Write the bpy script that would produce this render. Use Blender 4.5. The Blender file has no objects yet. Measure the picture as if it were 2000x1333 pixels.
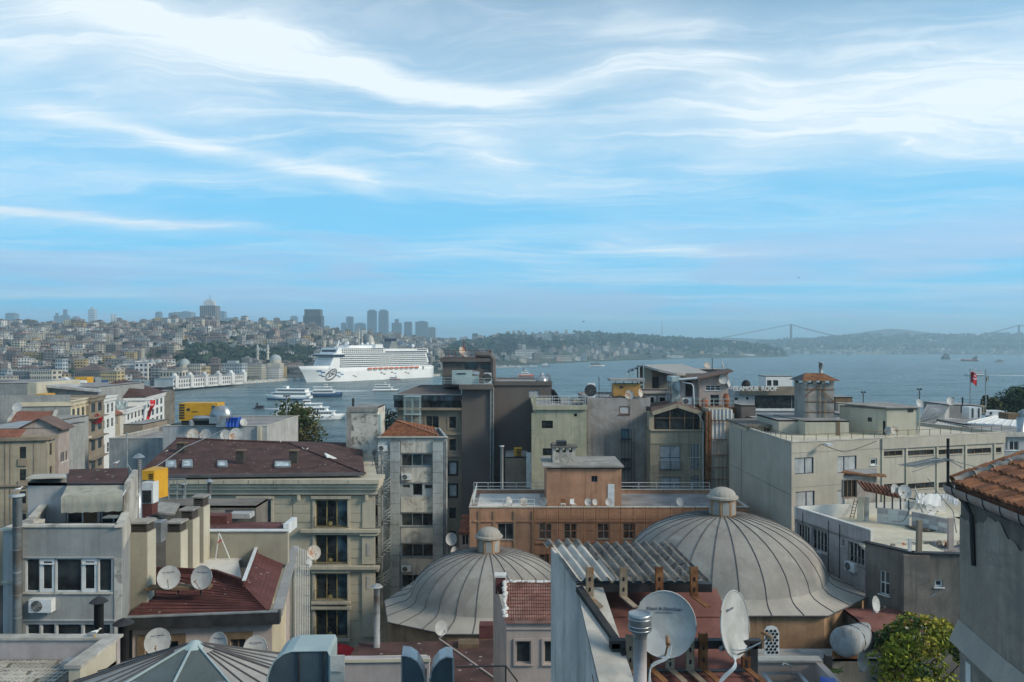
import bpy,bmesh,math,random
from mathutils import Vector,Matrix
random.seed(7)
R = math.radians
SC = bpy.context.scene
COL = SC.collection

# ------------------------------------------------------------------ camera, sky, sun, exposure
H,HY,F = 45.0,678.0,1500.0          # eye height above the sea, horizon row and focal length in photo pixels
cam_d = bpy.data.cameras.new('camera');cam = bpy.data.objects.new('camera',cam_d);COL.objects.link(cam)
cam.location = (0,0,H);cam.rotation_euler = (R(90),0,0)
cam_d.sensor_width = 36;cam_d.lens = 36*F/2000;cam_d.shift_y = (HY-666.5)/2000
cam_d.clip_start = .5;cam_d.clip_end = 60000
SC.camera = cam
SUN_EL,SUN_AZ = 31.0,112.0             # azimuth clockwise from +Y (view direction)
sd = bpy.data.lights.new('sun','SUN');so = bpy.data.objects.new('sun',sd);COL.objects.link(so)
sd.energy = 2.3;sd.angle = R(13);sd.color = (1,.86,.68)
sv = Vector((math.sin(R(SUN_AZ))*math.cos(R(SUN_EL)),math.cos(R(SUN_AZ))*math.cos(R(SUN_EL)),math.sin(R(SUN_EL))))
so.rotation_euler = sv.to_track_quat('Z','Y').to_euler();so.location = (0,0,400)
SC.view_settings.view_transform = 'Standard';SC.view_settings.look = 'None'
SC.view_settings.exposure = 0.55;SC.view_settings.gamma = 1
SC.cycles.max_bounces = 5;SC.cycles.diffuse_bounces = 3;SC.cycles.glossy_bounces = 2
SC.cycles.transmission_bounces = 3;SC.cycles.volume_bounces = 1;SC.cycles.transparent_max_bounces = 6
SC.cycles.use_adaptive_sampling = True;SC.cycles.adaptive_threshold = .02
SC.cycles.use_denoising = True;SC.cycles.caustics_reflective = False;SC.cycles.caustics_refractive = False

class NT:
    """small helper for node graphs"""
    def __init__(s,tree): s.t = tree;s.n = tree.nodes;s.l = tree.links
    def new(s,typ,**kw):
        n = s.n.new(typ)
        for k,v in kw.items():
            if k.startswith('i_'): n.inputs[int(k[2:])].default_value = v
            else: setattr(n,k,v)
        return n
    def put(s,sock,v):
        if v is None: return
        if hasattr(v,'links') or hasattr(v,'is_linked'): s.l.new(v,sock)
        else: sock.default_value = v
    def math(s,op,a,b=None,c=None,clamp=False):
        n = s.new('ShaderNodeMath',operation=op);n.use_clamp = clamp
        for i,v in enumerate((a,b,c)): s.put(n.inputs[i],v)
        return n.outputs[0]
    def vmath(s,op,a,b=None):
        n = s.new('ShaderNodeVectorMath',operation=op)
        s.put(n.inputs[0],a)
        if b is not None: s.put(n.inputs[1],b)
        return n.outputs['Value'] if op in ('DOT_PRODUCT','LENGTH') else n.outputs[0]
    def noise(s,vec,scale,detail=4,rough=.55,dist=0):
        n = s.new('ShaderNodeTexNoise');s.put(n.inputs['Vector'],vec)
        n.inputs['Scale'].default_value = scale;n.inputs['Detail'].default_value = detail
        n.inputs['Roughness'].default_value = rough;n.inputs['Distortion'].default_value = dist
        return n.outputs['Fac']
    def ramp(s,fac,lo,hi,a=0.,b=1.):
        n = s.new('ShaderNodeMapRange');n.interpolation_type = 'SMOOTHSTEP'
        s.put(n.inputs[0],fac)
        for i,v in enumerate((lo,hi,a,b)): s.put(n.inputs[i+1],v)
        return n.outputs[0]
    def mix(s,fac,a,b,typ='MIX'):
        n = s.new('ShaderNodeMix',data_type='RGBA',blend_type=typ)
        s.put(n.inputs[0],fac)
        for i,v in ((6,a),(7,b)):
            if isinstance(v,tuple) and len(v) == 3: v = v+(1,)
            s.put(n.inputs[i],v)
        return n.outputs[2]

world = bpy.data.worlds.new('World');SC.world = world;world.use_nodes = True
wt = NT(world.node_tree);world.node_tree.nodes.clear()
sky = wt.new('ShaderNodeTexSky',sky_type='NISHITA',sun_disc=False)
sky.sun_elevation = R(SUN_EL);sky.sun_rotation = R(SUN_AZ);sky.altitude = 40
sky.air_density = 1.0;sky.dust_density = .6;sky.ozone_density = 3.0
tc = wt.new('ShaderNodeTexCoord');gdir = tc.outputs['Generated']
sx = wt.new('ShaderNodeSeparateXYZ');wt.put(sx.inputs[0],gdir)
zz = wt.math('MAXIMUM',sx.outputs[2],0.0)
zd = wt.math('ADD',zz,.03)
u_ = wt.math('DIVIDE',sx.outputs[0],zd);v_ = wt.math('DIVIDE',sx.outputs[1],zd)
cv = wt.new('ShaderNodeCombineXYZ');wt.put(cv.inputs[0],u_);wt.put(cv.inputs[1],v_)
uv = cv.outputs[0]
# the cloud sheet lies on a plane high above: wind-drawn streaks run along (1, .7)
wn = wt.new('ShaderNodeTexNoise');wt.put(wn.inputs['Vector'],uv);wn.inputs['Scale'].default_value = .9;wn.inputs['Detail'].default_value = 5
wo = wt.vmath('SUBTRACT',wn.outputs['Color'],(.5,.5,.5))
wsc = wt.new('ShaderNodeVectorMath',operation='SCALE');wt.put(wsc.inputs[0],wo);wsc.inputs['Scale'].default_value = 1.1
uvw = wt.vmath('ADD',uv,wsc.outputs[0])
mp = wt.new('ShaderNodeMapping');wt.put(mp.inputs[0],uvw);mp.inputs['Rotation'].default_value = (0,0,R(-36));mp.inputs['Scale'].default_value = (.28,1.0,1)
st1 = wt.noise(mp.outputs[0],.85,8,.6,.4)
mp2 = wt.new('ShaderNodeMapping');wt.put(mp2.inputs[0],uv);mp2.inputs['Rotation'].default_value = (0,0,R(-36));mp2.inputs['Scale'].default_value = (.5,1.0,1);mp2.inputs['Location'].default_value = (3.2,1.7,0)
st2 = wt.noise(mp2.outputs[0],.42,6,.55,.2)
mp3 = wt.new('ShaderNodeMapping');wt.put(mp3.inputs[0],uvw);mp3.inputs['Rotation'].default_value = (0,0,R(-40));mp3.inputs['Scale'].default_value = (.5,3.0,1)
st3 = wt.noise(mp3.outputs[0],1.6,8,.68,.8)
def seg(ax,ay,bx,by,w,gain,wob=.5):
    """one streak of cirrus from a to b on the cloud plane"""
    L = math.hypot(bx-ax,by-ay);tx,ty = (bx-ax)/L,(by-ay)/L
    rel = wt.vmath('SUBTRACT',uvw if wob else uv,(ax,ay,0))
    t = wt.vmath('DOT_PRODUCT',rel,(tx,ty,0));s_ = wt.vmath('DOT_PRODUCT',rel,(-ty,tx,0))
    e = wt.math('MULTIPLY',wt.ramp(t,-.3*L,.15*L),wt.ramp(t,1.3*L,.8*L))
    q = wt.math('DIVIDE',s_,w);g = wt.math('EXPONENT',wt.math('MULTIPLY',wt.math('MULTIPLY',q,q),-1.))
    return wt.math('MULTIPLY',wt.math('MULTIPLY',e,g),gain)
def pl(px,py):
    z = (HY-py)/F;L = math.sqrt(((px-1000)/F)**2+1+z*z);z = z/L+.03
    return ((px-1000)/F/L/z,1/L/z)
def sg(x0,y0,x1,y1,w,gain): return seg(*pl(x0,y0),*pl(x1,y1),w,gain)
parts_ = [sg(150,20,980,185,.13,.80),sg(880,175,1420,130,.12,.45),sg(200,235,740,372,.13,.62),
          sg(-60,415,440,447,.2,.7),sg(-80,498,520,530,.45,.45),sg(1400,270,2150,230,.8,.55),
          sg(1230,470,1480,505,.35,.55),sg(820,285,1000,320,.16,.4),sg(-200,60,500,130,.5,.5),
          sg(1690,530,1900,520,.4,.5),sg(1150,40,1330,80,.12,.35)]
acc = parts_[0]
for p_ in parts_[1:]: acc = wt.math('ADD',acc,p_)
tex = wt.ramp(st3,.25,.75,.55,1.15)
acc = wt.math('MULTIPLY',acc,tex)
veil = wt.math('ADD',wt.ramp(st1,.42,.74,0,.55),wt.ramp(st2,.40,.72,0,.55))
fine = wt.ramp(st3,.42,.78,-.06,.42)
cover = wt.math('ADD',wt.math('ADD',wt.math('MULTIPLY',veil,.75),acc),wt.math('MULTIPLY',fine,wt.math('ADD',veil,.25)),clamp=True)
cover = wt.math('MINIMUM',wt.math('ADD',wt.math('MULTIPLY',cover,.9),.10),.92)
# low greyish bands, lilac, nearer the horizon
mp4 = wt.new('ShaderNodeMapping');wt.put(mp4.inputs[0],gdir);mp4.inputs['Scale'].default_value = (1.6,1.6,15)
lowb = wt.ramp(wt.noise(mp4.outputs[0],1.7,6,.55,.6),.40,.60)
lowm = wt.math('MULTIPLY',wt.math('MULTIPLY',lowb,wt.ramp(zz,.19,.10)),wt.ramp(zz,.0,.03))
sky_c = wt.mix(1.0,sky.outputs[0],(.62,.92,.92),'MULTIPLY')
lift = wt.ramp(zz,.55,.05)
sky_c = wt.mix(wt.math('MULTIPLY',lift,.85),sky_c,(.85,4.7,7.9))
cl_c = wt.mix(wt.ramp(zz,.03,.22),(4.7,6.1,7.3),(6.7,7.3,7.6))
c1 = wt.mix(cover,sky_c,cl_c)
c2 = wt.mix(wt.math('MULTIPLY',lowm,.8),c1,(3.0,4.6,6.6))
c3 = wt.mix(wt.ramp(zz,.05,.0,0,.75),c2,(2.6,4.7,6.3))
bg = wt.new('ShaderNodeBackground');wt.put(bg.inputs[0],c3);bg.inputs[1].default_value = .10
ow = wt.new('ShaderNodeOutputWorld');wt.l.new(bg.outputs[0],ow.inputs[0])

# ------------------------------------------------------------------ projection helpers (photo pixel -> place)
def P(px,py,d): return Vector(((px-1000)*d/F,d,H-(py-HY)*d/F))
def XP(px,d): return (px-1000)*d/F
def ZP(py,d): return H-(py-HY)*d/F
def PZ(px,py,z): return P(px,py,(H-z)*F/(py-HY))      # where the sight line meets the level z
def PX(px,py,x): return P(px,py,x*F/(px-1000))        # where it meets the wall plane x = const

# ------------------------------------------------------------------ materials
MATS = {}
def mat(name,col,rough=.85,var=.22,scale=.7,streak=0.,bump=.15,metal=0.,stain=None,stain_amt=.0,stain_scale=.35,spec=.3,fine=9.,coat=0.,dots=0.,dot_col=(.7,.7,.66)):
    if name in MATS: return MATS[name]
    m = bpy.data.materials.new(name);m.use_nodes = True;t = NT(m.node_tree);MATS[name] = m
    b = m.node_tree.nodes['Principled BSDF'];var = min(.5,var*1.25);streak = min(.9,streak*1.55)
    g = t.new('ShaderNodeNewGeometry').outputs['Position']
    n1 = t.noise(g,scale,6,.6)
    lo = tuple(c*(1-var) for c in col);hi = tuple(min(1,c*(1+var*.8)) for c in col)
    c = t.mix(t.ramp(n1,.28,.72),lo,hi)
    n2 = t.noise(g,fine,3,.7)
    c = t.mix(t.ramp(n2,.3,.75,0,var*1.1),c,tuple(x*.55 for x in col))
    if streak:
        mp = t.new('ShaderNodeMapping');t.put(mp.inputs[0],g);mp.inputs['Scale'].default_value = (2.2,2.2,.13)
        s1 = t.math('MULTIPLY',t.ramp(t.noise(mp.outputs[0],1.3,5,.65),.42,.70),t.ramp(t.noise(g,.45,4,.6),.35,.65,.25,1.))
        c = t.mix(t.math('MULTIPLY',s1,streak),c,tuple(x*.38 for x in col))
    if stain is not None:
        s2 = t.ramp(t.noise(g,stain_scale,9,.72,.6),.48,.62)
        c = t.mix(t.math('MULTIPLY',s2,stain_amt),c,stain)
    if dots:
        v = t.new('ShaderNodeTexVoronoi');t.put(v.inputs['Vector'],g);v.inputs['Scale'].default_value = dots
        big = t.ramp(t.noise(g,.5,2),.35,.65,.05,.17)
        c = t.mix(t.math('MULTIPLY',t.math('LESS_THAN',v.outputs['Distance'],big),.75),c,dot_col)
    t.put(b.inputs['Base Color'],c)
    b.inputs['Roughness'].default_value = rough;b.inputs['Metallic'].default_value = metal
    b.inputs['Specular IOR Level'].default_value = spec;b.inputs['Coat Weight'].default_value = coat
    if rough < .8: t.put(b.inputs['Roughness'],t.ramp(n1,.2,.8,max(.03,rough-.12),min(1,rough+.15)))
    if bump:
        bn = t.new('ShaderNodeBump');bn.inputs['Strength'].default_value = bump;bn.inputs['Distance'].default_value = .03
        t.put(bn.inputs['Height'],n2);t.l.new(bn.outputs[0],b.inputs['Normal'])
    return m
def glass(name,col,rough=.06):
    if name in MATS: return MATS[name]
    m = bpy.data.materials.new(name);m.use_nodes = True;t = NT(m.node_tree);MATS[name] = m
    b = m.node_tree.nodes['Principled BSDF']
    g = t.new('ShaderNodeNewGeometry').outputs['Position']
    n = t.noise(g,.9,3,.6)
    t.put(b.inputs['Base Color'],t.mix(t.ramp(n,.35,.7),tuple(x*.4 for x in col),tuple(min(1,x*1.7) for x in col)))
    b.inputs['Roughness'].default_value = rough;b.inputs['Specular IOR Level'].default_value = .6
    bn = t.new('ShaderNodeBump');bn.inputs['Strength'].default_value = .05;bn.inputs['Distance'].default_value = .02
    t.put(bn.inputs['Height'],t.noise(g,1.5,1));t.l.new(bn.outputs[0],b.inputs['Normal'])
    return m

# ------------------------------------------------------------------ mesh builder
ORG = {}
class MB:
    def __init__(s): s.v = [];s.f = [];s.mi = [];s.cur = 0
    def add(s,vs,fs):
        o = len(s.v);s.v += [tuple(v) for v in vs]
        for f in fs: s.f.append(tuple(i+o for i in f));s.mi.append(s.cur)
        return s
    def quad(s,a,b,c,d): return s.add([a,b,c,d],[(0,1,2,3)])
    def poly(s,pts): return s.add(pts,[tuple(range(len(pts)))])
    def box(s,x0,x1,y0,y1,z0,z1):
        v = [(x,y,z) for z in (z0,z1) for y in (y0,y1) for x in (x0,x1)]
        return s.add(v,[(0,2,3,1),(4,5,7,6),(0,1,5,4),(2,6,7,3),(0,4,6,2),(1,3,7,5)])
    def obox(s,c,ax,ay,az):
        """box with centre c and half-axis vectors"""
        c = Vector(c);ax,ay,az = Vector(ax),Vector(ay),Vector(az)
        v = [c+ax*i+ay*j+az*k for k in (-1,1) for j in (-1,1) for i in (-1,1)]
        return s.add(v,[(0,2,3,1),(4,5,7,6),(0,1,5,4),(2,6,7,3),(0,4,6,2),(1,3,7,5)])
    def bar(s,a,b,w,h=None,up=(0,0,1)):
        """square-section bar from a to b"""
        a,b = Vector(a),Vector(b);h = h or w;t = (b-a)
        if t.length < 1e-6: return s
        n = t.normalized();up = Vector(up)
        if abs(n.dot(up)) > .97: up = Vector((1,0,0)) if abs(n.x) < .9 else Vector((0,1,0))
        x = n.cross(up).normalized();y = x.cross(n).normalized()
        return s.obox((a+b)/2,x*w/2,t/2,y*h/2)
    def slab(s,pts,th,d=(0,0,-1)):
        """polygon given thickness along d"""
        pts = [Vector(p) for p in pts];dv = Vector(d)*th;n = len(pts)
        s.add(pts+[p+dv for p in pts],[tuple(range(n)),tuple(range(2*n-1,n-1,-1))]+[(i,i+n,(i+1) % n+n,(i+1) % n) for i in range(n)])
        return s
    def cyl(s,a,b,r,r2=None,n=10,caps=True):
        a,b = Vector(a),Vector(b);r2 = r if r2 is None else r2
        t = (b-a).normalized();up = Vector((0,0,1)) if abs(t.z) < .95 else Vector((1,0,0))
        x = t.cross(up).normalized();y = t.cross(x)
        vs = []
        for p,rr in ((a,r),(b,r2)):
            for i in range(n):
                an = 2*math.pi*i/n;vs.append(p+x*math.cos(an)*rr+y*math.sin(an)*rr)
        fs = [(i,(i+1) % n,(i+1) % n+n,i+n) for i in range(n)]
        if caps: fs += [tuple(range(n)),tuple(range(2*n-1,n-1,-1))]
        return s.add(vs,fs)
    def tube(s,pts,r,n=6):
        pts = [Vector(p) for p in pts];vs = []
        for k,p in enumerate(pts):
            t = (pts[min(k+1,len(pts)-1)]-pts[max(k-1,0)]).normalized()
            up = Vector((0,0,1)) if abs(t.z) < .9 else Vector((1,0,0))
            x = t.cross(up).normalized();y = t.cross(x)
            for i in range(n):
                an = 2*math.pi*i/n;vs.append(p+x*math.cos(an)*r+y*math.sin(an)*r)
        fs = [(k*n+i,k*n+(i+1) % n,(k+1)*n+(i+1) % n,(k+1)*n+i) for k in range(len(pts)-1) for i in range(n)]
        fs += [tuple(range(n)),tuple(range(len(pts)*n-1,(len(pts)-1)*n-1,-1))]
        return s.add(vs,fs)
    def wire(s,pts,r,n=6,k=6):
        """smooth tube through the points"""
        q = [Vector(p) for p in pts];q = [q[0]*2-q[1]]+q+[q[-1]*2-q[-2]];out = []
        for a,b,c,d in zip(q,q[1:],q[2:],q[3:]):
            for i in range(k): t = i/k;out.append(((b*2)+(c-a)*t+(a*2-b*5+c*4-d)*t*t+(b*3-a-c*3+d)*t**3)*.5)
        return s.tube(out+[q[-2]],r,n)
    def lathe(s,prof,n=16,c=(0,0,0),a0=0.,a1=2*math.pi,sq=None):
        """profile [(r,z)] round the vertical axis through c"""
        c = Vector(c);full = abs(a1-a0-2*math.pi) < 1e-6;m = n if full else n+1;vs = []
        for r,z in prof:
            for i in range(m):
                a = a0+(a1-a0)*i/n;vs.append(c+Vector((r*math.cos(a),r*math.sin(a),z)))
        fs = []
        for k in range(len(prof)-1):
            for i in range(n):
                j = (i+1) % m if full else i+1
                fs.append((k*m+i,k*m+j,(k+1)*m+j,(k+1)*m+i))
        return s.add(vs,fs)
    def ball(s,c,rx,ry=None,rz=None,n=8,m=5):
        ry = ry or rx;rz = rz or rx;c = Vector(c)
        vs = [c+Vector((0,0,-rz))];fs = []
        for k in range(1,m):
            ph = -math.pi/2+math.pi*k/m
            for i in range(n):
                a = 2*math.pi*i/n;vs.append(c+Vector((rx*math.cos(ph)*math.cos(a),ry*math.cos(ph)*math.sin(a),rz*math.sin(ph))))
        vs.append(c+Vector((0,0,rz)))
        for i in range(n): fs.append((0,1+(i+1) % n,1+i))
        for k in range(m-2):
            for i in range(n): fs.append((1+k*n+i,1+k*n+(i+1) % n,1+(k+1)*n+(i+1) % n,1+(k+1)*n+i))
        e = len(vs)-1
        for i in range(n): fs.append((1+(m-2)*n+i,1+(m-2)*n+(i+1) % n,e))
        return s.add(vs,fs)
    def mesh(s,name,mats,org=Vector(),smooth=False):
        me = bpy.data.meshes.new(name)
        me.from_pydata([(v[0]-org[0],v[1]-org[1],v[2]-org[2]) for v in s.v],[],s.f)
        ms = mats if isinstance(mats,(list,tuple)) else [mats]
        for m in ms: me.materials.append(MATS[m] if isinstance(m,str) else m)
        if len(ms) > 1: me.polygons.foreach_set('material_index',s.mi)
        if smooth: me.polygons.foreach_set('use_smooth',[True]*len(me.polygons))
        me.update();return me
    def build(s,name,mats,parent=None,smooth=False,kind=None,label=None):
        org = ORG.get(parent.name,Vector()) if parent else Vector()
        o = bpy.data.objects.new(name,s.mesh(name,mats,org,smooth));COL.objects.link(o)
        if parent: o.parent = parent;ORG[o.name] = org
        if kind: o['kind'] = kind
        if label: o['label'] = label
        return o
def tag(o,label=None,cat=None,group=None,kind=None):
    if label: o['label'] = label
    if cat: o['category'] = cat
    if group: o['group'] = group
    if kind: o['kind'] = kind
    return o
def thing(name,label,cat,loc,group=None,rz=0.):
    """an Empty at the thing's base; its parts are built in place (rz = 0) or in its own frame (local=True)"""
    o = bpy.data.objects.new(name,None);COL.objects.link(o);o.empty_display_size = .3
    o.location = loc;o.rotation_euler = (0,0,rz);ORG[o.name] = Vector(loc)
    return tag(o,label,cat,group)
def lthing(name,label,cat,loc,rot=(0,0,0),group=None,scale=1.):
    """an Empty whose parts are given in its own frame"""
    o = thing(name,label,cat,loc,group);o.rotation_euler = rot;o.scale = (scale,)*3;ORG[o.name] = Vector();return o
def copy_tree(o,loc=None,rot=None,label=None,group=None,scale=None,parent=None):
    c = o.copy();COL.objects.link(c)
    if parent: c.parent = parent
    if loc is not None: c.location = loc
    if rot is not None: c.rotation_euler = rot
    if scale is not None: c.scale = scale if isinstance(scale,(tuple,list)) else (scale,)*3
    if label: c['label'] = label
    if group: c['group'] = group
    for ch in list(o.children): copy_tree(ch,parent=c)
    return c
def struct(name,mb,m,smooth=False): return tag(mb.build(name,m,None,smooth),kind='structure')

# ------------------------------------------------------------------ wall faces with real openings
class Face:
    """vertical wall plane: O = left foot seen from outside, t = unit direction to the right"""
    def __init__(s,O,t):
        s.O = Vector((O[0],O[1]));s.t = Vector((t[0],t[1])).normalized();s.n = Vector((s.t.y,-s.t.x))
    def pt(s,u,z,n=0.):
        p = s.O+s.t*u+s.n*n;return Vector((p.x,p.y,z))
    def u(s,px):
        k = (px-1000)/F;return (k*s.O.y-s.O.x)/(s.t.x-k*s.t.y)
    def d(s,u): return s.O.y+s.t.y*u
    def uz(s,px,py): u = s.u(px);return u,ZP(py,s.d(u))
    def rect(s,x0,y0,x1,y1):
        ua,ub = s.u(x0),s.u(x1);d = s.d((ua+ub)/2);return (min(ua,ub),ZP(y1,d),max(ua,ub),ZP(y0,d))
    def fbox(s,mb,u0,u1,z0,z1,n0,n1):
        mb.obox(s.pt((u0+u1)/2,(z0+z1)/2,(n0+n1)/2),(*(s.t*(u1-u0)/2),0),(*(s.n*(n1-n0)/2),0),(0,0,(z1-z0)/2))
    def wall(s,mb,u0,u1,z0,z1,holes=(),dep=.22):
        us = sorted({u0,u1,*[min(max(h[i],u0),u1) for h in holes for i in (0,2)]})
        zs = sorted({z0,z1,*[min(max(h[i],z0),z1) for h in holes for i in (1,3)]})
        for a,b in zip(us,us[1:]):
            for c,e in zip(zs,zs[1:]):
                m,k = (a+b)/2,(c+e)/2
                if any(h[0] < m < h[2] and h[1] < k < h[3] for h in holes): continue
                mb.quad(s.pt(a,c),s.pt(b,c),s.pt(b,e),s.pt(a,e))
        for h in holes:
            a,c,b,e = h[:4]
            q = [(a,c),(b,c),(b,e),(a,e)]
            for (m,k),(m2,k2) in zip(q,q[1:]+q[:1]):
                mb.quad(s.pt(m,k),s.pt(m2,k2),s.pt(m2,k2,-dep),s.pt(m,k,-dep))
def window(face,r,parent,nx=2,ny=1,frame='white_paint',pane='glass_dark',fw=.06,rec=.12,sill=True,surround=0.,sur_mat=None,split=None,panes=None,label=None):
    """window in the opening r: frame part with a pane of its own in each light, sill, moulded surround"""
    u0,z0,u1,z1 = r[:4];mb = MB()
    F_ = lambda m,a,b,c,e,n0,n1: face.fbox(m,a,b,c,e,n0,n1)
    F_(mb,u0,u0+fw,z0,z1,-rec-.05,-rec+.02);F_(mb,u1-fw,u1,z0,z1,-rec-.05,-rec+.02)
    F_(mb,u0+fw,u1-fw,z0,z0+fw,-rec-.05,-rec+.02);F_(mb,u0+fw,u1-fw,z1-fw,z1,-rec-.05,-rec+.02)
    us = [u0+fw+(u1-u0-2*fw)*i/nx for i in range(nx+1)] if split is None else [u0+fw]+[u0+fw+(u1-u0-2*fw)*q for q in split]+[u1-fw]
    zs = [z0+fw+(z1-z0-2*fw)*i/ny for i in range(ny+1)]
    for a in us[1:-1]: F_(mb,a-fw/2,a+fw/2,z0+fw,z1-fw,-rec-.04,-rec+.03)
    for a in zs[1:-1]: F_(mb,u0+fw,u1-fw,a-fw/2,a+fw/2,-rec-.035,-rec+.025)
    if surround:
        s_ = surround
        F_(mb,u0-s_,u0,z0-s_,z1+s_,0,.06);F_(mb,u1,u1+s_,z0-s_,z1+s_,0,.06)
        F_(mb,u0,u1,z1,z1+s_,0,.055);F_(mb,u0,u1,z0-s_,z0,0,.055)
    w = mb.build('window',frame,parent,label=label)
    k = 0
    for i in range(len(us)-1):
        for j in range(len(zs)-1):
            pm = MB();F_(pm,us[i]+.004,us[i+1]-.004,zs[j]+.004,zs[j+1]-.004,-rec-.03,-rec-.012)
            pm.build('pane',(panes[k % len(panes)] if panes else pane),w);k += 1
    if sill:
        sm = MB();F_(sm,u0-.08,u1+.08,z0-.07,z0-.002,-.1,.09);sm.build('sill',sur_mat or frame,w)
    return w
class Bld:
    """box building: front-left foot O, direction t along the front, width, depth, base and top level"""
    def __init__(s,name,label,O,t,w,dep,z0,z1,m,cat='building',parapet=.0,roof='roof_grey',group=None,shL=0.,shR=0.):
        s.t = Vector(t).normalized();O = Vector(O);n = Vector((s.t.y,-s.t.x));s.n = n
        B = O+s.t*w;D = O-n*dep+s.t*shL;C_ = B-n*dep+s.t*shR
        s.f = Face(O,s.t);s.r = Face(B,C_-B);s.l = Face(D,O-D);s.b = Face(C_,D-C_)
        s.lw,s.rw,s.bw = (O-D).length,(C_-B).length,(C_-D).length
        s.w,s.dep,s.z0,s.z1,s.m = w,dep,z0,z1,m
        c = O+s.t*w/2-n*dep/2
        s.o = thing(name,label,cat,(c.x,c.y,z0),group)
        s.holes = {'f': [],'l': [],'r': []};s.parapet = parapet;s.roof = roof;s.pend = []
    def win(s,side,x0,y0,x1,y1,**kw):
        fc = getattr(s,side);r = fc.rect(x0,y0,x1,y1);s.holes[side].append(r);s.pend.append((fc,r,kw));return r
    def winm(s,side,u0,z0,u1,z1,**kw):
        fc = getattr(s,side);r = (u0,z0,u1,z1);s.holes[side].append(r);s.pend.append((fc,r,kw));return r
    def done(s,roof_z=None,cop=None):
        mb = MB()
        s.f.wall(mb,0,s.w,s.z0,s.z1,s.holes['f']);s.r.wall(mb,0,s.rw,s.z0,s.z1,s.holes['r'])
        s.l.wall(mb,0,s.lw,s.z0,s.z1,s.holes['l']);s.b.wall(mb,0,s.bw,s.z0,s.z1)
        th = .2
        if s.parapet:
            for fc,L in ((s.f,s.w),(s.r,s.rw),(s.l,s.lw),(s.b,s.bw)):
                mb.quad(fc.pt(th,s.z1-s.parapet,-th),fc.pt(L-th,s.z1-s.parapet,-th),fc.pt(L-th,s.z1,-th),fc.pt(th,s.z1,-th))
                mb.quad(fc.pt(0,s.z1),fc.pt(L,s.z1),fc.pt(L-th,s.z1,-th),fc.pt(th,s.z1,-th))
        s.wall = mb.build('wall',s.m,s.o)
        rz = s.z1-s.parapet if s.parapet else s.z1
        rm = MB();e = th if s.parapet else -.0
        q = [s.f.pt(e,rz,-e),s.f.pt(s.w-e,rz,-e),s.b.pt(e,rz,-e),s.b.pt(s.bw-e,rz,-e)]
        rm.slab([p+Vector((0,0,.004)) for p in q],.15);s.roof_o = rm.build('roof',s.roof,s.o)
        if cop:
            cm = MB()
            for fc,L in ((s.f,s.w),(s.r,s.rw),(s.l,s.lw),(s.b,s.bw)): fc.fbox(cm,-.06,L-.26,s.z1+.003,s.z1+.09,-.26,.06)
            cm.build('coping',cop,s.o)
        for fc,r,kw in s.pend: window(fc,r,s.o,**kw)
        return s
def fbld(name,label,x0,x1,ytop,d,dep,m,zb=9.,**kw):
    """front-facing building from its photo extent: columns x0..x1, roof row ytop, distance d"""
    return Bld(name,label,(XP(x0,d),d),(1,0),XP(x1,d)-XP(x0,d),dep,zb,ZP(ytop,d),m,**kw)
def railing(parent,pts,h,m,r=.02,step=1.0,rails=(1.,),name='railing',bal=0.):
    """posts and rails along a level polyline"""
    mb = MB()
    for a,b in zip(pts,pts[1:]):
        a,b = Vector(a),Vector(b);L = (b-a).length;n = max(1,round(L/step))
        for i in range(n+1): p = a.lerp(b,i/n);mb.bar(p,p+Vector((0,0,h)),r*2)
        for q in rails: mb.bar(a+Vector((0,0,h*q)),b+Vector((0,0,h*q)),r*2)
        if bal:
            k = max(1,round(L/bal))
            for i in range(k): p = a.lerp(b,(i+.5)/k);mb.bar(p,p+Vector((0,0,h)),r*.9)
    return mb.build(name,m,parent)
# ------------------------------------------------------------------ palette
mat('white_paint',(.72,.73,.71),.6,.10,2,bump=.03)
mat('white_hull',(.80,.81,.80),.45,.05,.05,bump=0,streak=.10)
mat('cream_paint',(.60,.54,.40),.8,.14,.3)
mat('dark_metal',(.035,.037,.04),.5,.3,2,bump=.1)
mat('steel_grey',(.30,.33,.34),.45,.2,2,bump=.05,metal=.3)
mat('roof_grey',(.26,.26,.26),.9,.25,.4,stain=(.42,.42,.40),stain_amt=.4)
mat('concrete',(.33,.32,.30),.9,.25,.6,streak=.3,stain=(.13,.13,.12),stain_amt=.4)
mat('pale_concrete',(.50,.48,.42),.9,.2,.6,streak=.25)
glass('glass_dark',(.025,.032,.035));glass('glass_blue',(.06,.10,.12));glass('glass_pale',(.30,.36,.37),.2)
mat('red_tile',(.24,.095,.06),.85,.35,1.2,bump=.3)
mat('far_roof',(.15,.105,.09),.9,.4,.08,fine=.6,bump=0)
mat('far_window',(.045,.05,.055),.5,.4,.3,bump=0,fine=1)
HCOL = {'cream': (.50,.47,.39),'white': (.62,.62,.60),'grey': (.30,.30,.30),'ochre': (.46,.35,.17),'pink': (.40,.31,.27),'brown': (.20,.17,.15),'blue grey': (.36,.42,.45),'dim grey': (.20,.20,.21)}
for k_,c_ in HCOL.items(): mat('far_'+k_,c_,.9,.18,.06,bump=0,fine=.5)
mat('foliage_far',(.050,.075,.040),.95,.6,.05,bump=0,fine=.25)
mat('foliage_pine',(.030,.055,.035),.95,.5,.05,bump=0,fine=.25)

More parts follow.
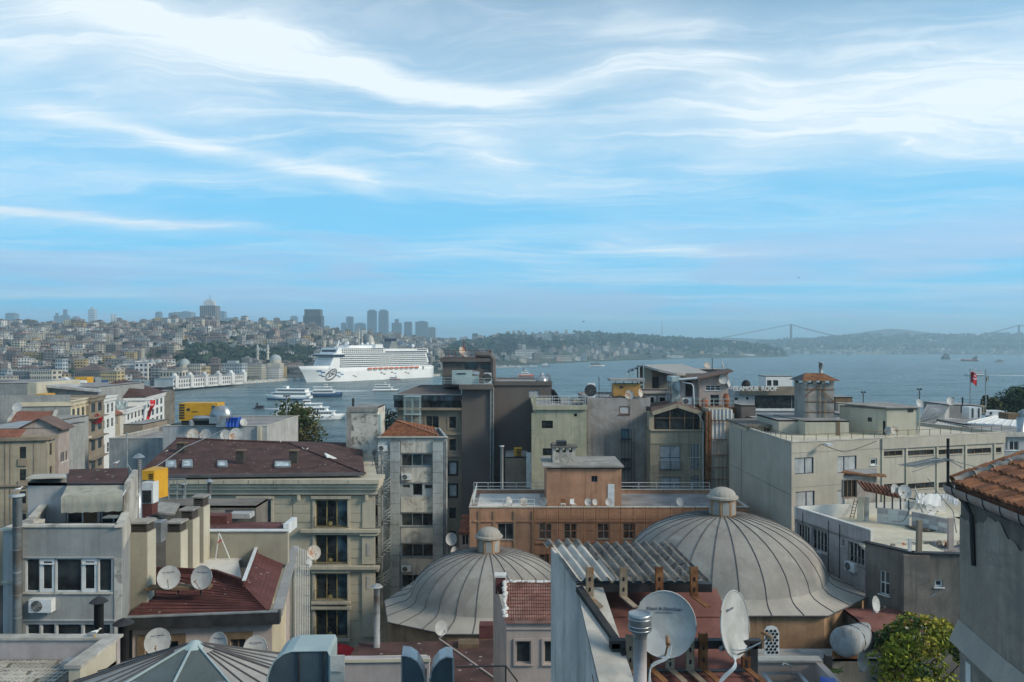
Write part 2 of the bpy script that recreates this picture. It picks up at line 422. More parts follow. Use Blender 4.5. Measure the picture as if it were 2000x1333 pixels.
# ------------------------------------------------------------------ sea
def sea_mat():
    m = bpy.data.materials.new('sea_water');m.use_nodes = True;t = NT(m.node_tree);b = m.node_tree.nodes['Principled BSDF']
    g = t.new('ShaderNodeNewGeometry').outputs['Position']
    big = t.noise(g,.006,5,.6,.5)
    mpx = t.new('ShaderNodeMapping');t.put(mpx.inputs[0],g);mpx.inputs['Scale'].default_value = (.25,1.,1);rip = t.noise(mpx.outputs[0],.03,10,.74)
    t.put(b.inputs['Base Color'],t.mix(t.ramp(rip,.38,.66),t.mix(t.ramp(big,.3,.7),(.035,.072,.080),(.055,.10,.108)),(.11,.175,.185)))
    fin = t.noise(mpx.outputs[0],.16,8,.7);t.put(b.inputs['Specular IOR Level'],t.math('MULTIPLY',t.ramp(rip,.38,.62,.30,1.05),t.ramp(fin,.32,.68,.25,.95)));t.put(b.inputs['Roughness'],t.ramp(fin,.3,.7,.36,.14));b.inputs['IOR'].default_value = 1.33
    mp = t.new('ShaderNodeMapping');t.put(mp.inputs[0],g);mp.inputs['Scale'].default_value = (.7,1.,1);mp.inputs['Rotation'].default_value = (0,0,R(25))
    n1 = t.noise(mp.outputs[0],.22,6,.68,.3);n2 = t.noise(mp.outputs[0],.035,4,.6)
    hgt = t.math('ADD',t.math('MULTIPLY',n1,1.3),t.math('MULTIPLY',n2,3.0))
    bn = t.new('ShaderNodeBump');bn.inputs['Strength'].default_value = 1.;bn.inputs['Distance'].default_value = 2.6
    t.put(bn.inputs['Height'],hgt);t.l.new(bn.outputs[0],b.inputs['Normal']);MATS['sea_water'] = m
sea_mat()
mb = MB();mb.quad((-13000,-1500,0),(13000,-1500,0),(13000,15000,0),(-13000,15000,0));struct('sea',mb,'sea_water')
def foam_mat():
    m = bpy.data.materials.new('foam');m.use_nodes = True;t = NT(m.node_tree);b = m.node_tree.nodes['Principled BSDF']
    g = t.new('ShaderNodeNewGeometry').outputs['Position']
    a = t.ramp(t.noise(g,.35,6,.7),.30,.55,.15,.95)
    t.put(b.inputs['Alpha'],a);b.inputs['Base Color'].default_value = (.70,.76,.78,1);b.inputs['Roughness'].default_value = .7;MATS['foam'] = m
foam_mat()

# ------------------------------------------------------------------ far shore and hills
def interp(tab,x):
    if x <= tab[0][0]: return tab[0][1]
    for (a,b),(c,d) in zip(tab,tab[1:]):
        if x <= c: return b+(d-b)*(x-a)/(c-a)
    return tab[-1][1]
SH = [(-700,640),(0,690),(310,776),(600,1055),(860,1184),(900,1330),(960,1700),(1200,2500),(1400,3068),(1540,3560)]
RY = [(-700,634),(0,640),(200,642),(300,636),(420,633),(520,636),(620,648),(700,657),(780,664),(860,669),(930,662),(1000,655),(1090,651),(1180,655),(1260,658),(1340,664),(1430,671),(1500,679),(1540,693)]
RD = [(-700,1700),(0,1750),(500,1850),(700,2100),(860,2700),(950,3300),(1100,3900),(1300,4000),(1540,3760)]
def wob(px,s): return 1+.10*math.sin(px*.031+s*3)+.06*math.sin(px*.083-s*7)
def hill(px,s):
    ds,dr = interp(SH,px),interp(RD,px);d = ds+(dr-ds)*s;zr = max(6,H+(HY-interp(RY,px))*dr/F)
    g = 0 if s < .06 else ((s-.06)/.94)**.85
    if s > 1: g = 1-(s-1)*2.2
    if .06 < s < 1: g *= 1+(wob(px,s)-1)*4*s*(1-s)
    return d,2.6+(zr-2.6)*g
def hillp(px,s): d,z = hill(px,s);return Vector((XP(px,d),d,z))
def terrain_mat(name,a,b_,sc,c=(.16,.15,.14)):
    m = bpy.data.materials.new(name);m.use_nodes = True;t = NT(m.node_tree);b = m.node_tree.nodes['Principled BSDF']
    g = t.new('ShaderNodeNewGeometry').outputs['Position']
    x = t.mix(t.ramp(t.noise(g,sc,8,.7),.35,.65),a,b_);x = t.mix(t.ramp(t.noise(g,sc*.22,4,.6),.5,.6,0,.8),x,c)
    t.put(b.inputs['Base Color'],x);b.inputs['Roughness'].default_value = .95;b.inputs['Specular IOR Level'].default_value = .05;MATS[name] = m
terrain_mat('hill_ground',(.035,.05,.03),(.075,.085,.055),.02)
terrain_mat('far_hill_ground',(.028,.042,.030),(.06,.072,.05),.012,(.10,.10,.09))
def sheet(fn,xs,ss):
    mb = MB();n = len(ss)
    mb.add([fn(x,s) for x in xs for s in ss],[(i*n+j,(i+1)*n+j,(i+1)*n+j+1,i*n+j+1) for i in range(len(xs)-1) for j in range(n-1)]);return mb
xs_ = [x for x in range(-700,1541,20)];ss_ = [0,.03,.06,.1,.17,.25,.33,.42,.5,.58,.66,.74,.82,.9,.95,1,1.06,1.15,1.3]
mb = sheet(hillp,xs_,ss_)
for a,b in zip(xs_,xs_[1:]):
    p,q = hillp(a,0),hillp(b,0);mb.quad(p,q,(q.x,q.y,-2),(p.x,p.y,-2))
struct('european_hill',mb,'hill_ground',True)
# Asian shore: nearer wooded ridge and a far one with the rounded summit
AY = [(1380,684),(1450,676),(1500,669),(1560,664),(1620,661),(1700,656),(1790,655),(1850,657),(1920,655),(2000,654),(2100,656),(2500,650)]
def asia(px,s):
    ds = 4800-.35*(px-1500);dr = ds+1300;zr = H+(HY-interp(AY,px))*dr/F
    g = max(0,s-.02)**.7 if s <= 1 else 1-(s-1)
    g *= 1+.22*math.sin(px*.045+2*s)*s*(1-s)*2
    d = ds+(dr-ds)*s;return Vector((XP(px,d),d,2+(zr-2)*g))
mb = sheet(asia,list(range(1380,2521,14)),[0,.02,.06,.12,.2,.3,.4,.5,.6,.7,.8,.9,1,1.1,1.3])
struct('asian_hill',mb,'far_hill_ground',True)
BY = [(700,690),(900,668),(1150,664),(1340,662),(1430,660),(1520,664),(1600,659),(1660,653),(1710,646),(1745,642),(1790,647),(1840,654),(1950,658),(2100,650),(2600,655)]
def back(px,s):
    dr = 8200;ds = 6500;zr = H+(HY-interp(BY,px))*dr/F;d = ds+(dr-ds)*s
    return Vector((XP(px,d),d,-1+(zr+1)*(math.sin(min(s,1)*math.pi/2) if s <= 1 else 1-(s-1))))
mb = sheet(back,list(range(700,2601,20)),[0,.1,.2,.35,.5,.65,.8,.9,1,1.15,1.4])
struct('distant_hill',mb,'far_hill_ground',True)

# ------------------------------------------------------------------ houses of the hillside town
def house_mesh(mb,wm,rm,c,rz,w,dp,h,hip,floors,cols,bay=False):
    """walls, windows and roof of one small house into the three builders"""
    ca,sa = math.cos(rz),math.sin(rz)
    def T(x,y,z): return Vector((c[0]+x*ca-y*sa,c[1]+x*sa+y*ca,c[2]+z))
    def BX(m,x0,x1,y0,y1,z0,z1):
        v = [T(x,y,z) for z in (z0,z1) for y in (y0,y1) for x in (x0,x1)]
        m.add(v,[(4,5,7,6),(0,1,5,4),(2,6,7,3),(0,4,6,2),(1,3,7,5)])
    BX(mb,-w/2,w/2,-dp/2,dp/2,-6,h)
    e = .5
    if hip:
        rh = min(w,dp)*.22;r0 = [T(-w/2-e,-dp/2-e,h),T(w/2+e,-dp/2-e,h),T(w/2+e,dp/2+e,h),T(-w/2-e,dp/2+e,h)]
        k = max(0,(w-dp)/2);a,b = T(-k,0,h+rh),T(k,0,h+rh)
        rm.add(r0+[a,b],[(0,1,5,4),(1,2,5),(2,3,4,5),(3,0,4),(3,2,1,0)])
    else:
        BX(rm,-w/2-e*.4,w/2+e*.4,-dp/2-e*.4,dp/2+e*.4,h,h+.5);BX(rm,-w*.2,w*.2,-dp*.1,dp*.3,h+.5,h+2.4)
    fh = h/floors
    for k in range(floors):
        z = k*fh+fh*.32
        for j in range(cols):
            x = -w/2+w*(j+.5)/cols;wm.quad(T(x-w/cols*.27,-dp/2-.06,z),T(x+w/cols*.27,-dp/2-.06,z),T(x+w/cols*.27,-dp/2-.06,z+fh*.5),T(x-w/cols*.27,-dp/2-.06,z+fh*.5))
        for j in range(2):
            for sx in (1,-1):
                y = -dp/2+dp*(j+.5)/2;X_ = sx*(w/2+.06);wm.quad(T(X_,y-dp*.12,z),T(X_,y+dp*.12,z),T(X_,y+dp*.12,z+fh*.5),T(X_,y-dp*.12,z+fh*.5))
        if bay and k: BX(mb,-w*.42,w*.42,-dp/2-1.1,-dp/2,k*fh-.1,k*fh+fh*.33)
rnd = random.Random(11)
def wood(px,s):
    """True where the photograph shows trees instead of houses"""
    if 345 < px < 620 and .12 < s < .33+.05*math.sin(px*.05): return rnd.random() < .93
    if 860 < px < 1000 and s < .5: return rnd.random() < .75
    if 980 < px < 1150 and .3 < s < .7: return rnd.random() < .9
    if px > 1150 and s > .45: return rnd.random() < .86
    if px > 1300: return rnd.random() < .6
    return rnd.random() < .17
cand = []
for px in range(-120,1530,1):
    n = 2 if px < 880 else (1 if rnd.random() < .75 else 0)
    for _ in range(n):
        s = rnd.uniform(.04,1.0)**(.9);x = px+rnd.random()
        cand.append((x,s,wood(x,s)))
houses,treesp = [],[]
grid = {}
for x,s,tr in cand:
    p = hillp(x,s);key = (round(p.x/15),round(p.y/15))
    if tr: treesp.append(p);continue
    if key in grid: continue
    grid[key] = 1
    ky = rnd.choices(list(HCOL),(18,17,20,5,8,14,7,14))[0]
    big = rnd.random() < .12
    houses.append(dict(p=p,k=ky,w=rnd.uniform(10,16)*(1.5 if big else 1),dp=rnd.uniform(9,14),h=rnd.choice((9,12,12,15,15,18,21)),hip=rnd.random() < .45,rz=rnd.gauss(.1,.22),px=x,d=p.y))
houses.sort(key=lambda h: h['d'])
vis = [h for h in houses if -5 < h['px'] < 1000]
solo = vis[:290];ids = {id(h) for h in solo}
rest = [h for h in houses if id(h) not in ids]
# the nearest ones each as a house of its own (copies of a few types), the others as one mass
PROTO = {}
def house_proto(k,typ):
    if (k,typ) in PROTO: return PROTO[(k,typ)]
    w,dp,h,hip,fl,co,bay = [(12,11,12,True,4,3,False),(14,11,15,False,5,4,True),(11,10,9,True,3,3,False),(13,12,18,False,6,4,True),(20,12,14,True,4,6,False),(12,12,20,True,6,3,True)][typ]
    a,b,c = MB(),MB(),MB();house_mesh(a,b,c,(0,0,0),0,w,dp,h,hip,fl,co,bay)
    r = (a.mesh('hillside_house','far_'+k),b.mesh('window','far_window'),c.mesh('roof','far_roof' if hip else 'roof_grey'),hip)
    PROTO[(k,typ)] = r;return r
for h in solo:
    typ = rnd.choice((0,0,1,1,2,3,4,5));me,wm_,rm_,hip = house_proto(h['k'],typ)
    o = bpy.data.objects.new('hillside_house',me);COL.objects.link(o);o.location = h['p'];o.rotation_euler = (0,0,h['rz']);o.scale = (rnd.uniform(.85,1.2),rnd.uniform(.85,1.15),rnd.uniform(.85,1.1))
    tag(o,'%s %s house with %s on the far hillside across the water' % (('four-storey','five-storey balconied','low three-storey','six-storey balconied','wide four-storey','tall narrow')[typ],h['k'],'brown hipped roof' if hip else 'flat grey roof'),'house','houses packed on the far hillside')
    for nm,m_ in (('window',wm_),('roof',rm_)):
        c = bpy.data.objects.new(nm,m_);COL.objects.link(c);c.parent = o
        if nm == 'window': c['kind'] = 'stuff'
bk = {k: (MB(),MB(),MB()) for k in HCOL}
allm = MB();mats_ = ['far_'+k for k in HCOL]+['far_window','far_roof','roof_grey'];ki = {k: i for i,k in enumerate(HCOL)}
for h in rest:
    a,b,c = MB(),MB(),MB()
    house_mesh(a,b,c,h['p'],h['rz'],h['w'],h['dp'],h['h'],h['hip'],max(2,int(h['h']/3)),3,h['h'] > 13)
    for m_,i in ((a,ki[h['k']]),(b,8),(c,9 if h['hip'] else 10)): allm.cur = i;allm.add(m_.v,m_.f)
# specks of houses on the Asian shore
allm2 = MB()
for _ in range(420):
    px = rnd.uniform(1420,2080);s = rnd.random()**2*.9+.02;p = asia(px,s);k = rnd.choice(('cream','white','white','grey','brown'))
    a,b,c = MB(),MB(),MB();house_mesh(a,b,c,p,rnd.gauss(0,.3),rnd.uniform(14,34),14,rnd.uniform(8,16),rnd.random() < .5,3,3)
    for m_,i in ((a,ki[k]),(b,8),(c,9)): allm2.cur = i;allm2.add(m_.v,m_.f)
tag(allm.build('distant_houses',mats_),'mass of small distant houses climbing the far hills','houses',kind='stuff')
tag(allm2.build('distant_shore_houses',mats_),'scattered pale houses along the hazy eastern shore','houses',kind='stuff')

def clump(mb,p,r,h,n=14,rg=rnd):
    """rough crown out of loose leaf-clump faces"""
    for _ in range(n):
        a,b,c_ = rg.uniform(0,6.28),rg.uniform(-.4,1),rg.uniform(.55,1)
        q = Vector((math.cos(a)*math.sqrt(max(0,1-b*b))*r*c_,math.sin(a)*math.sqrt(max(0,1-b*b))*r*c_,h*.55+b*h*.45*c_));q = Vector(p)+q
        s_ = r*rg.uniform(.4,.75);u = Vector((rg.gauss(0,1),rg.gauss(0,1),rg.gauss(0,.6))).normalized();v = u.cross(Vector((rg.gauss(0,1),rg.gauss(0,1),rg.gauss(0,1)))).normalized()
        mb.add([q+u*s_,q+v*s_,q-u*s_*.8,q-v*s_*.9],[(0,1,2,3)])
tb = MB()
for p in treesp:
    tb.cur = 0 if rnd.random() < .6 else 1
    for _ in range(2):
        clump(tb,p+Vector((rnd.gauss(0,12),rnd.gauss(0,12),-1)),rnd.uniform(5,8),rnd.uniform(9,15),12)
for _ in range(520):   # the park slope under the town and the woods of the later hills
    px = rnd.uniform(350,618);s = rnd.uniform(.12,.33);tb.cur = rnd.random() < .4;clump(tb,hillp(px,s),rnd.uniform(5,8),rnd.uniform(10,17),14)
for _ in range(900):
    px = rnd.uniform(880,1525);s = rnd.uniform(.4,1.02) if px > 1120 else rnd.uniform(.3,.75);tb.cur = rnd.random() < .6;clump(tb,hillp(px,s),rnd.uniform(9,16),rnd.uniform(12,20),8)
for _ in range(700):
    px = rnd.uniform(1400,2080);s = rnd.uniform(.1,1.02);tb.cur = rnd.random() < .6;clump(tb,asia(px,s),rnd.uniform(15,28),rnd.uniform(14,24),7)
tag(tb.build('hillside_woods',['foliage_far','foliage_pine']),'dark green woods covering parts of the far hills','trees',kind='stuff')

# ------------------------------------------------------------------ far buildings that stand out
def far_block(name,label,x0,x1,ytop,d,dep,m,floors,cols,zb=None,roof='roof_grey',cat='building',rz=0.,group=None,side=2,roofh=.6,top=None,wf=.55,wz=.5,wm='far_window'):
    w = XP(x1,d)-XP(x0,d);cx = (XP(x0,d)+XP(x1,d))/2;zt = ZP(ytop,d)
    zb = zb if zb is not None else 0
    o = lthing(name,label,cat,(cx,d+dep/2,zb),(0,0,rz),group);h = zt-zb
    a = MB();a.box(-w/2,w/2,-dep/2,dep/2,-8,h);a.build('wall',m,o)
    r_ = MB()
    if roof == 'far_roof':
        e = .6;k = max(0,(w-dep)/2);r_.add([(-w/2-e,-dep/2-e,h),(w/2+e,-dep/2-e,h),(w/2+e,dep/2+e,h),(-w/2-e,dep/2+e,h),(-k,0,h+roofh),(k,0,h+roofh)],[(0,1,5,4),(1,2,5),(2,3,4,5),(3,0,4),(3,2,1,0)])
    else: r_.box(-w/2-.3,w/2+.3,-dep/2-.3,dep/2+.3,h+.01,h+roofh)
    r_.build('roof',roof,o)
    if top:
        t_ = MB();t_.box(-w*top[0]/2,w*top[0]/2,-dep*.3,dep*.3,h+roofh+.01,h+roofh+top[1]);t_.build('roof_block',m,o)
    wb = MB();fh = h/floors
    for k in range(floors):
        z = k*fh+fh*(1-wz)/2
        for j in range(cols):
            x = -w/2+w*(j+.5)/cols;q = w/cols*wf/2;wb.box(x-q,x+q,-dep/2-.07,-dep/2+.05,z,z+fh*wz)
        for j in range(side):
            y = -dep/2+dep*(j+.5)/side;q = dep/side*wf/2
            wb.box(w/2-.05,w/2+.07,y-q,y+q,z,z+fh*wz);wb.box(-w/2-.07,-w/2+.05,y-q,y+q,z,z+fh*wz)
    wb.build('window',wm,o,kind='stuff')
    return o
def ground_at(px,d):
    ds,dr = interp(SH,px),interp(RD,px);return hill(px,min(1,max(0,(d-ds)/(dr-ds))))[1]
FB = [  # x0, x1, ytop, d, depth, material, floors, cols, label, roof, extra
    (58,101,724,760,18,'far_cream',4,10,'cream four-storey block with rows of tall windows beside a slim grey tower','roof_grey',{}),
    (8,57,726,765,18,'far_dim grey',4,9,'grey office block with close windows left of a cream one','roof_grey',{}),
    (108,122,702,790,10,'far_blue grey',7,3,'slim grey tower block with light frame lines rising from low roofs','roof_grey',{}),
    (145,196,724,800,26,'far_brown',2,12,'long brown block with a broad dark hipped roof by the old harbour','far_roof',dict(roofh=7)),
    (195,228,726,770,16,'far_ochre',5,8,'orange block with small dark windows in five rows','roof_grey',{}),
    (205,246,703,900,22,'far_grey',5,7,'tall plain grey block behind the orange one','roof_grey',{}),
    (240,264,706,850,18,'far_white',6,9,'cream-white block with six rows of small windows','roof_grey',{}),
    (263,289,709,845,18,'far_white',4,3,'white square block with three columns of windows','roof_grey',{}),
    (312,356,724,830,15,'far_cream',2,7,'low cream hall with arched windows under a dark roof by the quay','roof_grey',{}),
    (369,391,712,900,16,'far_cream',5,6,'cream and grey five-storey block behind the white quay hall','roof_grey',{}),
    (391,402,717,905,14,'far_ochre',4,3,'narrow bright orange house squeezed between grey blocks','roof_grey',{}),
    (402,428,713,950,16,'far_brown',4,6,'brown brick block right of a narrow orange house','far_roof',dict(roofh=3)),
    (428,473,711,960,18,'far_blue grey',5,9,'pale blue-grey block with a raised middle bay facing the water','roof_grey',dict(top=(.4,3))),
    (475,511,713,985,18,'far_cream',6,8,'beige six-storey block with stair towers near the ship','roof_grey',{}),
    (512,545,719,1010,18,'far_white',5,8,'white framed block with dark square windows below the domed mosque','roof_grey',{}),
    (545,602,717,1075,40,'far_dim grey',2,3,'long dark grey terminal hall on the quay ahead of the cruise ship','roof_grey',dict(wf=.9,wz=.35)),
    (548,590,697,1230,24,'far_white',4,11,'white hotel with a pillared facade behind the terminal hall','roof_grey',dict(wf=.4,wz=.7)),
    (255,288,668,1330,18,'far_ochre',3,5,'mustard yellow block on the wooded slope','roof_grey',{}),
    (158,190,637,1650,24,'far_dim grey',6,12,'large grey slab with a dense window grid on the ridge','roof_grey',dict(wf=.5)),
    (189,201,634,1640,16,'far_ochre',6,3,'end block of the grey slab on the ridge, sunlight painted in as yellow','roof_grey',{}),  # right face of the grey slab, its sunlight put into the yellow colour
    (206,252,640,1690,22,'far_cream',2,8,'low cream church hall with a red roof on the ridge','far_roof',dict(roofh=4)),
    (276,322,632,1740,25,'far_dim grey',4,5,'grey office block with a white end panel on the ridge','roof_grey',{}),
    (520,562,627,1950,25,'far_brown',3,5,'broad dark brown block on the skyline near tall towers','roof_grey',{}),
    (1006,1050,684,2150,40,'far_white',3,16,'long white palace facade at the edge of the strait','roof_grey',dict(wf=.5,wz=.6)),
    (1058,1118,695,2250,25,'far_cream',2,14,'low cream palace wing along the far waterline','roof_grey',{}),
    (1045,1077,652,2900,40,'far_blue grey',14,10,'tall pale slab hotel among trees on the far slope','roof_grey',{}),
    (863,884,668,2300,30,'far_blue grey',10,6,'grey-blue apartment slab behind the ship stern','roof_grey',{}),
    (886,897,672,2250,25,'far_white',8,4,'white slim apartment block next to a grey-blue slab','roof_grey',{}),
    (925,938,669,2600,25,'far_grey',7,4,'grey apartment block on the slope behind the dark roof terrace','roof_grey',{}),
    (1302,1335,694,2900,25,'far_white',3,9,'white waterside block on the far European shore','roof_grey',{}),
    (1355,1405,690,3200,30,'far_blue grey',4,11,'wide grey waterside block on the far European shore','roof_grey',{}),
    (1425,1475,692,3350,30,'far_white',4,14,'wide white waterside palace near the bridge','roof_grey',{}),
    (1665,1728,688,4650,50,'far_cream',2,18,'long pale barracks with two small towers on the eastern shore','roof_grey',{}),
]
for x0,x1,yt,d,dp,m,fl,co,lab,rf,kw in FB:
    far_block('apartment_block' if fl > 2 else 'waterfront_hall',lab,x0,x1,yt,d,dp,m,fl,co,zb=ground_at((x0+x1)/2,d+dp/2) if x0 < 1500 else 1.5,roof=rf,cat='building',**kw)
# towers of the skyline
mat('tower_glass',(.20,.25,.28),.35,.12,.01,bump=0,fine=.05);mat('tower_grey',(.24,.25,.27),.7,.12,.01,bump=0,fine=.05);mat('tower_dark',(.11,.12,.14),.5,.12,.01,bump=0,fine=.05);mat('tower_pale',(.55,.57,.58),.6,.1,.01,bump=0,fine=.05)
TW = [(10,28,613,4200,'tower_glass','broad glassy tower standing alone beyond the ridge',(.9,4)),(105,114,617,5200,'tower_dark','slim dark tower with a stepped top beyond the ridge',(.5,18)),(118,131,616,5300,'tower_dark','dark tower with an onion-shaped crown beyond the ridge',(.4,40)),(137,153,622,5300,'tower_dark','stout dark tower with a rounded top beyond the ridge',(.6,12)),
      (172,184,605,4800,'tower_pale','bright white curved skyscraper with a shorter wing',(.5,14)),(303,314,611,4300,'tower_glass','single grey-blue slab tower left of a pair',(.8,5)),(329,337,613,4100,'tower_dark','dark narrow tower in front of a pale slab',(.7,5)),(336,345,611,4300,'tower_grey','pale narrow slab behind a dark narrow tower',(.7,4)),(346,373,610,4250,'tower_grey','wide pale slab tower with a flat roof',(.4,5)),
      (375,390,622,2050,'tower_dark','low dark wing beside the tall hotel tower',(.6,4)),(421,438,609,4000,'tower_glass','hazy blue slab right of the tall hotel tower',(.7,3)),(441,456,622,4000,'tower_glass','short hazy slab on the skyline',(.7,3)),(467,480,627,4000,'tower_glass','smallest hazy slab on the skyline',(.7,3)),(567,580,619,4300,'tower_glass','light glass tower left of the dark broad tower',(.7,5)),
      (676,689,620,4600,'tower_dark','slate tower with a flat top near the twin towers',(.8,4)),(666,677,632,4500,'tower_dark','shorter slate block against its taller neighbour',(.8,4)),(717,734,608,4500,'tower_dark','left of the two tall twin skyscrapers',(.7,8)),(739,757,608,4500,'tower_dark','right of the two tall twin skyscrapers',(.7,8)),
      (765,783,631,4600,'tower_dark','stepped dark tower with a mast right of the twins',(.4,22)),(789,804,630,4600,'tower_dark','square dark tower second right of the twins',(.8,4)),(811,835,629,4500,'tower_dark','wide dark tower block third right of the twins',(.5,5)),(836,850,641,3300,'tower_grey','grey apartment tower at the end of the skyline',(.8,4)),(692,712,633,4500,'tower_dark','low wide block at the foot of the twin skyscrapers',(.6,6))]
for x0,x1,yt,d,m,lab,tp in TW:
    far_block('skyscraper',lab,x0,x1,yt,d,(XP(x1,d)-XP(x0,d))*.8,m,16,max(3,int((x1-x0)/2.5)),zb=40 if d > 2500 else 95,cat='skyscraper',top=tp,wf=.6,wz=.45,wm='glass_blue')
# the tall hotel on the ridge and the dark broad tower
o = far_block('hotel_tower','tall grey hotel tower with ribbed facade and white roof block with mast',390,421,598,1900,30,'tower_grey',20,8,zb=92,cat='hotel',wf=.35,wz=.8)
t_ = MB();t_.box(-13,13,-8,8,56.6,66);t_.box(-8,8,-5,5,66,70.5);t_.build('roof_block','tower_pale',o)
t_ = MB();t_.cyl((0,0,70),(0,0,84),.5);t_.build('mast','dark_metal',o)
o = far_block('hotel_tower','broad dark slate tower with a sloped shoulder on the ridge',592,627,617,2200,36,'tower_dark',14,14,zb=85,cat='hotel',wf=.7,wz=.55)
t_ = MB();t_.box(-23,22,-15,15,49.8,68);t_.build('upper_storeys','tower_dark',o)
# two minarets and a mosque, small domes
mat('lead_far',(.34,.38,.38),.7,.12,.2,bump=0)
def minaret(px,yb,yt,d,lab,r=1.3,grp=None):
    z0,z1 = ZP(yb,d),ZP(yt,d);h = z1-z0;o = lthing('minaret',lab,'minaret',(XP(px,d),d,z0-6),group=grp)
    a = MB();a.lathe([(r*1.4,0),(r*1.4,6+h*.12),(r,6+h*.16),(r*.95,6+h*.78)],8);a.build('shaft','far_cream',o)
    for q in (.45,.66): a = MB();a.lathe([(r,6+h*q),(r*1.75,6+h*(q+.03)),(r*1.75,6+h*(q+.055)),(r,6+h*(q+.056))],8);a.build('balcony','far_white',o)
    a = MB();a.lathe([(r*1.15,6+h*.78),(r*.6,6+h*.9),(.02,6+h)],8);a.build('spire','lead_far',o)
minaret(503,712,671,1060,'pale minaret standing left of the domed waterfront mosque',1.7);minaret(523,706,671,1080,'pale minaret standing close behind the domed waterfront mosque',1.7)
minaret(219,640,611,1700,'thin grey minaret with pointed cap above the church hall',1.6,'pair of minarets on the ridge');minaret(225,640,611,1700,'thin grey minaret with pointed cap above the church hall',1.6,'pair of minarets on the ridge')
minaret(701,680,639,1450,'white minaret above the ship sun deck',1.8);minaret(707,680,645,1460,'shorter white minaret above the ship sun deck',1.8)
def domed(name,lab,px,ybase,ytop,d,rpx,m='lead_far',sq=1.15,tip='far_ochre'):
    r = rpx*d/F;z0 = ZP(ybase,d);zt = ZP(ytop,d);o = lthing(name,lab,'mosque',(XP(px,d),d+r,2));zd = max(z0-2,1);hd = zt-z0
    a = MB();a.box(-r*sq,r*sq,-r*sq,r*sq,-3,zd*.82);a.lathe([(r*1.02,zd*.8),(r*1.02,zd)],12);a.build('wall','far_cream',o)
    wb = MB()
    for i in range(4): wb.box(-r*.9+i*r*.5,-r*.65+i*r*.5,-r*sq-.08,-r*sq+.1,zd*.2,zd*.6)
    wb.build('window','far_window',o,kind='stuff')
    a = MB();a.lathe([(r*1.05,zd)]+[(r*math.cos(q),zd+hd*math.sin(q)) for q in [i*math.pi/16 for i in range(8)]]+[(.05,zd+hd)],14);a.build('dome',m,o,True)
    a = MB();a.cyl((0,0,zd+hd-.1),(0,0,zd+hd*1.35),.25,.05);a.build('finial',tip,o)
domed('mosque','waterfront mosque with a grey-green dome near the cruise ship',535,703,693,1040,11);domed('mosque','broad grey-green bath dome among trees left of the wooded slope',357,711,701,900,9)
for i,px in enumerate((281,295,308)): domed('domed_hall',['leftmost of three little domes in a row behind white blocks','middle of three little domes in a row, with a gilded tip','rightmost of three little domes in a row behind white blocks'][i],px,710,702,900,5.5,sq=1.0)
domed('mosque','bare concrete mosque dome glowing above the ship sun deck',722,680,655,1500,9,'far_cream')
# hall on the quay with gabled turrets
qa,qb = PZ(338,759,3),PZ(482,747.5,3);qd = (qb-qa);ql = math.hypot(qd.x,qd.y);ang = math.atan2(qd.y,qd.x)
o = lthing('quay_hall','long white quay hall with rounded gable turrets along the waterfront','hall',qa,(0,0,ang))
a = MB();a.box(0,ql,0,22,-1,9.5);a.build('wall','far_white',o)
a = MB();a.box(-.4,ql+.4,-.4,22.4,9.51,10.1);a.build('roof','roof_grey',o)
for i in range(6):
    a = MB();x = ql*(.04+.185*i);a.box(x-2.6,x+2.6,-1.2,5,0,12.5);a.lathe([(2.6,12.5),(2.3,14),(1.2,15.2),(.05,15.6)],10,(x,1.9,0));a.build('turret','far_white',o)
a = MB()
for i in range(int(ql/4)):
    x = 2+i*4.0
    for z0_,z1_ in ((1,3.6),(5.2,8.2)): a.box(x-.9,x+.9,-.1,.05,z0_,z1_)
a.build('window','far_window',o,kind='stuff')
# quay edge with its pale blocks
a = MB();pts = [hillp(x,0) for x in range(300,861,20)]
for p,q in zip(pts,pts[1:]):
    a.slab([(p.x,p.y-1.5,2.9),(q.x,q.y-1.5,2.9),(q.x,q.y+14,2.9),(p.x,p.y+14,2.9)],4)
struct('quay',a,'pale_concrete')
for i in range(22):
    p = hillp(318+i*13.2,0);a = MB();a.box(p.x-2.2,p.x+2.2,p.y-3.4,p.y-1.6,-.5,3.6);tag(a.build('fender_block','white_paint'),'pale fender block on the quay edge opposite','fender','fender blocks along the quay')
rq = random.Random(5)
for i in range(26):   # small trees and parasols before the quay hall
    p = hillp(340+i*6.4,0)+Vector((0,6+rq.uniform(0,4),.4));o = thing('quay_tree','small clipped dark tree on the quay before the white hall','tree',p,'small trees on the quay')
    a = MB();a.cyl(p,p+Vector((0,0,2.4)),.18,n=5);a.build('trunk','far_brown',o)
    a = MB();clump(a,p+Vector((0,0,1.6)),1.5,4.2,16,rq);a.build('crown','foliage_pine',o)

# ------------------------------------------------------------------ suspension bridge
BD = 4450
o = thing('suspension_bridge','hazy suspension bridge with tall steel portal tower over the strait','bridge',(XP(1545,BD),BD,0))
mat('bridge_steel',(.13,.15,.17),.6,.1,.01,bump=0,fine=.05)
def bridge_pt(t): return Vector((XP(1545,BD)+t*1400,BD+t*120,0))
tz = ZP(634,BD);dz = ZP(672,BD)
for t in (0,1):
    a = MB();p = bridge_pt(t)
    for sx in (-1,1): a.bar(p+Vector((sx*7,sx*12,0)),p+Vector((sx*5,sx*9,tz)),7)
    for q in (.45,.72,.985): a.bar(p+Vector((-7,-12,tz*q)),p+Vector((7,12,tz*q)),6)
    a.build('tower','bridge_steel',o)
a = MB();a.bar(bridge_pt(-.42)+Vector((0,0,dz)),bridge_pt(1.5)+Vector((0,0,dz)),26,4.5);a.build('deck','bridge_steel',o)
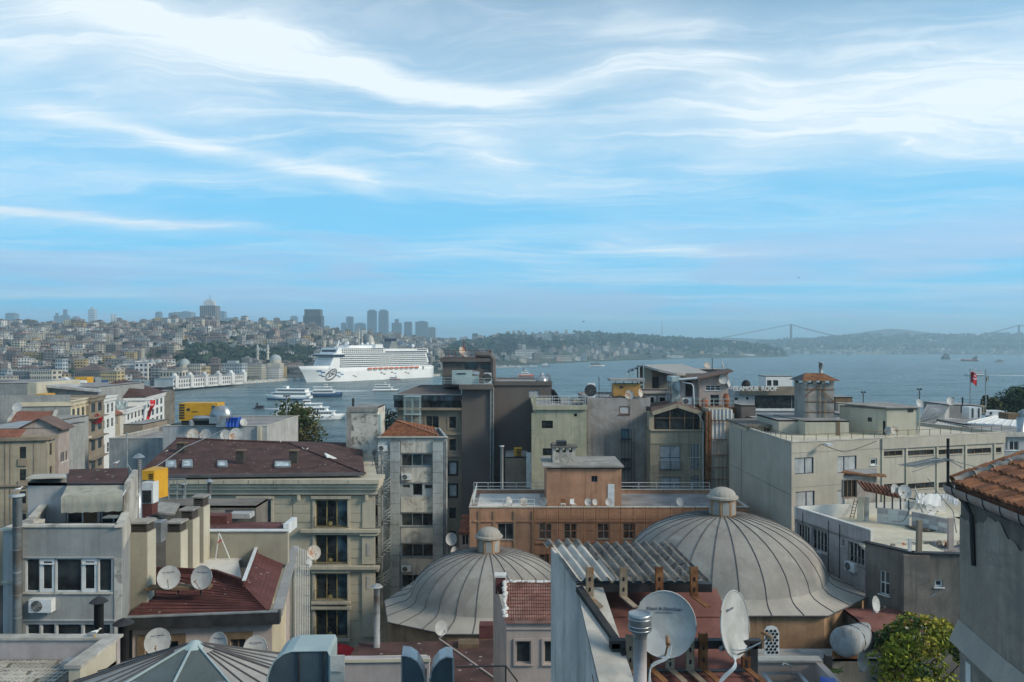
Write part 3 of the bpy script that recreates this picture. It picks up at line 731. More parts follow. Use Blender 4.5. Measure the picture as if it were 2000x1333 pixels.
for off in (-11,11):
    a = MB();pts = []
    for i in range(41):
        t = i/40;pts.append(bridge_pt(t)+Vector((0,off,dz+6+(tz-dz-6)*(2*t-1)**2)))
    a.tube([bridge_pt(-.42)+Vector((0,off,dz))]+pts+[bridge_pt(1.42)+Vector((0,off,dz))],1.5,5);a.build('main_cable','bridge_steel',o)
a = MB()
for i in range(1,60):
    t = i/60
    for off in (-11,11): p = bridge_pt(t)+Vector((0,off,0));a.bar(p+Vector((0,0,dz)),p+Vector((0,0,dz+6+(tz-dz-6)*(2*t-1)**2)),.35)
a.build('hanger','bridge_steel',o,kind='stuff')
# television mast far off
a = MB();p = P(1293,640,6500);a.cyl((p.x,p.y,60),(p.x,p.y,ZP(633,6500)),6,2);a.cyl((p.x,p.y,ZP(632,6500)),(p.x,p.y,ZP(626,6500)),4,.6)
tag(a.build('broadcast_mast','tower_grey'),'thin broadcast mast faint above the far ridge','mast')

# ------------------------------------------------------------------ haze
a = MB();a.box(-13050,13050,-1550,15050,-4,325)
hm = bpy.data.materials.new('haze_air');hm.use_nodes = True;hn = hm.node_tree;hn.nodes.clear()
pv = hn.nodes.new('ShaderNodeVolumePrincipled');pv.inputs['Color'].default_value = (.62,.87,1,1);pv.inputs['Density'].default_value = 1.65e-4;pv.inputs['Anisotropy'].default_value = .25
oo = hn.nodes.new('ShaderNodeOutputMaterial');hn.links.new(pv.outputs[0],oo.inputs['Volume'])
MATS['haze_air'] = hm
tag(a.build('haze','haze_air'),'pale blue haze lying over the strait','haze',kind='stuff')
# ------------------------------------------------------------------ text
def text_mesh(s,size,ext=.01,bold=0.):
    cu = bpy.data.curves.new('t','FONT');cu.body = s;cu.size = size;cu.extrude = ext;cu.offset = bold;cu.align_x = 'CENTER';cu.resolution_u = 3
    ob = bpy.data.objects.new('t',cu);COL.objects.link(ob);dg = bpy.context.evaluated_depsgraph_get()
    me = bpy.data.meshes.new_from_object(ob.evaluated_get(dg));bpy.data.objects.remove(ob);bpy.data.curves.remove(cu);return me
def text(parent,name,s,size,loc,rot,m,ext=.01,sc=(1,1,1),curve=None):
    me = text_mesh(s,size,ext);me.materials.clear();me.materials.append(MATS[m])
    if curve:
        for v in me.vertices: v.co.z += curve(v.co.x,v.co.y)
    o = bpy.data.objects.new(name,me);COL.objects.link(o);o.parent = parent;o.location = Vector(loc)-ORG.get(parent.name,Vector());o.rotation_euler = rot;o.scale = sc;return o
# ------------------------------------------------------------------ boats
mat('hull_blue',(.03,.08,.17),.4,.1,.3,bump=0);mat('hull_dark',(.05,.035,.04),.5,.2,.3,bump=0);mat('hull_red',(.30,.06,.035),.5,.15,.3,bump=0);mat('boat_orange',(.55,.13,.04),.5,.1,.3,bump=0)
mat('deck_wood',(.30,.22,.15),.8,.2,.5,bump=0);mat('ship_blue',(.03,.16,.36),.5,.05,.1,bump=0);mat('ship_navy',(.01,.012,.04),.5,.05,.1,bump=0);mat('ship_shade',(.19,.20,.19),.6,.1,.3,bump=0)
def hull(mb,L,B,D,bow=.22,flare=.25,stern=.85,n=14,x0=0.):
    """boat hull: bow at +x end, keel line at z=-.6, sheer rising to the bow"""
    rings = []
    for i in range(n+1):
        t = i/n;w = 1. if t < 1-bow*1.6 else max(0.0,1-((t-(1-bow*1.6))/(bow*1.6))**2);w *= stern+(1-stern)*min(1,t*4)
        z = D*(1+.28*max(0,(t-.55)/.45)**2);over = flare*D*max(0,(t-.7)/.3)
        x = x0-L/2+L*t
        rings.append([(x,-B/2*w*.85,-.6),(x+over*.6,-B/2*w,z*.6),(x+over,-B/2*min(1,w+.04),z),(x+over,B/2*min(1,w+.04),z),(x+over*.6,B/2*w,z*.6),(x,B/2*w*.85,-.6)])
    vs = [v for r in rings for v in r];fs = []
    for i in range(n):
        for j in range(6): a = i*6+j;b = i*6+(j+1) % 6;fs.append((a,b,b+6,a+6))
    fs += [tuple(range(6)),tuple(range(len(vs)-1,len(vs)-7,-1))]
    mb.add(vs,fs)
def boat(name,lab,cat,px,ywl,lpx,head,hullm='white_hull',decks=2,B=None,D=None,canopy=False,wake=0,trim=None,mast=True,dk='white_hull',hgt=2.6,cab=(.08,.78),tyres=False,funnel=None,group=None):
    """small ship: head +1 points right, -1 left"""
    d = H*F/(ywl-HY);L = lpx*d/F;B = B or L*.24;D = D or L*.06;rz = 0 if head > 0 else math.pi
    rz += head*.10
    o = lthing(name,lab,cat,(XP(px,d),d,0),(0,0,rz),group)
    a = MB();hull(a,L,B,D);a.build('hull',hullm,o,True)
    if trim: a = MB();hull(a,L*1.004,B*1.012,D*.34);a.build('waterline_band',trim,o,True)
    z = D*1.0
    for k in range(decks):
        c0,c1 = cab[0]+.03*k,cab[1]-.10*k;x0,x1 = -L/2+L*c0,-L/2+L*c1;w = B*(.84-.05*k)
        top = canopy and k == decks-1
        a = MB()
        if not top:
            a.add([(x0,-w/2,z),(x1,-w/2,z),(x1-hgt*.5,-w/2,z+hgt),(x0,-w/2,z+hgt),(x0,w/2,z),(x1,w/2,z),(x1-hgt*.5,w/2,z+hgt),(x0,w/2,z+hgt)],[(0,1,2,3),(7,6,5,4),(1,5,6,2),(0,3,7,4),(3,2,6,7)])
        else:
            for i in range(9):
                for sy in (-1,1): x = x0+(x1-x0)*i/8;a.bar((x,sy*w*.48,z),(x,sy*w*.48,z+hgt),.15)
            a.box(x0,x1,-w/2,w/2,z,z+.9)
        cabo = a.build('cabin',dk,o)
        a = MB();a.box(x0-.5,x1+.4,-w/2-.35,w/2+.35,z+hgt+.01,z+hgt+.28);a.build('deck_roof',dk,cabo)
        if not top:
            a = MB();n = max(4,int((x1-x0)/1.7))
            for i in range(n):
                x = x0+.5+(x1-x0-2.2)*(i+.5)/n;q = (x1-x0-2.2)/n*.4
                for sy in (-1,1): a.box(x-q,x+q,sy*w/2-.06,sy*w/2+.06,z+hgt*.36,z+hgt*.82)
            a.build('window','far_window',cabo,kind='stuff')
        z += hgt+.28
    xb = -L/2+L*(cab[1]-.12*decks)
    a = MB();a.box(xb-L*.10,xb,-B*.24,B*.24,z,z+2.2);a.build('wheelhouse',dk,o)
    a = MB();a.box(xb-L*.095,xb+.06,-B*.25,B*.25,z+.9,z+1.7);a.build('wheelhouse_window','far_window',o)
    if mast: a = MB();a.cyl((xb-L*.05,0,z+2.2),(xb-L*.05,0,z+2.2+L*.11),.14,.06);a.bar((xb-L*.05,-1.2,z+2.2+L*.07),(xb-L*.05,1.2,z+2.2+L*.07),.1);a.build('mast','steel_grey',o)
    if funnel: a = MB();a.cyl((-L*.12,0,z-1),(-L*.14,0,z+3.6),1.3,1.1);a.build('funnel',funnel,o)
    if tyres:
        for i in range(7):
            a = MB();x = -L*.36+L*.11*i;a.lathe([(.35,-.2),(.62,-.2),(.62,.2),(.35,.2),(.35,-.2)],10)
            a.v = [(x+v[0],-B/2-.12+v[2],D*.62+v[1]) for v in a.v];a.build('tyre_fender','dark_metal',o)
    if wake:
        a = MB();n = 16;vs = []
        for i in range(n+1):
            t = i/n;x = L*.45-(L+wake)*t;w_ = B*(.5+1.5*min(1,t*2)+t*2.);vs += [(x,-w_/2-math.sin(i)*.5,.10),(x,w_/2+math.cos(i*1.3)*.5,.10)]
        a.add(vs,[(2*i,2*i+1,2*i+3,2*i+2) for i in range(n)]);a.build('wake','foam',o,kind='stuff')
    return o
boat('car_ferry','streamlined white car ferry with tall wheelhouse beside a blue ferry','ferry',564,781,88,-1,decks=2,B=12,D=3.6,trim='hull_blue',hgt=2.6,cab=(.05,.86))
boat('ferry','blue-hulled open-decked ferry passing the white car ferry','ferry',637,775.5,60,1,hullm='hull_blue',decks=2,canopy=True,B=8,D=3.4)
boat('tour_boat','three-decked white tour boat with tyre fenders leaving the shore','tour boat',606,819,132,1,decks=3,canopy=True,B=9,D=2.7,tyres=True,hgt=2.1,cab=(.03,.86),wake=50)
boat('fishing_boat','small dark motor boat following the tour boat','boat',505,799,24,-1,hullm='hull_dark',decks=1,dk='hull_dark',wake=22,hgt=1.6)
boat('ferry','white and brown two-decked ferry trailing a long wake near the cruise ship','ferry',753,764,50,1,decks=2,B=7.5,trim='hull_dark',canopy=False,wake=95,hgt=2.3)
boat('tugboat','small red work boat alongside the cruise ship hull','boat',771,741.5,22,1,hullm='hull_red',decks=1,hgt=2.2)
boat('tugboat','red and white tugboat with a tall mast on open water','tugboat',1027,736,30,1,hullm='boat_orange',decks=2,D=3.0,hgt=2.6,cab=(.2,.75),funnel='hull_dark')
boat('ferry','grey ferry crossing near the far palace','ferry',1066,716,17,1,decks=2,hullm='hull_dark',B=8)
boat('ferry','low grey ferry with a white bow near the far shore','ferry',1166,716,31,1,decks=2,B=9,dk='far_grey')
boat('tour_boat','white ferry with dark bow crossing behind the flagpoles','ferry',1902,733.5,36,-1,decks=2,B=8,trim='hull_dark',wake=120,hgt=3)
o = boat('cargo_ship','dark cargo ship seen end-on far out on the strait','ship',1846,702,15,-1,hullm='hull_dark',decks=3,D=7,B=20,dk='far_dim grey',hgt=4,wake=120)
boat('cargo_ship','rusty red coaster with aft wheelhouse far out on the strait','ship',1893,705.5,31,-1,hullm='hull_red',decks=2,D=5,B=10,dk='hull_dark',cab=(.06,.34),hgt=4)
boat('ferry','small pale ferry right of the rusty coaster','ferry',1950,709,20,-1,decks=2,dk='far_grey',B=8)
boat('ferry','tiny grey boat close to the eastern shore barracks','boat',1657,696,7,-1,decks=1,dk='far_grey',hullm='hull_dark',B=8)
for i,(px,y,l) in enumerate(((972,718.5,14),(985,717.5,13),(998,717,15),(1012,717.5,13),(1040,717,18))):
    boat('moored_yacht','small white yacht moored in the marina below the palace','yacht',px,y,l,1 if i % 2 else -1,decks=1,mast=True,group='yachts in the marina',hgt=2)
# breakwater of the marina
a = MB();p,q = PZ(958,719.5,0),PZ(1050,716,0);a.slab([p+Vector((0,0,1.4)),q+Vector((0,0,1.4)),q+Vector((0,9,1.4)),p+Vector((0,9,1.4))],3);struct('breakwater',a,'concrete')

# ------------------------------------------------------------------ cruise ship
sb = PZ(616,748,0);ss = PZ(848,737,0);sl = math.hypot(ss.x-sb.x,ss.y-sb.y);sa_ = math.atan2(ss.y-sb.y,ss.x-sb.x)
CS = lthing('cruise_ship','huge white cruise ship with blue painted bow moored at the far quay','cruise ship',(sb.x,sb.y,0),(0,0,sa_))
W = 33.
def hull_ring(x):
    """half breadth at waterline and deck, deck level, overhang for station x measured from the bow"""
    e = min(1,max(0,x)/42);wl = W/2*(1-(1-e)**2.2);dk_ = W/2*(1-(1-min(1,(x+13)/44))**2.6) if x > -13 else 0.2
    return wl,dk_
a = MB();st = [-12.9,-9,-5,0,6,12,20,30,42,60,100,150,190,212,sl];rows = []
for x in st:
    wl,dk_ = hull_ring(x);zt = 20.5 if x < 34 else (20.5-3.5*min(1,(x-34)/8));ring = []
    for sgn in (-1,1):
        q = []
        for k in range(5):
            f = k/4;z = -1+f*(zt+1);b = wl+(dk_-wl)*f**1.6;xx = x
            if x <= 0: xx = x*f**1.2 if x < 0 else x;b = dk_*f**1.6
            if x >= 212: b *= .93
            q.append((xx+(sl-x)*0,W/2+sgn*b,z))
        ring.append(q)
    rows.append(ring[0]+ring[1][::-1])
n = 10
a.add([v for r_ in rows for v in r_],[(i*n+j,i*n+j+1,(i+1)*n+j+1,(i+1)*n+j) for i in range(len(rows)-1) for j in range(n-1)]+[tuple(range(len(rows)*n-1,(len(rows)-1)*n-1,-1))])
a.build('hull','white_hull',CS,True)
# superstructure: raked front block with portholes, long body
def block(mb,x0,x1,z0,z1,r0=0,r1=0,y0=0.,y1=W,aft=0):
    mb.add([(x0,y0,z0),(x1,y0,z0),(x1,y1,z0),(x0,y1,z0),(x0+r0,y0,z1),(x1+r1,y0,z1),(x1+r1,y1,z1),(x0+r0,y1,z1)],[(0,1,5,4),(1,2,6,5),(2,3,7,6),(3,0,4,7),(4,5,6,7),(3,2,1,0)])
a = MB();block(a,22,40,17,36.5,10,0);block(a,40,sl-10,22.5,36.6,0,-6,1.6,W-1.6);block(a,36,sl-4,16.9,18.2,0,0,.2,W-.2);block(a,34,120,36.5,44,4,0,.6,W-.6);block(a,120,sl-12,36.6,42.5,0,-2,.3,W-.3)
block(a,60,112,44,47,4,-2,6,W-6);block(a,104,118,44,48.5,0,0,1,W-1)
SS = a.build('superstructure','white_hull',CS)
a = MB();block(a,25.6,46,32.6,35.2,.6,0,-2.4,W+2.4);a.build('bridge_windows','ship_navy',CS)
a = MB();block(a,26,45,35.21,36.3,.6,0,-2.6,W+2.6);a.build('bridge_wing','white_hull',CS)
a = MB();block(a,34.6,44,38.6,41.4,1.2,0,3,W-3);a.build('observation_window','ship_navy',CS)
for k in range(6):   # balcony decks: dark recess and pale slab with dividers
    z = 19.6+k*2.7;x0,x1 = 40+(0 if k else 2),sl-13-k*1.0
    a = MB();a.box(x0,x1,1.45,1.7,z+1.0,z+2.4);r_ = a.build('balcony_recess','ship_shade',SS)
    a = MB();a.box(x0-.5,x1+.5,.15,1.9,z-.12,z+.12);a.box(x0,x1,.15,.25,z+.12,z+1.0);a.build('balcony_deck','white_hull',SS)
    a = MB();i = x0
    while i < x1: a.box(i-.08,i+.08,.3,1.55,z+.12,z+2.5);i += 3.2
    a.build('balcony_divider','white_hull',SS,kind='stuff')
a = MB()
for k in range(3):
    for i in range(22): a.box(44+i*3.4,46.4+i*3.4,.5,.75,37.4+k*2.1,38.7+k*2.1)
a.build('cabin_window','far_window',SS,kind='stuff')
a = MB();a.box(122,sl-16,.2,.45,37.2,38.9);a.box(186,sl-16,.2,.45,40.2,41.7);a.box(96,119,.5,.72,42,43.2);a.build('deck_window','ship_navy',SS)
a = MB()
for k in range(5):
    for i in range(8):
        f = (19+k*2.7-17)/19.5;x = 22+10*f-.06;y = 4+i*3.4;a.obox((x,y,20.2+k*2.7),(.1,0,.05),(0,.55,0),(0,0,.5))
a.build('porthole','far_window',CS,kind='stuff')
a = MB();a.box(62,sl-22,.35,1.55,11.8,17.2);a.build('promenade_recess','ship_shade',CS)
for i in range(10):
    a = MB();x = 92+i*10.2;a.ball((x,-.9,15.4),4.6,2.0,1.7,10,6);lb = a.build('lifeboat','boat_orange',CS,True)
    a = MB();a.ball((x,-.55,14.3),4.35,1.75,1.0,10,6);a.build('lifeboat_hull','white_hull',lb,True)
    a = MB();a.bar((x-3.4,.6,17.4),(x-3.4,-1.2,16.6),.3);a.bar((x+3.4,.6,17.4),(x+3.4,-1.2,16.6),.3);a.build('davit','white_hull',lb)
a = MB();block(a,138,156,42.5,53,5,-3,9,24);a.build('funnel','ship_shade',CS)
a = MB();block(a,142,154,53,57,1,-1,10,23);a.build('funnel_cap','ship_navy',CS)
for x,y,r_ in ((62,10,2.2),(70,22,2.0),(96,8,1.8),(185,8,2.6),(108,12,2.0),(101,24,1.7)):
    a = MB();a.ball((x,y,(47 if 56 < x < 115 else 43)+r_*1.3),r_,n=10,m=6);a.cyl((x,y,42),(x,y,(47 if 56 < x < 115 else 43)+.6),.6);a.build('radome','white_hull',CS,True)
a = MB();a.bar((50,W/2,44),(53,W/2,54),1.2);a.bar((51.5,W/2-5,50),(51.5,W/2+5,50),.4);a.bar((46,W/2,44),(52,W/2,50),.6);a.build('radar_mast','white_hull',CS)
a = MB();a.tube([(160+6*math.cos(t*.7)+t*1.2,10+6*math.sin(t*.7),44+t*.55) for t in range(14)],.7);a.build('water_slide','steel_grey',CS)
a = MB();a.tube([(168+t*2.,18+4*math.sin(t*.6),52-t*.6) for t in range(12)],.6);a.build('water_slide','ship_blue',CS)
# painting on the bow: blue tiles and an oval with curling lines
def hull_y(x,z):
    wl,dk_ = hull_ring(x);zt = 20.5;f = max(0,(z+1)/(zt+1));b = wl+(dk_-wl)*f**1.6;return W/2-b-.12
def patch(x0,x1,z0,z1,m):
    a = MB();n = 4
    for i in range(n):
        p,q = x0+(x1-x0)*i/n,x0+(x1-x0)*(i+1)/n;a.quad((p,hull_y(p,z0),z0),(q,hull_y(q,z0),z0),(q,hull_y(q,z1),z1),(p,hull_y(p,z1),z1))
    a.build('painted_tile',m,CS)
for x0,x1,z0,z1,m in ((7,13,13.5,15.3,'ship_blue'),(12.5,18,11.6,13.4,'ship_blue'),(11,15,8.2,9.6,'ship_blue'),(14,18,6.6,7.8,'ship_navy'),(36.5,41,10.8,12.4,'ship_blue'),(41,46,8.4,10.0,'ship_blue'),(34,38,7.2,8.4,'ship_blue'),(37,41,5.6,6.8,'ship_navy'),(62,65,6.5,7.7,'ship_navy'),(65.5,68.5,5.2,6.4,'ship_navy'),(112,117,8.6,10,'ship_navy'),(117.5,122,6.8,8.2,'ship_navy'),(132,137,9,10.2,'ship_navy'),(138,143,7.4,8.6,'ship_blue'),(160,164,8.2,9.4,'ship_navy'),(165,169,6.6,7.8,'ship_navy')): patch(x0,x1,z0,z1,m)
a = MB()
def hl(pts,w): a.tube([(x,hull_y(x,z)-.05,z) for x,z in pts],w,4)
for sc in (1.,.84): hl([(27+8.2*sc*math.cos(t*.2618),9.4+6.4*sc*math.sin(t*.2618)+.45*8.2*sc*math.cos(t*.2618)) for t in range(25)],.34)
for k in range(4): hl([(22+k*2.6+2.2*math.sin(t*.4),5.0+k*1.2+t*.95) for t in range(8)],.32)
hl([(26+2.3*math.cos(t*.5),9.2+2.3*math.sin(t*.5)) for t in range(10)],.36);hl([(30.5+1.9*math.cos(t*.5),11.5+2*math.sin(t*.5)) for t in range(12)],.36)
a.build('painted_emblem','ship_navy',CS)
# ------------------------------------------------------------------ near palette
mat('asphalt',(.06,.06,.062),.95,.3,.3)
mat('hotel_stone',(.46,.42,.32),.85,.10,.4,streak=.16,bump=.1);mat('hotel_trim',(.50,.46,.36),.85,.12,.4,streak=.25,bump=.1);mat('gold_frame',(.30,.24,.10),.5,.2,2,bump=0)
mat('shingle_brown',(.085,.047,.043),.95,.35,.8,bump=.5,fine=14,dots=1.6,dot_col=(.33,.31,.29));mat('shingle_red',(.12,.048,.045),.95,.3,.8,bump=.5,fine=14,dots=1.8,dot_col=(.30,.26,.25))
mat('grey_brown_wall',(.145,.128,.118),.95,.12,.25,streak=.08,bump=.35,fine=5);mat('taupe_stone',(.26,.22,.17),.9,.15,.4,streak=.2)
mat('green_plaster',(.43,.42,.31),.9,.12,.4,streak=.30,stain=(.25,.27,.20),stain_amt=.5);mat('grey_plaster',(.29,.265,.24),.92,.2,.4,streak=.45,stain=(.42,.41,.41),stain_amt=.55,stain_scale=.25,bump=.3,fine=4)
mat('beige_render',(.36,.32,.24),.9,.12,.4,streak=.3);mat('orange_plaster',(.45,.255,.16),.9,.16,.5,streak=.4,stain=(.26,.15,.10),stain_amt=.5)
mat('white_wash',(.56,.54,.48),.9,.14,.5,streak=.45,stain=(.16,.15,.14),stain_amt=.75,stain_scale=.55,fine=5);mat('peeling_white',(.60,.585,.52),.9,.12,.6,streak=.3,stain=(.10,.095,.09),stain_amt=.9,stain_scale=1.1,fine=4);mat('cladding_panel',(.38,.42,.42),.7,.16,.5,streak=.3,stain=(.20,.20,.20),stain_amt=.5)
mat('pale_render',(.45,.425,.36),.9,.10,.35,streak=.2,bump=.3,fine=6);mat('pale_render_cream',(.48,.46,.37),.9,.10,.35,streak=.2,bump=.25,fine=6)
mat('lilac_tile',(.44,.405,.40),.8,.14,.5,streak=.3,stain=(.25,.22,.23),stain_amt=.4);mat('dark_render',(.20,.185,.16),.95,.22,.5,streak=.5,stain=(.09,.09,.085),stain_amt=.55,bump=.4)
mat('blue_grey_wall',(.31,.325,.32),.9,.12,.6,streak=.4,stain=(.20,.21,.21),stain_amt=.35,bump=.2);mat('light_blue_wall',(.41,.425,.43),.9,.12,.6,streak=.3)
mat('pink_beige_wall',(.42,.36,.33),.9,.12,.6,streak=.25);mat('chimney_render',(.36,.34,.27),.9,.10,.6,streak=.15)
mat('terrace_white',(.60,.60,.57),.9,.12,.5,stain=(.44,.42,.38),stain_amt=.4);mat('terrace_cream',(.57,.54,.43),.9,.14,.4,stain=(.40,.36,.28),stain_amt=.5)
mat('lead_dome',(.275,.262,.238),.8,.16,.35,streak=.12,stain=(.36,.36,.33),stain_amt=.5,stain_scale=.3,spec=.2,fine=5,bump=.12);mat('lead_seam',(.10,.10,.105),.8,.2,1);mat('lead_skirt',(.36,.34,.30),.85,.14,.4,stain=(.26,.26,.24),stain_amt=.5,bump=.1)
mat('drum_stone',(.36,.235,.14),.9,.2,.6,streak=.5,stain=(.20,.13,.09),stain_amt=.6)
mat('galvanised',(.42,.45,.47),.38,.2,1.5,metal=.75,bump=.05);mat('yellow_steel',(.60,.33,.03),.55,.12,.8,streak=.15,bump=0);mat('orange_steel',(.42,.24,.08),.6,.15,.8,streak=.3,bump=0)
mat('dish_white',(.46,.48,.48),.5,.12,1.5,streak=.25,stain=(.30,.31,.30),stain_amt=.55,stain_scale=1.8,bump=0);mat('dish_rust',(.50,.49,.45),.6,.15,1.5,stain=(.33,.14,.05),stain_amt=.95,stain_scale=1.3,bump=0);mat('rust',(.19,.085,.04),.9,.45,3,bump=.3,stain=(.30,.16,.07),stain_amt=.7,stain_scale=3);mat('rust_pale',(.28,.23,.17),.8,.3,3,bump=.2,stain=(.25,.11,.04),stain_amt=.85,stain_scale=2.2)
mat('asbestos',(.23,.215,.19),.95,.4,2.5,bump=.6,stain=(.07,.066,.06),stain_amt=.85,stain_scale=5.,fine=22);mat('asbestos_pale',(.48,.47,.43),.95,.2,1.2,bump=.3,stain=(.30,.30,.28),stain_amt=.5,stain_scale=1.6)
mat('wall_bluewash',(.60,.56,.51),.95,.2,.8,streak=.75,stain=(.30,.31,.33),stain_amt=.5,bump=.3);mat('red_membrane',(.20,.085,.07),.9,.2,.6,streak=.2,stain=(.28,.15,.13),stain_amt=.35,fine=18)
mat('pink_tile_roof',(.27,.14,.12),.9,.35,1.4,bump=.3,stain=(.42,.33,.30),stain_amt=.4,stain_scale=1.2);mat('mortar_white',(.62,.62,.60),.95,.12,3,bump=.5)
mat('tank_grey',(.30,.34,.36),.55,.2,1,stain=(.16,.11,.08),stain_amt=.6,stain_scale=1.5);mat('blue_plastic',(.02,.09,.42),.45,.1,1,bump=0);mat('red_cloth',(.45,.02,.03),.85,.15,1,bump=0);mat('white_cloth',(.72,.74,.76),.9,.06,1,bump=.1);mat('awning_cloth',(.37,.365,.31),.9,.12,1.2,streak=.4);mat('shutter_brown',(.17,.12,.075),.8,.2,2)
mat('curtain',(.42,.45,.46),.9,.15,1.5,streak=.4,bump=0);mat('white_pvc',(.62,.66,.67),.5,.1,2,bump=0);mat('blue_frame',(.05,.07,.10),.5,.2,2,bump=0);mat('brown_frame',(.16,.075,.05),.6,.2,2,bump=0)
mat('corrugated_pale',(.50,.52,.51),.55,.15,.6,streak=.35,stain=(.30,.16,.09),stain_amt=.35);mat('corrugated_beige',(.40,.36,.29),.7,.15,.6,streak=.35);mat('metal_roof',(.32,.32,.31),.55,.15,.5,streak=.2);mat('glass_roof',(.10,.125,.125),.3,.25,.5,spec=.5,bump=.03)
mat('teal_metal',(.36,.46,.47),.5,.12,1,bump=.02);mat('clay_tile',(.30,.13,.065),.85,.4,2.2,bump=.4,stain=(.16,.075,.045),stain_amt=.6,stain_scale=1.7);mat('clay_tile_dark',(.20,.09,.055),.85,.4,2.2,bump=.4)
mat('bark',(.09,.07,.055),.95,.3,4,bump=.6);mat('leaf_olive',(.085,.085,.032),.8,.5,.5,bump=0,fine=1.2);mat('leaf_green',(.045,.085,.025),.8,.5,.5,bump=0,fine=1.2);mat('leaf_lime',(.22,.26,.03),.75,.5,.9,bump=0,fine=2);mat('leaf_yellow',(.38,.33,.04),.75,.4,.9,bump=0,fine=2)
mat('white_plume',(.72,.72,.70),.8,.05,3,bump=0);mat('gull_grey',(.24,.25,.27),.8,.1,3,bump=0);mat('terracotta',(.34,.12,.06),.8,.2,2);mat('ink_blue',(.04,.05,.12),.7,.1,2,bump=0);mat('ink_black',(.015,.015,.017),.7,.1,2,bump=0);mat('vent_slat',(.06,.055,.05),.8,.2,3);mat('stone_paving',(.42,.41,.37),.9,.25,1.6,bump=.3,stain=(.26,.25,.23),stain_amt=.5,stain_scale=1.2)

# ------------------------------------------------------------------ ground of the near town
def gz(y): return 9.0 if y < 130 else max(2.4,9-(y-130)*.05)
mb = MB();ys = [-80,0,60,130,180,230,285]
mb.add([(x,y,gz(y)) for y in ys for x in (-700,700)],[(2*i,2*i+1,2*i+3,2*i+2) for i in range(len(ys)-1)]);mb.quad((-700,285,gz(285)),(700,285,gz(285)),(700,285,-2),(-700,285,-2));struct('ground',mb,'asphalt')

# ------------------------------------------------------------------ kit: dishes, air conditioners, chimneys, gulls
def dish(foot,dia,yaw,pitch,lab,m='dish_white',mast=.5,group=None,text_s=None,arm=True,roll=0.):
    """satellite dish: foot = where its post stands; yaw 0 faces the camera, positive turns to the right; pitch tilts up"""
    o = lthing('satellite_dish',lab,'satellite dish',foot,(0,0,yaw),group);r = dia/2
    a = MB();a.cyl((0,0,0),(0,0,mast),.028,n=8);a.bar((0,0,mast),(0,-.03,mast+.02),.06);a.bar((-.12,0,0),(.12,0,0),.05);a.build('post','steel_grey',o)
    cp,sp = math.cos(pitch),math.sin(pitch);c = Vector((0,-.16,mast+r*.25)) if mast < dia else Vector((0,-.16,mast))
    def T(x,y,z):    # dish frame: opens along -y
        return Vector((x,y*cp+z*sp,-y*sp+z*cp))+c
    a = MB();n,k = 28,5;dep = dia*.085
    for side in (0,1):
        vs = [];off = .012*side
        for i in range(k+1):
            q = i/k
            for j in range(n): an = 2*math.pi*j/n;vs.append(T(r*q*math.cos(an)*.94,off+dep*(1-q*q),r*q*math.sin(an)))
        a.add(vs,[(i*n+j,i*n+(j+1) % n,(i+1)*n+(j+1) % n,(i+1)*n+j) for i in range(k) for j in range(n)])
    a.build('reflector',m,o,True)
    a = MB();pts = [T(r*.95*math.cos(2*math.pi*j/n),0,r*1.01*math.sin(2*math.pi*j/n)) for j in range(n+1)];a.tube(pts,dia*.011,5);a.build('rim',m,o,True)
    if arm:
        e = T(0,-dia*.55,-r*.28);a = MB();a.tube([T(0,dep*.5,-r*.95),T(0,-dia*.12,-r*.8),e],dia*.014,6);a.build('feed_arm','rust_pale',o)
        a = MB();a.cyl(e+Vector((0,-.03,-.01)),T(0,-dia*.42,-r*.16),dia*.035,dia*.028,8);a.cyl(e,e+Vector((0,-.02,-dia*.07)),dia*.02,n=6);a.build('receiver','rust_pale',o)
    if text_s:
        for s_,sz,zz_ in text_s:
            me = text_mesh(s_,sz*dia,.001);me.materials.clear();me.materials.append(MATS['ink_blue'])
            for v in me.vertices:
                x,z = v.co.x,v.co.y+zz_*dia;q2 = (x*x/(.94*.94)+z*z)/(r*r);p = T(x,dep*(1-q2)-.008-v.co.z,z);v.co = p
            t_ = bpy.data.objects.new('lettering',me);COL.objects.link(t_);t_.parent = o
    return o
def ac_unit(p,yaw,lab,w=.85,group=None,h=.58,dpt=.3):
    """outdoor unit: p = middle of its foot, yaw 0 faces the camera"""
    o = lthing('air_conditioner',lab,'air conditioner',p,(0,0,yaw),group)
    a = MB();a.box(-w/2,w/2,-dpt,0,.06,h+.06);a.build('casing','white_pvc',o)
    a = MB();a.lathe([(.02,0),(h*.40,0),(h*.43,.02),(h*.43,.04)],18);a.v = [(v[0]-w*.14,-dpt-.012+v[2]*.3-.004,h*.5+.06+v[1]) for v in a.v];a.build('fan','dark_metal',o)
    a = MB()
    for q in range(5): rr = h*.43*(q+1)/5;a.tube([(-w*.14+rr*math.cos(t*.524),-dpt-.03,h*.5+.06+rr*math.sin(t*.524)) for t in range(13)],.006,4)
    for t in range(4): a.bar((-w*.14-h*.43*math.cos(t*.785),-dpt-.028,h*.5+.06-h*.43*math.sin(t*.785)),(-w*.14+h*.43*math.cos(t*.785),-dpt-.028,h*.5+.06+h*.43*math.sin(t*.785)),.008)
    a.build('fan_guard','steel_grey',o)
    a = MB();a.box(-w*.38,-w*.33,-dpt,.05,0,.06);a.box(w*.33,w*.38,-dpt,.05,0,.06);a.build('bracket','steel_grey',o)
    return o
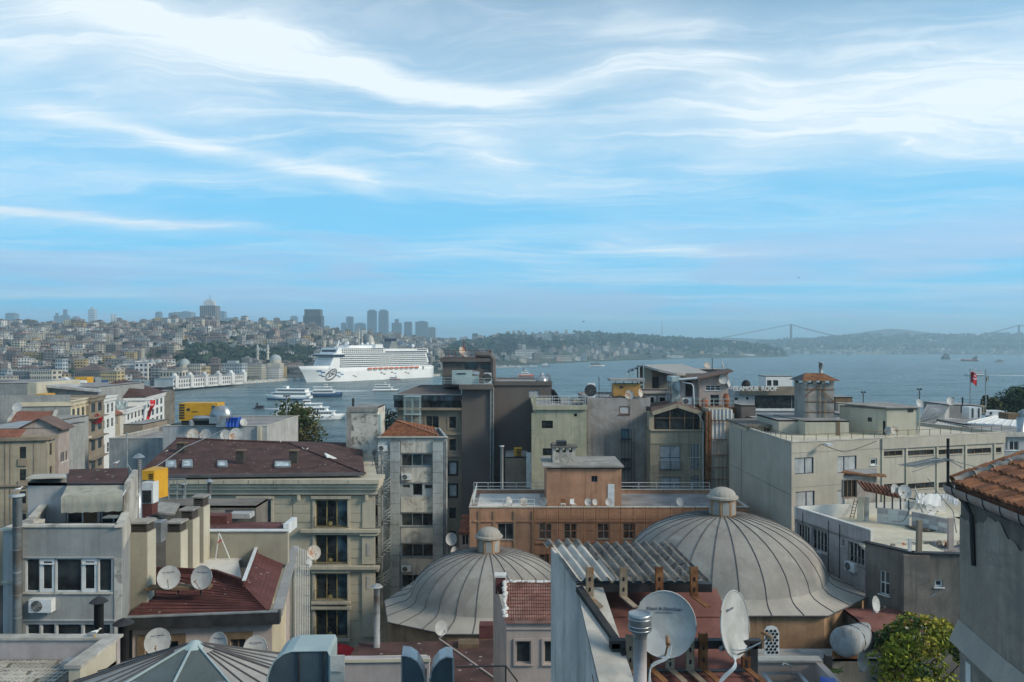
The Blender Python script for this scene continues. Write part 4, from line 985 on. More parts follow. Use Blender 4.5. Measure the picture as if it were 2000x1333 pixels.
def gull(p,yaw,lab,sc=1.,group='seagulls resting on the roofs'):
    o = lthing('seagull',lab,'seagull',p,(0,0,yaw),group,sc*.68)
    # one continuous body along local x
    prof = [(-.30,.10,.012),(-.22,.13,.035),(-.12,.17,.07),(0,.19,.085),(.09,.21,.075),(.15,.26,.045),(.18,.31,.04),(.215,.335,.036),(.245,.325,.014),(.29,.315,.004)]
    a = MB();n = 8;a.add([(x,r_*math.cos(2*math.pi*i/n)*.9,z+r_*math.sin(2*math.pi*i/n)) for x,z,r_ in prof for i in range(n)],[(k*n+i,k*n+(i+1) % n,(k+1)*n+(i+1) % n,(k+1)*n+i) for k in range(len(prof)-1) for i in range(n)]);a.build('body','white_plume',o,True)
    for s_ in (-1,1):
        a = MB();a.add([(.08,s_*.075,.24),(.06,s_*.085,.16),(-.14,s_*.075,.15),(-.36,s_*.03,.13),(-.15,s_*.055,.21)],[(0,1,2,4),(2,3,4)]);a.slab([(.08,s_*.078,.24),(.06,s_*.09,.16),(-.14,s_*.08,.15),(-.36,s_*.035,.13),(-.15,s_*.06,.22)],.01,(0,s_,0));a.build('wing','gull_grey',o)
        a = MB();a.cyl((.0,s_*.03,0),(.0,s_*.03,.12),.008,n=5);a.box(-.01,.05,s_*.03-.02,s_*.03+.02,0,.006);a.build('leg','yellow_steel',o)
    return o
def stack(name,lab,x,y,z0,z1,r,m='galvanised',cap='cone',ribs=0,cat='flue'):
    o = thing(name,lab,cat,(x,y,z0));a = MB();a.cyl((x,y,z0),(x,y,z1),r,n=14);a.build('pipe',m,o,True)
    if ribs:
        a = MB();k = int((z1-z0)/ribs)
        for i in range(k): z = z0+ribs*(i+.5);a.lathe([(r,z-.012),(r+.012,z),(r,z+.012)],14,(x,y,0))
        a.build('rib',m,o,True,kind='stuff')
    a = MB()
    if cap == 'cone':
        a.lathe([(r*.9,z1),(r*.9,z1+.10)],10,(x,y,0));a.lathe([(r*2.0,z1+.08),(r*1.2,z1+.2),(.01,z1+.30)],14,(x,y,0));a.lathe([(r*2.0,z1+.08),(r*.3,z1+.085)],14,(x,y,0))
    elif cap == 'ring': a.lathe([(r,z1-.02),(r*1.5,z1+.12),(r*1.5,z1+.5),(r*1.3,z1+.52),(r*1.3,z1+.15)],16,(x,y,0))
    elif cap == 'flat': a.lathe([(r*1.6,z1+.05),(r*1.6,z1+.12),(.01,z1+.14)],12,(x,y,0));a.lathe([(r*.85,z1),(r*.85,z1+.06)],8,(x,y,0))
    a.build('cap',m,o,True)
    return o
def louvre_box(parent,x0,x1,y0,y1,z0,z1,m='vent_slat',n=5,name='vent_head'):
    a = MB();a.box(x0+.04,x1-.04,y0+.04,y1-.04,z0,z1-.02);v = a.build(name,'ink_black',parent)
    for i in range(n):
        b = MB();z = z0+(z1-z0)*(i+.5)/n;h = (z1-z0)/n*.32;b.slab([(x0,y0,z-h),(x1,y0,z-h),(x1,y0+.05,z+h),(x0,y0+.05,z+h)],.012,(0,-1,0));b.slab([(x1,y0,z-h),(x1,y1,z-h),(x1-.05,y1,z+h),(x1-.05,y0,z+h)],.012,(1,0,0));b.build('slat',m,v)
    a = MB();a.box(x0-.08,x1+.08,y0-.08,y1+.08,z1-.02,z1+.06);a.build('cap','concrete',v)
def leaves(mb,c,r,n,size,rg,squash=.8,clumps=14,shell=.75,cr0=.22,cr1=.42):
    cs = []
    for _ in range(clumps):
        a,b = rg.uniform(0,6.283),rg.uniform(-.75,1);q = math.sqrt(1-b*b)*rg.uniform(shell*.5,1);cs.append((Vector((r*q*math.cos(a)*.85,r*q*math.sin(a)*.85,r*squash*b*.85)),r*rg.uniform(cr0,cr1)))
    for _ in range(n):
        cc,cr = rg.choice(cs);v = Vector((rg.gauss(0,1),rg.gauss(0,1),rg.gauss(0,1))).normalized()*cr*rg.uniform(.4,1)**.5
        p = Vector(c)+cc+v;u = Vector((rg.gauss(0,1),rg.gauss(0,1),rg.gauss(0,.7))).normalized();w = u.cross(Vector((rg.gauss(0,1),rg.gauss(0,1),rg.gauss(0,1)))).normalized();s_ = size*rg.uniform(.6,1.3)
        mb.add([p-u*s_,p+w*s_*.45,p+u*s_,p-w*s_*.45],[(0,1,2,3)])
    return [Vector(c)+q for q,_ in cs]
def tree(name,lab,base,zc,r,n,size,lm,seed,squash=.85,clumps=16,tr=.18,shell=.75,cr=(.22,.42)):
    rg = random.Random(seed);o = thing(name,lab,'tree',base);base = Vector(base);c = Vector((base.x,base.y,zc))
    ms = lm if isinstance(lm,(list,tuple)) else [lm];mbs = MB();tips = []
    for i in range(len(ms)): mbs.cur = i;tips += leaves(mbs,c,r,n//len(ms),size,rg,squash,clumps,shell,*cr)
    a = MB();top = c-Vector((0,0,r*.25));a.cyl(base,top,tr,tr*.55,9)
    for t_ in tips[:18]: s_ = base.lerp(top,rg.uniform(.6,.98));mid = s_.lerp(t_,.5)+Vector((0,0,r*.05));a.tube([s_,mid,t_],tr*.22,5)
    a.build('trunk','bark',o,True);mbs.build('crown',ms,o);return o
# ================================================================== street row on the left, running back to the water
RO = (XP(138,150),150.);RT = Vector((-.21,.977)).normalized();RF = Face(RO,RT);FT = Vector((RT.y,-RT.x))   # FT: direction of the short fronts
def row_house(name,lab,px0,px1,ytop,m,wins,w=14.,zb=6.,frame='white_paint',off=0.,roof='roof_grey',style={},cornice='cream_paint',parapet=.5,cz=.5):
    """house of the row: its long right face spans columns px0..px1; wins = rows (y0, y1) and number of windows"""
    u0,u1 = RF.u(px0),RF.u(px1);B = RF.O+RF.t*u0+FT*off;z1 = ZP(ytop,RF.d(u0))
    b = Bld(name,lab,B-FT*w,FT,w,u1-u0-.02,zb,z1,m,parapet=parapet,roof=roof)
    for y0,y1,n,mg in wins:
        d = RF.d(u0)
        za,zc = ZP(y1,d),ZP(y0,d);L = u1-u0;s_ = L*(1-2*mg)/n
        for i in range(n):
            c = L*mg+s_*(i+.5);b.winm('r',c-s_*.30,za,c+s_*.30,zc,frame=frame,sill=False,**style)
    b.done()
    if cornice:
        a = MB();b.r.fbox(a,-.3,u1-u0,z1-cz-.5,z1-cz*.45,.003,.35);b.r.fbox(a,-.45,u1-u0,z1-cz*.45,z1+.06,.003,.6);b.f.fbox(a,w*.7,w+.35,z1-cz-.5,z1-cz*.45,.003,.35)
        a.build('cornice',cornice,b.o)
    return b
q3 = row_house('street_building','cream corner building with tall windows and heavy cornice on the street row',138,168,783,'cream_paint',[(800,823,3,.04),(834,860,3,.04),(872,896,3,.04),(908,930,3,.04)],w=30,frame='shutter_brown',style=dict(nx=1,ny=2))
a = MB();q3.r.fbox(a,-.3,q3.dep,ZP(866,150),ZP(862,150),.003,1.1);q3.r.fbox(a,-.2,q3.dep,ZP(868,150),ZP(866,150),.003,.7);a.build('balcony_ledge','cream_paint',q3.o)
for i in range(4):
    a = MB();u = .8+q3.dep*.3*i;q3.r.fbox(a,u,u+.35,ZP(800,150),ZP(791,150),.003,.5);a.build('bracket','cream_paint',q3.o)
a = MB();q3.f.fbox(a,0,30,q3.z0,q3.z1+1.2,.003,.12);a.build('firewall','blue_grey_wall',q3.o,label='blank grey side wall facing the lower roofs')
q4 = row_house('street_building','dark bay-windowed facade squeezed between cream and white houses',168,197,777,'taupe_stone',[(790,808,2,.05),(826,846,2,.05),(862,884,2,.05),(900,920,2,.05)],frame='dark_metal',off=.6,style=dict(nx=2),cornice='taupe_stone')
for zz_ in (812,850,890):
    a = MB();q4.r.fbox(a,-.2,q4.dep+.1,ZP(zz_+2,165),ZP(zz_,165),.003,1.0);a.build('bay_ledge','taupe_stone',q4.o)
a = MB();rg = random.Random(3);leaves(a,P(193,819,163),1.3,220,.22,rg,.8,8);o = thing('flower_basket','bright red flowers hanging on the dark bay facade','flowers',P(193,819,163));a.build('blossom','red_cloth',o)
q5 = row_house('street_building','white three-window house with moulded cornice past the dark bay',197,225,778,'white_paint',[(792,811,3,.05),(823,841,3,.05),(870,890,3,.05)],style=dict(nx=1,ny=2),cornice='white_paint')
q6 = row_house('street_building','low beige house with a brown tiled roof between white houses',225,245,812,'beige_render',[(820,835,2,.1)],cornice=None,off=-1.2,parapet=0)
a = MB();z = q6.z1;f_ = q6.r;e = f_.pt;a.slab([e(-.3,z,.7),e(q6.dep+.3,z,.7),e(q6.dep+.3,z+3.2,-6),e(-.3,z+3.2,-6)],.2);a.build('tiled_roof','red_tile',q6.o)
q7 = row_house('street_building','white house with broad windows and glass attic on the street row',245,284,801,'white_paint',[(811,823,5,.06),(829,842,5,.06)],style=dict(nx=1),cornice='white_paint')
a = MB();a.box(XP(224,195),XP(246,195),190,196,q7.z1-1,ZP(783,195));gl_ = a.build('glass_attic','glass_pale',q7.o)
q8 = row_house('street_building','white corner building with brown hipped roof and long flag near the water',284,321,776,'white_paint',[(786,799,4,.05),(804,817,4,.05),(822,838,4,.05)],w=18,style=dict(nx=1),cornice='white_paint',cz=.4)
a = MB();z = q8.z1+.08;c_ = [q8.f.pt(-.6,z,.6),q8.f.pt(18.6,z,.6),q8.b.pt(-.6,z,.6),q8.b.pt(18.6,z,.6)];k = (c_[0]+c_[1]+c_[2]+c_[3])/4+Vector((0,0,4));dv = (c_[2]-c_[1]).normalized()*5
a.add(c_+[k-dv,k+dv],[(0,1,4),(1,2,5,4),(2,3,5),(3,0,4,5),(3,2,1,0)]);a.build('hipped_roof','shingle_brown',q8.o)
# long red flag hanging from that corner
o = thing('flag','long red flag with white crescent hung from the white corner building','flag',P(290,818,203));a = MB();vs = []
for i in range(13):
    t = i/12;y = 782+38*t;x = 298-8*t+1.6*math.sin(t*5);vs += [P(x-5*(1-.4*t),y,203-1.2*math.sin(t*7)),P(x+5*(1-.55*t)+1.2*math.sin(t*9),y-1,203+.8*math.cos(t*6))]
a.add(vs,[(2*i,2*i+1,2*i+3,2*i+2) for i in range(12)]);fl = a.build('cloth','red_cloth',o,True)
a = MB();c = P(297,786,201.3);a.tube([c+Vector((math.cos(t*.45)*.75,-.35,math.sin(t*.45)*.75)) for t in range(2,13)],.16,5);a.build('crescent','white_cloth',fl)
# beige stone building at the left edge and its lower neighbours
d1 = 115.
b = Bld('street_building','beige stone-clad building with narrow windows at the edge of the view',(XP(-60,d1),d1),FT,(XP(76,d1)-XP(-60,d1))/.985,3.2,8,ZP(855,d1+1.5),'beige_render',parapet=.4)
for y0,y1 in ((873,896),(917,939),(960,984),(1004,1028),(1048,1072)): b.win('f',38,y0,51,y1,nx=1,frame='dark_metal',sill=False)
for y0,y1 in ((868,892),(914,936),(958,982)): b.winm('r',.9,ZP(y1,117),2.0,ZP(y0,117),nx=1,frame='shutter_brown',sill=False)
b.done()
for y in (896,939,984):
    a = MB();r_ = b.f.rect(36,y,53,y+14);b.f.fbox(a,r_[0],r_[2],r_[1],r_[3],.003,.25);a.build('balcony','taupe_stone',b.o)
for k in range(22):
    a = MB();z = b.z1-.9-k*1.05;b.f.fbox(a,0,b.f.u(37),z-1.0,z,.003,.03);a.build('stone_course','beige_render',b.o)
    a = MB();b.f.fbox(a,b.f.u(54),b.w-.02,z-1.0,z,.003,.03);a.build('stone_course','beige_render',b.o)
for x in (10,20,66): a = MB();b.f.fbox(a,b.f.u(x),b.f.u(x+1.4),b.z0,b.z1-.5,.035,.12);a.build('pilaster','taupe_stone',b.o)
a = MB();b.f.fbox(a,-.2,b.w+.25,b.z1-.45,b.z1+.05,.003,.5);b.r.fbox(a,0,b.dep,b.z1-.45,b.z1+.05,.003,.5);a.build('cornice','taupe_stone',b.o);a = MB();b.f.fbox(a,-.2,b.w+.2,ZP(953,d1),ZP(950,d1),.035,.4);a.build('string_course','taupe_stone',b.o)
a = MB();a.slab([b.f.pt(1,b.z1+.06,-.3),b.f.pt(b.w-4,b.z1+.06,-.3),b.f.pt(b.w-4,b.z1+1.0,-3),b.f.pt(1,b.z1+1.0,-3)],.12);a.build('tiled_strip','red_tile',b.o)
b = Bld('street_building','pinkish plaster house with small gable and blue-grey upper floor behind the stone building',(-88.,121),FT,15.,5.,8,ZP(838,122),'pink_beige_wall',roof='metal_roof')
b.winm('r',1,ZP(905,125),3,ZP(885,125),nx=2);b.winm('r',3.3,ZP(905,125),4.4,ZP(885,125),nx=1);b.win('f',100,884,108,906,nx=2,frame='white_paint');b.done()
a = MB();g0,g1 = b.f.pt(9.2,b.z1),b.f.pt(15.4,b.z1);pk = (g0+g1)/2+Vector((0,0,1.6));bk_ = Vector((*(-b.n*5),0));a.add([g0,g1,pk],[(0,1,2)]);a.build('gable','pink_beige_wall',b.o)
a = MB();ov = Vector((*(b.n*.6),0));a.slab([g0+ov-Vector((.5,0,.3)),pk+ov+Vector((0,0,.05)),pk+bk_+Vector((0,0,.05)),g0+bk_-Vector((.5,0,.3))],.15);a.slab([g1+ov+Vector((.5,0,-.3)),pk+ov+Vector((0,0,.05)),pk+bk_+Vector((0,0,.05)),g1+bk_+Vector((.5,0,-.3))],.15);a.build('gable_roof','far_roof',b.o)
# flat sheds, red roof house
b = fbld('low_house','low house with a red tiled roof between grey walls',22,100,823,136,12,'blue_grey_wall',zb=8,roof='metal_roof');b.done()
a = MB();a.slab([P(20,824,136)+Vector((0,-.5,0)),P(101,824,136)+Vector((0,-.5,0)),P(107,803.5,146),P(30,803.5,146)],.25);rf_ = a.build('tiled_roof','red_tile',b.o)
a = MB();a.bar(P(17,823,135.6),P(31,803,146),.5);a.bar(P(101,823,135.6),P(110,803,146),.5);a.build('verge','pale_concrete',rf_)
b = fbld('low_house','flat-roofed shed with bright patched metal sheets',-30,106,834,126,9,'blue_grey_wall',zb=8,roof='metal_roof');b.done()
for i in range(7):
    a = MB();z = b.z1+.03;x0 = XP(-25+i*18,126);a.slab([(x0,126,z+.02*(i % 2)),(x0+1.45,126,z+.02*(i % 2)),(x0+1.45,134.8,z+.1),(x0,134.8,z+.1)],.025);a.build('roof_sheet','galvanised' if i % 3 else 'metal_roof',b.o)
# big grey hall walls behind the row
b = fbld('warehouse','blank grey hall wall with a cream end behind the street row',-40,54,749,186,20,'blue_grey_wall',zb=5);b.done()
a = MB();a.box(XP(54,186),XP(70,186),186.2,205,ZP(786,186),ZP(748,186));a.build('end_wall','pale_render_cream',b.o)
b = fbld('warehouse','long grey hall under a shallow sloping metal roof',71,192,756,192,24,'blue_grey_wall',zb=5);b.done()
a = MB();a.slab([P(60,748,196),P(76,745.5,196),P(216,756,206),P(193,762,190),P(74,751,190)],.6);a.build('sloping_roof','corrugated_pale',b.o)
a = MB();a.box(XP(71,191),XP(86,191),191,191.9,ZP(775,191),ZP(752,191));a.build('door','dark_metal',b.o)
a = MB();a.box(XP(70,180),XP(88,180),180,184,ZP(779,180),ZP(770,180));tag(a.build('container','yellow_steel'),'small yellow skip on the hall terrace','container')
dish(P(34,815,140),1.7,.2,.3,'white dish on the low grey wall near the red tiled roof',mast=1.6,arm=False);dish(P(60,795,150),1.5,-.2,.3,'white dish under the blank hall wall',mast=1.0,arm=False)
# containers, plant and cabins on the harbour-side roofs
for i,(x0,x1,y0,y1,m,lab) in enumerate(((146,170,737,752,'yellow_steel','long yellow plant container on a harbour-side roof'),(229,240,745,757,'yellow_steel','short yellow plant container above a dark roof'),(254,272,743,765,'galvanised','pale twin cooling cabinet on the roof edge by the water'),(273,282,744,765,'galvanised','narrower pale cooling cabinet by the water'),(177,186,738,752,'steel_grey','grey round-shouldered tank on a harbour-side roof'),(118,130,738,747,'galvanised','small grey plant box left of a white duct'),(187,200,743,753,'hull_blue','blue-grey plant box before the orange block'))):
    d = 225+i*2;a = MB();a.box(XP(x0,d),XP(x1,d),d,d+3.5,ZP(y1,d),ZP(y0,d));o = thing('plant_unit',lab,'plant unit',(XP((x0+x1)/2,d),d,ZP(y1,d)));a.build('casing',m,o)
    a = MB()
    for k in range(3): xx = x0+(x1-x0)*(k+.5)/3;a.box(XP(xx-1,d),XP(xx+1,d),d-.06,d+.1,ZP(y0+(y1-y0)*.75,d),ZP(y0+(y1-y0)*.3,d))
    a.build('grille','dark_metal',o,kind='stuff')
a = MB();pts = [P(122,744,226),P(128,741,226),P(140,748,224),P(168,748,224)];a.tube(pts,.75,8);tag(a.build('duct','white_paint'),'white air duct bending along the hall roof','duct')
for i,(x0,x1,yt,m,lab) in enumerate(((-30,60,744,'concrete','grey rooftop block behind the blank hall wall'),(85,210,752,'grey_brown_wall','dark long roof building under the plant containers'),(205,320,765,'dark_render','dark harbour shed with trellis roof at the water'),(280,318,757,'dark_metal','low dark ferry pier hall on the water'))):
    b = fbld('harbour_building',lab,x0,x1,yt,228+i*9,8,m,zb=2.4);b.win('f',x0+(x1-x0)*.2,yt+6,x0+(x1-x0)*.8,yt+14,nx=6,sill=False);b.done()
# lower roofs between the row and the hotel
b = fbld('low_house','plain taupe block with flat top beside the white street houses',241,279,829,142,10,'taupe_stone',zb=6);b.done()
b = fbld('low_house','grey flat house with dark glazed strip below the white corner building',285,318,838,150,9,'grey_plaster',zb=6);b.win('f',287,841,316,853,nx=6,frame='steel_grey',sill=False);b.done()
b = fbld('low_house','long low blue-grey parapet building behind the hotel roof',213,322,857,100,14,'blue_grey_wall',zb=8,parapet=.6);b.done(cop='pale_concrete')
b = fbld('low_house','grey roof-plant building carrying generator and ducts',318,522,833,97,14,'light_blue_wall',zb=8,parapet=.4);b.done(cop='pale_concrete')
a = MB();a.box(XP(503,96.8),XP(510,96.8),96.6,97,14,ZP(832,97));a.build('corner_pier','pale_render_cream',b.o)
GZ = ZP(833,97)
# big yellow generator
x0,x1 = XP(349.5,98),XP(425,98);o = thing('generator','large yellow generator container with black louvres by the water','generator',((x0+x1)/2,99,GZ));zt = ZP(788,98);zb_ = ZP(822,98)
a = MB();a.box(x0,x1,98,100.4,zb_,zt);bd = a.build('casing','yellow_steel',o);a = MB();a.box(x0+.2,x1-.2,98.2,100.2,GZ,zb_);a.build('base_frame','dark_metal',o)
for i in range(6): a = MB();z = zb_+.25+i*.33;a.box(x0+.06,x0+.72,97.93,98.02,z,z+.17);a.build('louvre','dark_metal',bd)
a = MB();a.box(XP(414,98),XP(420,98),97.96,98.01,zb_+.1,zt-.3);a.build('blue_stripe','hull_blue',bd);a = MB();a.box(XP(365,98),XP(371,98),97.96,98.01,ZP(803,98),ZP(798,98));a.build('label_plate','dark_metal',bd)
for x in (375,379,383): a = MB();a.box(XP(x,98),XP(x+2.2,98),97.96,98.01,ZP(805.5,98),ZP(803.5,98));a.build('vent_hole','ink_black',bd)
# ducts and half-round hood
o = thing('air_duct','grey galvanised rooftop duct with round elbow beside the yellow generator','duct',P(405,830,96.5));a = MB();a.tube([P(374,832,96.4),P(374,822,96.4),P(380,817,96.4),P(412,817,96.4)],.32,8);a.build('pipe_run','galvanised',o)
a = MB();a.lathe([(0.01,-.45),(1.25,-.45),(1.25,.45),(.01,.45)],18);c = P(432,812,96.6);a.v = [(c.x+v[0],c.y+v[2],c.z+v[1]) for v in a.v];a.build('fan_housing','galvanised',o,True)
a = MB();a.box(XP(411,96),XP(429,96),95.6,96.6,ZP(827,96),ZP(815,96));a.build('junction_box','galvanised',o);a = MB();a.box(XP(422,96),XP(441,96),96,97,GZ,ZP(818,96));a.build('elbow_stand','galvanised',o)
o = thing('water_tank','bright blue ribbed plastic water tank on the plant roof','water tank',P(453,833,96.5));x0,x1 = XP(442,96.5),XP(466,96.5);a = MB();a.box(x0,x1,96.2,97.5,GZ,ZP(816,96.5));a.build('tank','blue_plastic',o)
for i in range(4): a = MB();x = x0+.15+(x1-x0-.3)*i/3;a.cyl((x,96.2,GZ),(x,96.2,ZP(816.5,96.5)),.12,n=8);a.build('rib','blue_plastic',o,True)
for i,(px,py,d,m,lab,yaw,dd) in enumerate(((378,858,84,'dish_rust','dish with big rust patch on the hotel roof ridge',.1,1.35),(402,858,85,'dish_white','plain pale dish second along the hotel roof ridge',-.1,1.3),(441,858,86,'dish_white','dim grey dish third along the hotel roof ridge',.1,1.2),(461,858,84,'dish_white','large white dish with visible arm at the end of the ridge',.2,1.45),(455,862,82.5,'dish_rust','small yellowed dish in front of a larger white one',.3,.85),(475,832,97,'dish_white','white dish on the parapet beside the blue tank',.7,1.0))): dish(P(px,py+3,d),dd,yaw,.35,lab,m,mast=.5)
# lamp post and trees before the water
o = thing('lamp_post','tall thin grey lamp post before the dark tree','lamp post',P(560,905,118));a = MB();p = P(560,905,118);a.cyl(p,P(559.5,775,118),.12,.07,8);a.build('pole','steel_grey',o);a = MB();a.box(p.x-.5,p.x+.5,117.8,118.2,ZP(775,118),ZP(772.5,118));a.build('lamp_head','dark_metal',o)
tree('street_tree','broad olive-brown tree on the shore road before the water',(XP(572,130),130,7),ZP(850,130),5.6,5200,.34,['leaf_olive','leaf_olive','leaf_green'],21,.95,26,.3)
tree('street_tree','small olive tree behind the whitewashed tower',(XP(766,118),118,7),ZP(829,118),2.3,1100,.25,['leaf_olive','leaf_green'],22,1.0,12,.15)
tree('street_tree','low dark bush at the shore right of the hotel roof',(XP(655,125),125,7),ZP(893,125),2.6,900,.3,['leaf_green'],23,.6,12,.15)
tree('street_tree','dark green tree crown rising at the edge of the right-hand roofs',(XP(2000,175),175,5),ZP(806,175),7.5,5200,.4,['leaf_green','foliage_pine'],24,.62,26,.3)
tree('street_tree','spiky palm-like tree left of the dark green crown',(XP(1935,172),172,5),ZP(793,172),2.6,700,.55,['leaf_olive'],25,.8,10,.2)

# ================================================================== hotel with brown hipped roof
hd = 68.
b = fbld('hotel','cream stone hotel with brown hipped roof and french balconies',262,733,965,hd,16,'hotel_stone',zb=9,cat='hotel',roof='roof_grey',shR=-3.6)
hw = dict(nx=3,ny=1,frame='gold_frame',sill=False,rec=.18,fw=.09,panes=['glass_dark','glass_dark','glass_blue'])
for y0,y1 in ((977,1030),(1045,1101),(1121,1172),(1192,1244)):
    b.win('f',616,y0,679,y1,**hw);b.win('f',470,y0,530,y1,**hw)
b.done();fz = b.f
def hz(y): return ZP(y,hd)
def hbox(x0,x1,y0,y1,n0,n1,name,m='hotel_trim',parent=None):
    a = MB();fz.fbox(a,fz.u(x0),fz.u(x1),hz(y1),hz(y0),n0,n1);return a.build(name,m,parent or b.o)
for i,(y0,y1,pr) in enumerate(((955,965,.35),(949,955,.6),(942,949,.75),(934,942,.95))): hbox(250,733+pr*12,y0,y1,-2. if i else .003,pr,'cornice')
for i in range(9): hbox(300+i*48,300.7+i*48,935,941.5,.951,.965,'cornice_joint','lead_seam')
for y in (1030.5,1102): hbox(590,742,y+2,y+8,.1,.5,'string_course');hbox(592,740,y+8,y+13,.1,.32,'string_course')
hbox(708,733,967,1031,.003,.12,'pilaster');hbox(708,733,1045,1101,.003,.2,'pilaster');hbox(704,738,1040,1045,.003,.38,'capital');hbox(708,733,1116,1243,.003,.2,'pilaster')
for y in (1060,1125,1200): hbox(717,725,y,y+24,.201,.24,'carved_panel','pale_concrete')
for x in (583,715): hbox(x,x+5,966,976,.12,.45,'bracket')
for y0,y1 in ((977,1030),(1045,1101),(1121,1172),(1192,1244)):
    for xa,xb in ((616,679),(470,530)):
        hbox(xa-5,xa,y0-3,y1,.003,.12,'window_trim');hbox(xb,xb+5,y0-3,y1,.003,.12,'window_trim');hbox(xa-7,xb+7,y0-9,y0-3.2,.003,.3,'window_hood')
        hbox(xa-6,xb+6,y1+1,y1+6,.003,.42,'balcony_slab')
        o = railing(b.o,[fz.pt(fz.u(xa-1),hz(y1),.36),fz.pt(fz.u(xb+1),hz(y1),.36)],.95,'dark_metal',.016,1.4,(1.,.1),'balcony_railing',.14)
        c = fz.pt(fz.u((xa+xb)/2),hz(y1)+.42,.42);a = MB();a.lathe([(.01,-.02),(.17,-.015),(.19,0),(.17,.015),(.01,.02)],12);a.v = [(c.x+v[0],c.y+v[2],c.z+v[1]) for v in a.v];a.build('emblem','gold_frame',o)
rg = random.Random(2)
for k,(x0,x1) in enumerate(((534,570),(573,606),(684,707))):   # rusticated courses
    for i in range(4 if k < 2 else 14):
        y0 = 968+i*17.5
        if 1026 < y0+17 < 1050 or y0 > 1240 or 1095 < y0+10 < 1118: continue
        hbox(x0,x1,y0,y0+16.6,.003,.05,'stone_panel','hotel_stone')
for k in range(4): hbox(573,606,1118+k*32,1149+k*32,.003,.05,'stone_panel','hotel_stone')
# roof planes traced at their levels
ze,zr = hz(926),ZP(858,80);E0,E1 = PZ(262,930,ze),PZ(712,925,ze);R0,R1 = PZ(345,857,zr),PZ(566,866,ZP(866,80))
Bk0,Bk1 = Vector((E0.x,90,ze)),Vector((E1.x-4.5,90,ze))
a = MB();a.add([E0,E1,R1,R0,Bk0,Bk1],[(0,1,2,3),(1,5,2),(5,4,3,2),(4,0,3)]);hr = a.build('hipped_roof','shingle_brown',b.o)
a = MB();a.bar(R0,R1,.35,.25);a.bar(R1,E1,.3,.2);a.build('ridge_cap','shingle_brown',hr)
a = MB();a.bar(E0+Vector((0,-.1,-.05)),E1+Vector((0,-.1,-.05)),.3,.25);a.build('gutter','lead_seam',hr)
a = MB();a.slab([PZ(262,940,hz(936)),PZ(738,936,hz(936)),Vector((E1.x-3.6,91,hz(936))),Vector((E0.x,91,hz(936)))],.3);a.build('eaves_ledge','hotel_trim',b.o)
def on_roof(px,py):   # point on the front slope
    n = (E1-E0).cross(R0-E0);k = P(px,py,1)-Vector((0,0,H));o_ = Vector((0,0,H));t = (E0-o_).dot(n)/k.dot(n);return o_+k*t
for x0,x1,y0,y1,lab in ((325,343,902,915,0),(357,375,901,914,0),(426,443,903,913,0),(538,567,904,914,0)):
    q = [on_roof(x0,y1),on_roof(x1,y1),on_roof(x1-1,y0),on_roof(x0+1,y0)];nn = (q[1]-q[0]).cross(q[3]-q[0]).normalized();a = MB()
    for s_,e_ in zip(q,q[1:]+q[:1]): a.bar(s_+nn*.08,e_+nn*.08,.16,.16,nn)
    w_ = a.build('skylight','steel_grey',hr);a = MB();a.slab([v+nn*.07 for v in q],.04,nn);a.build('pane','glass_pale',w_)
for px,yb,yt in ((355,883,866),(470,903,881),(574,902,881)):
    p = on_roof(px,yb);o = thing('chimney','short dark vent chimney on the brown hotel roof','chimney',p,'vent chimneys on the hotel roof');h = (yb-yt)*p.y/F;a = MB();a.box(p.x-.36,p.x+.36,p.y-.3,p.y+.35,p.z-.5,p.z+h);a.build('shaft','vent_slat',o);a = MB();a.box(p.x-.45,p.x+.45,p.y-.4,p.y+.45,p.z+h,p.z+h+.08);a.build('cap','shutter_brown',o)
for i in range(5): a = MB();a.bar(PZ(634+i*1.5,886+i*2.6,zr-.6-i*.12),PZ(656+i*2.2,896+i*2.2,zr-1.2-i*.12),.14);a.build('roof_bar','white_pvc',hr)
for i,(px,py,yaw) in enumerate(((325,884,.3),(548,865,2),(600,880,1),(363,855,2.5),(592,879,2.6),(1008//2,1333,0))[:5]): gull(on_roof(px,py),yaw,'white seagull perched on the brown hotel roof')
# spiral escape stair in the gap
o = thing('spiral_stair','rusty grey spiral escape stair beside the hotel','staircase',P(745,1180,76));sx_,sy_ = XP(746,76),76.;z0,z1 = ZP(1185,76),ZP(890,76)
a = MB();a.cyl((sx_,sy_,z0),(sx_,sy_,z1),.09,n=8);a.build('centre_pole','steel_grey',o)
n = int((z1-z0)/.2);rr = .95;ra = []
for i in range(n):
    an = i*.42;z = z0+i*.2;a = MB();c0,s0,c1,s1 = math.cos(an),math.sin(an),math.cos(an+.42),math.sin(an+.42);a.slab([(sx_+.08*c0,sy_+.08*s0,z),(sx_+rr*c0,sy_+rr*s0,z),(sx_+rr*c1,sy_+rr*s1,z),(sx_+.08*c1,sy_+.08*s1,z)],.04);a.build('tread','steel_grey',o);ra.append((sx_+rr*c0,sy_+rr*s0,z))
for k in (.35,.7,1.05): a = MB();a.tube([(x,y,z+k) for x,y,z in ra],.028,4);a.build('handrail','steel_grey',o)
a = MB()
for x,y,z in ra[::2]: a.bar((x,y,z),(x,y,z+1.05),.03)
a.build('baluster','steel_grey',o,kind='stuff')
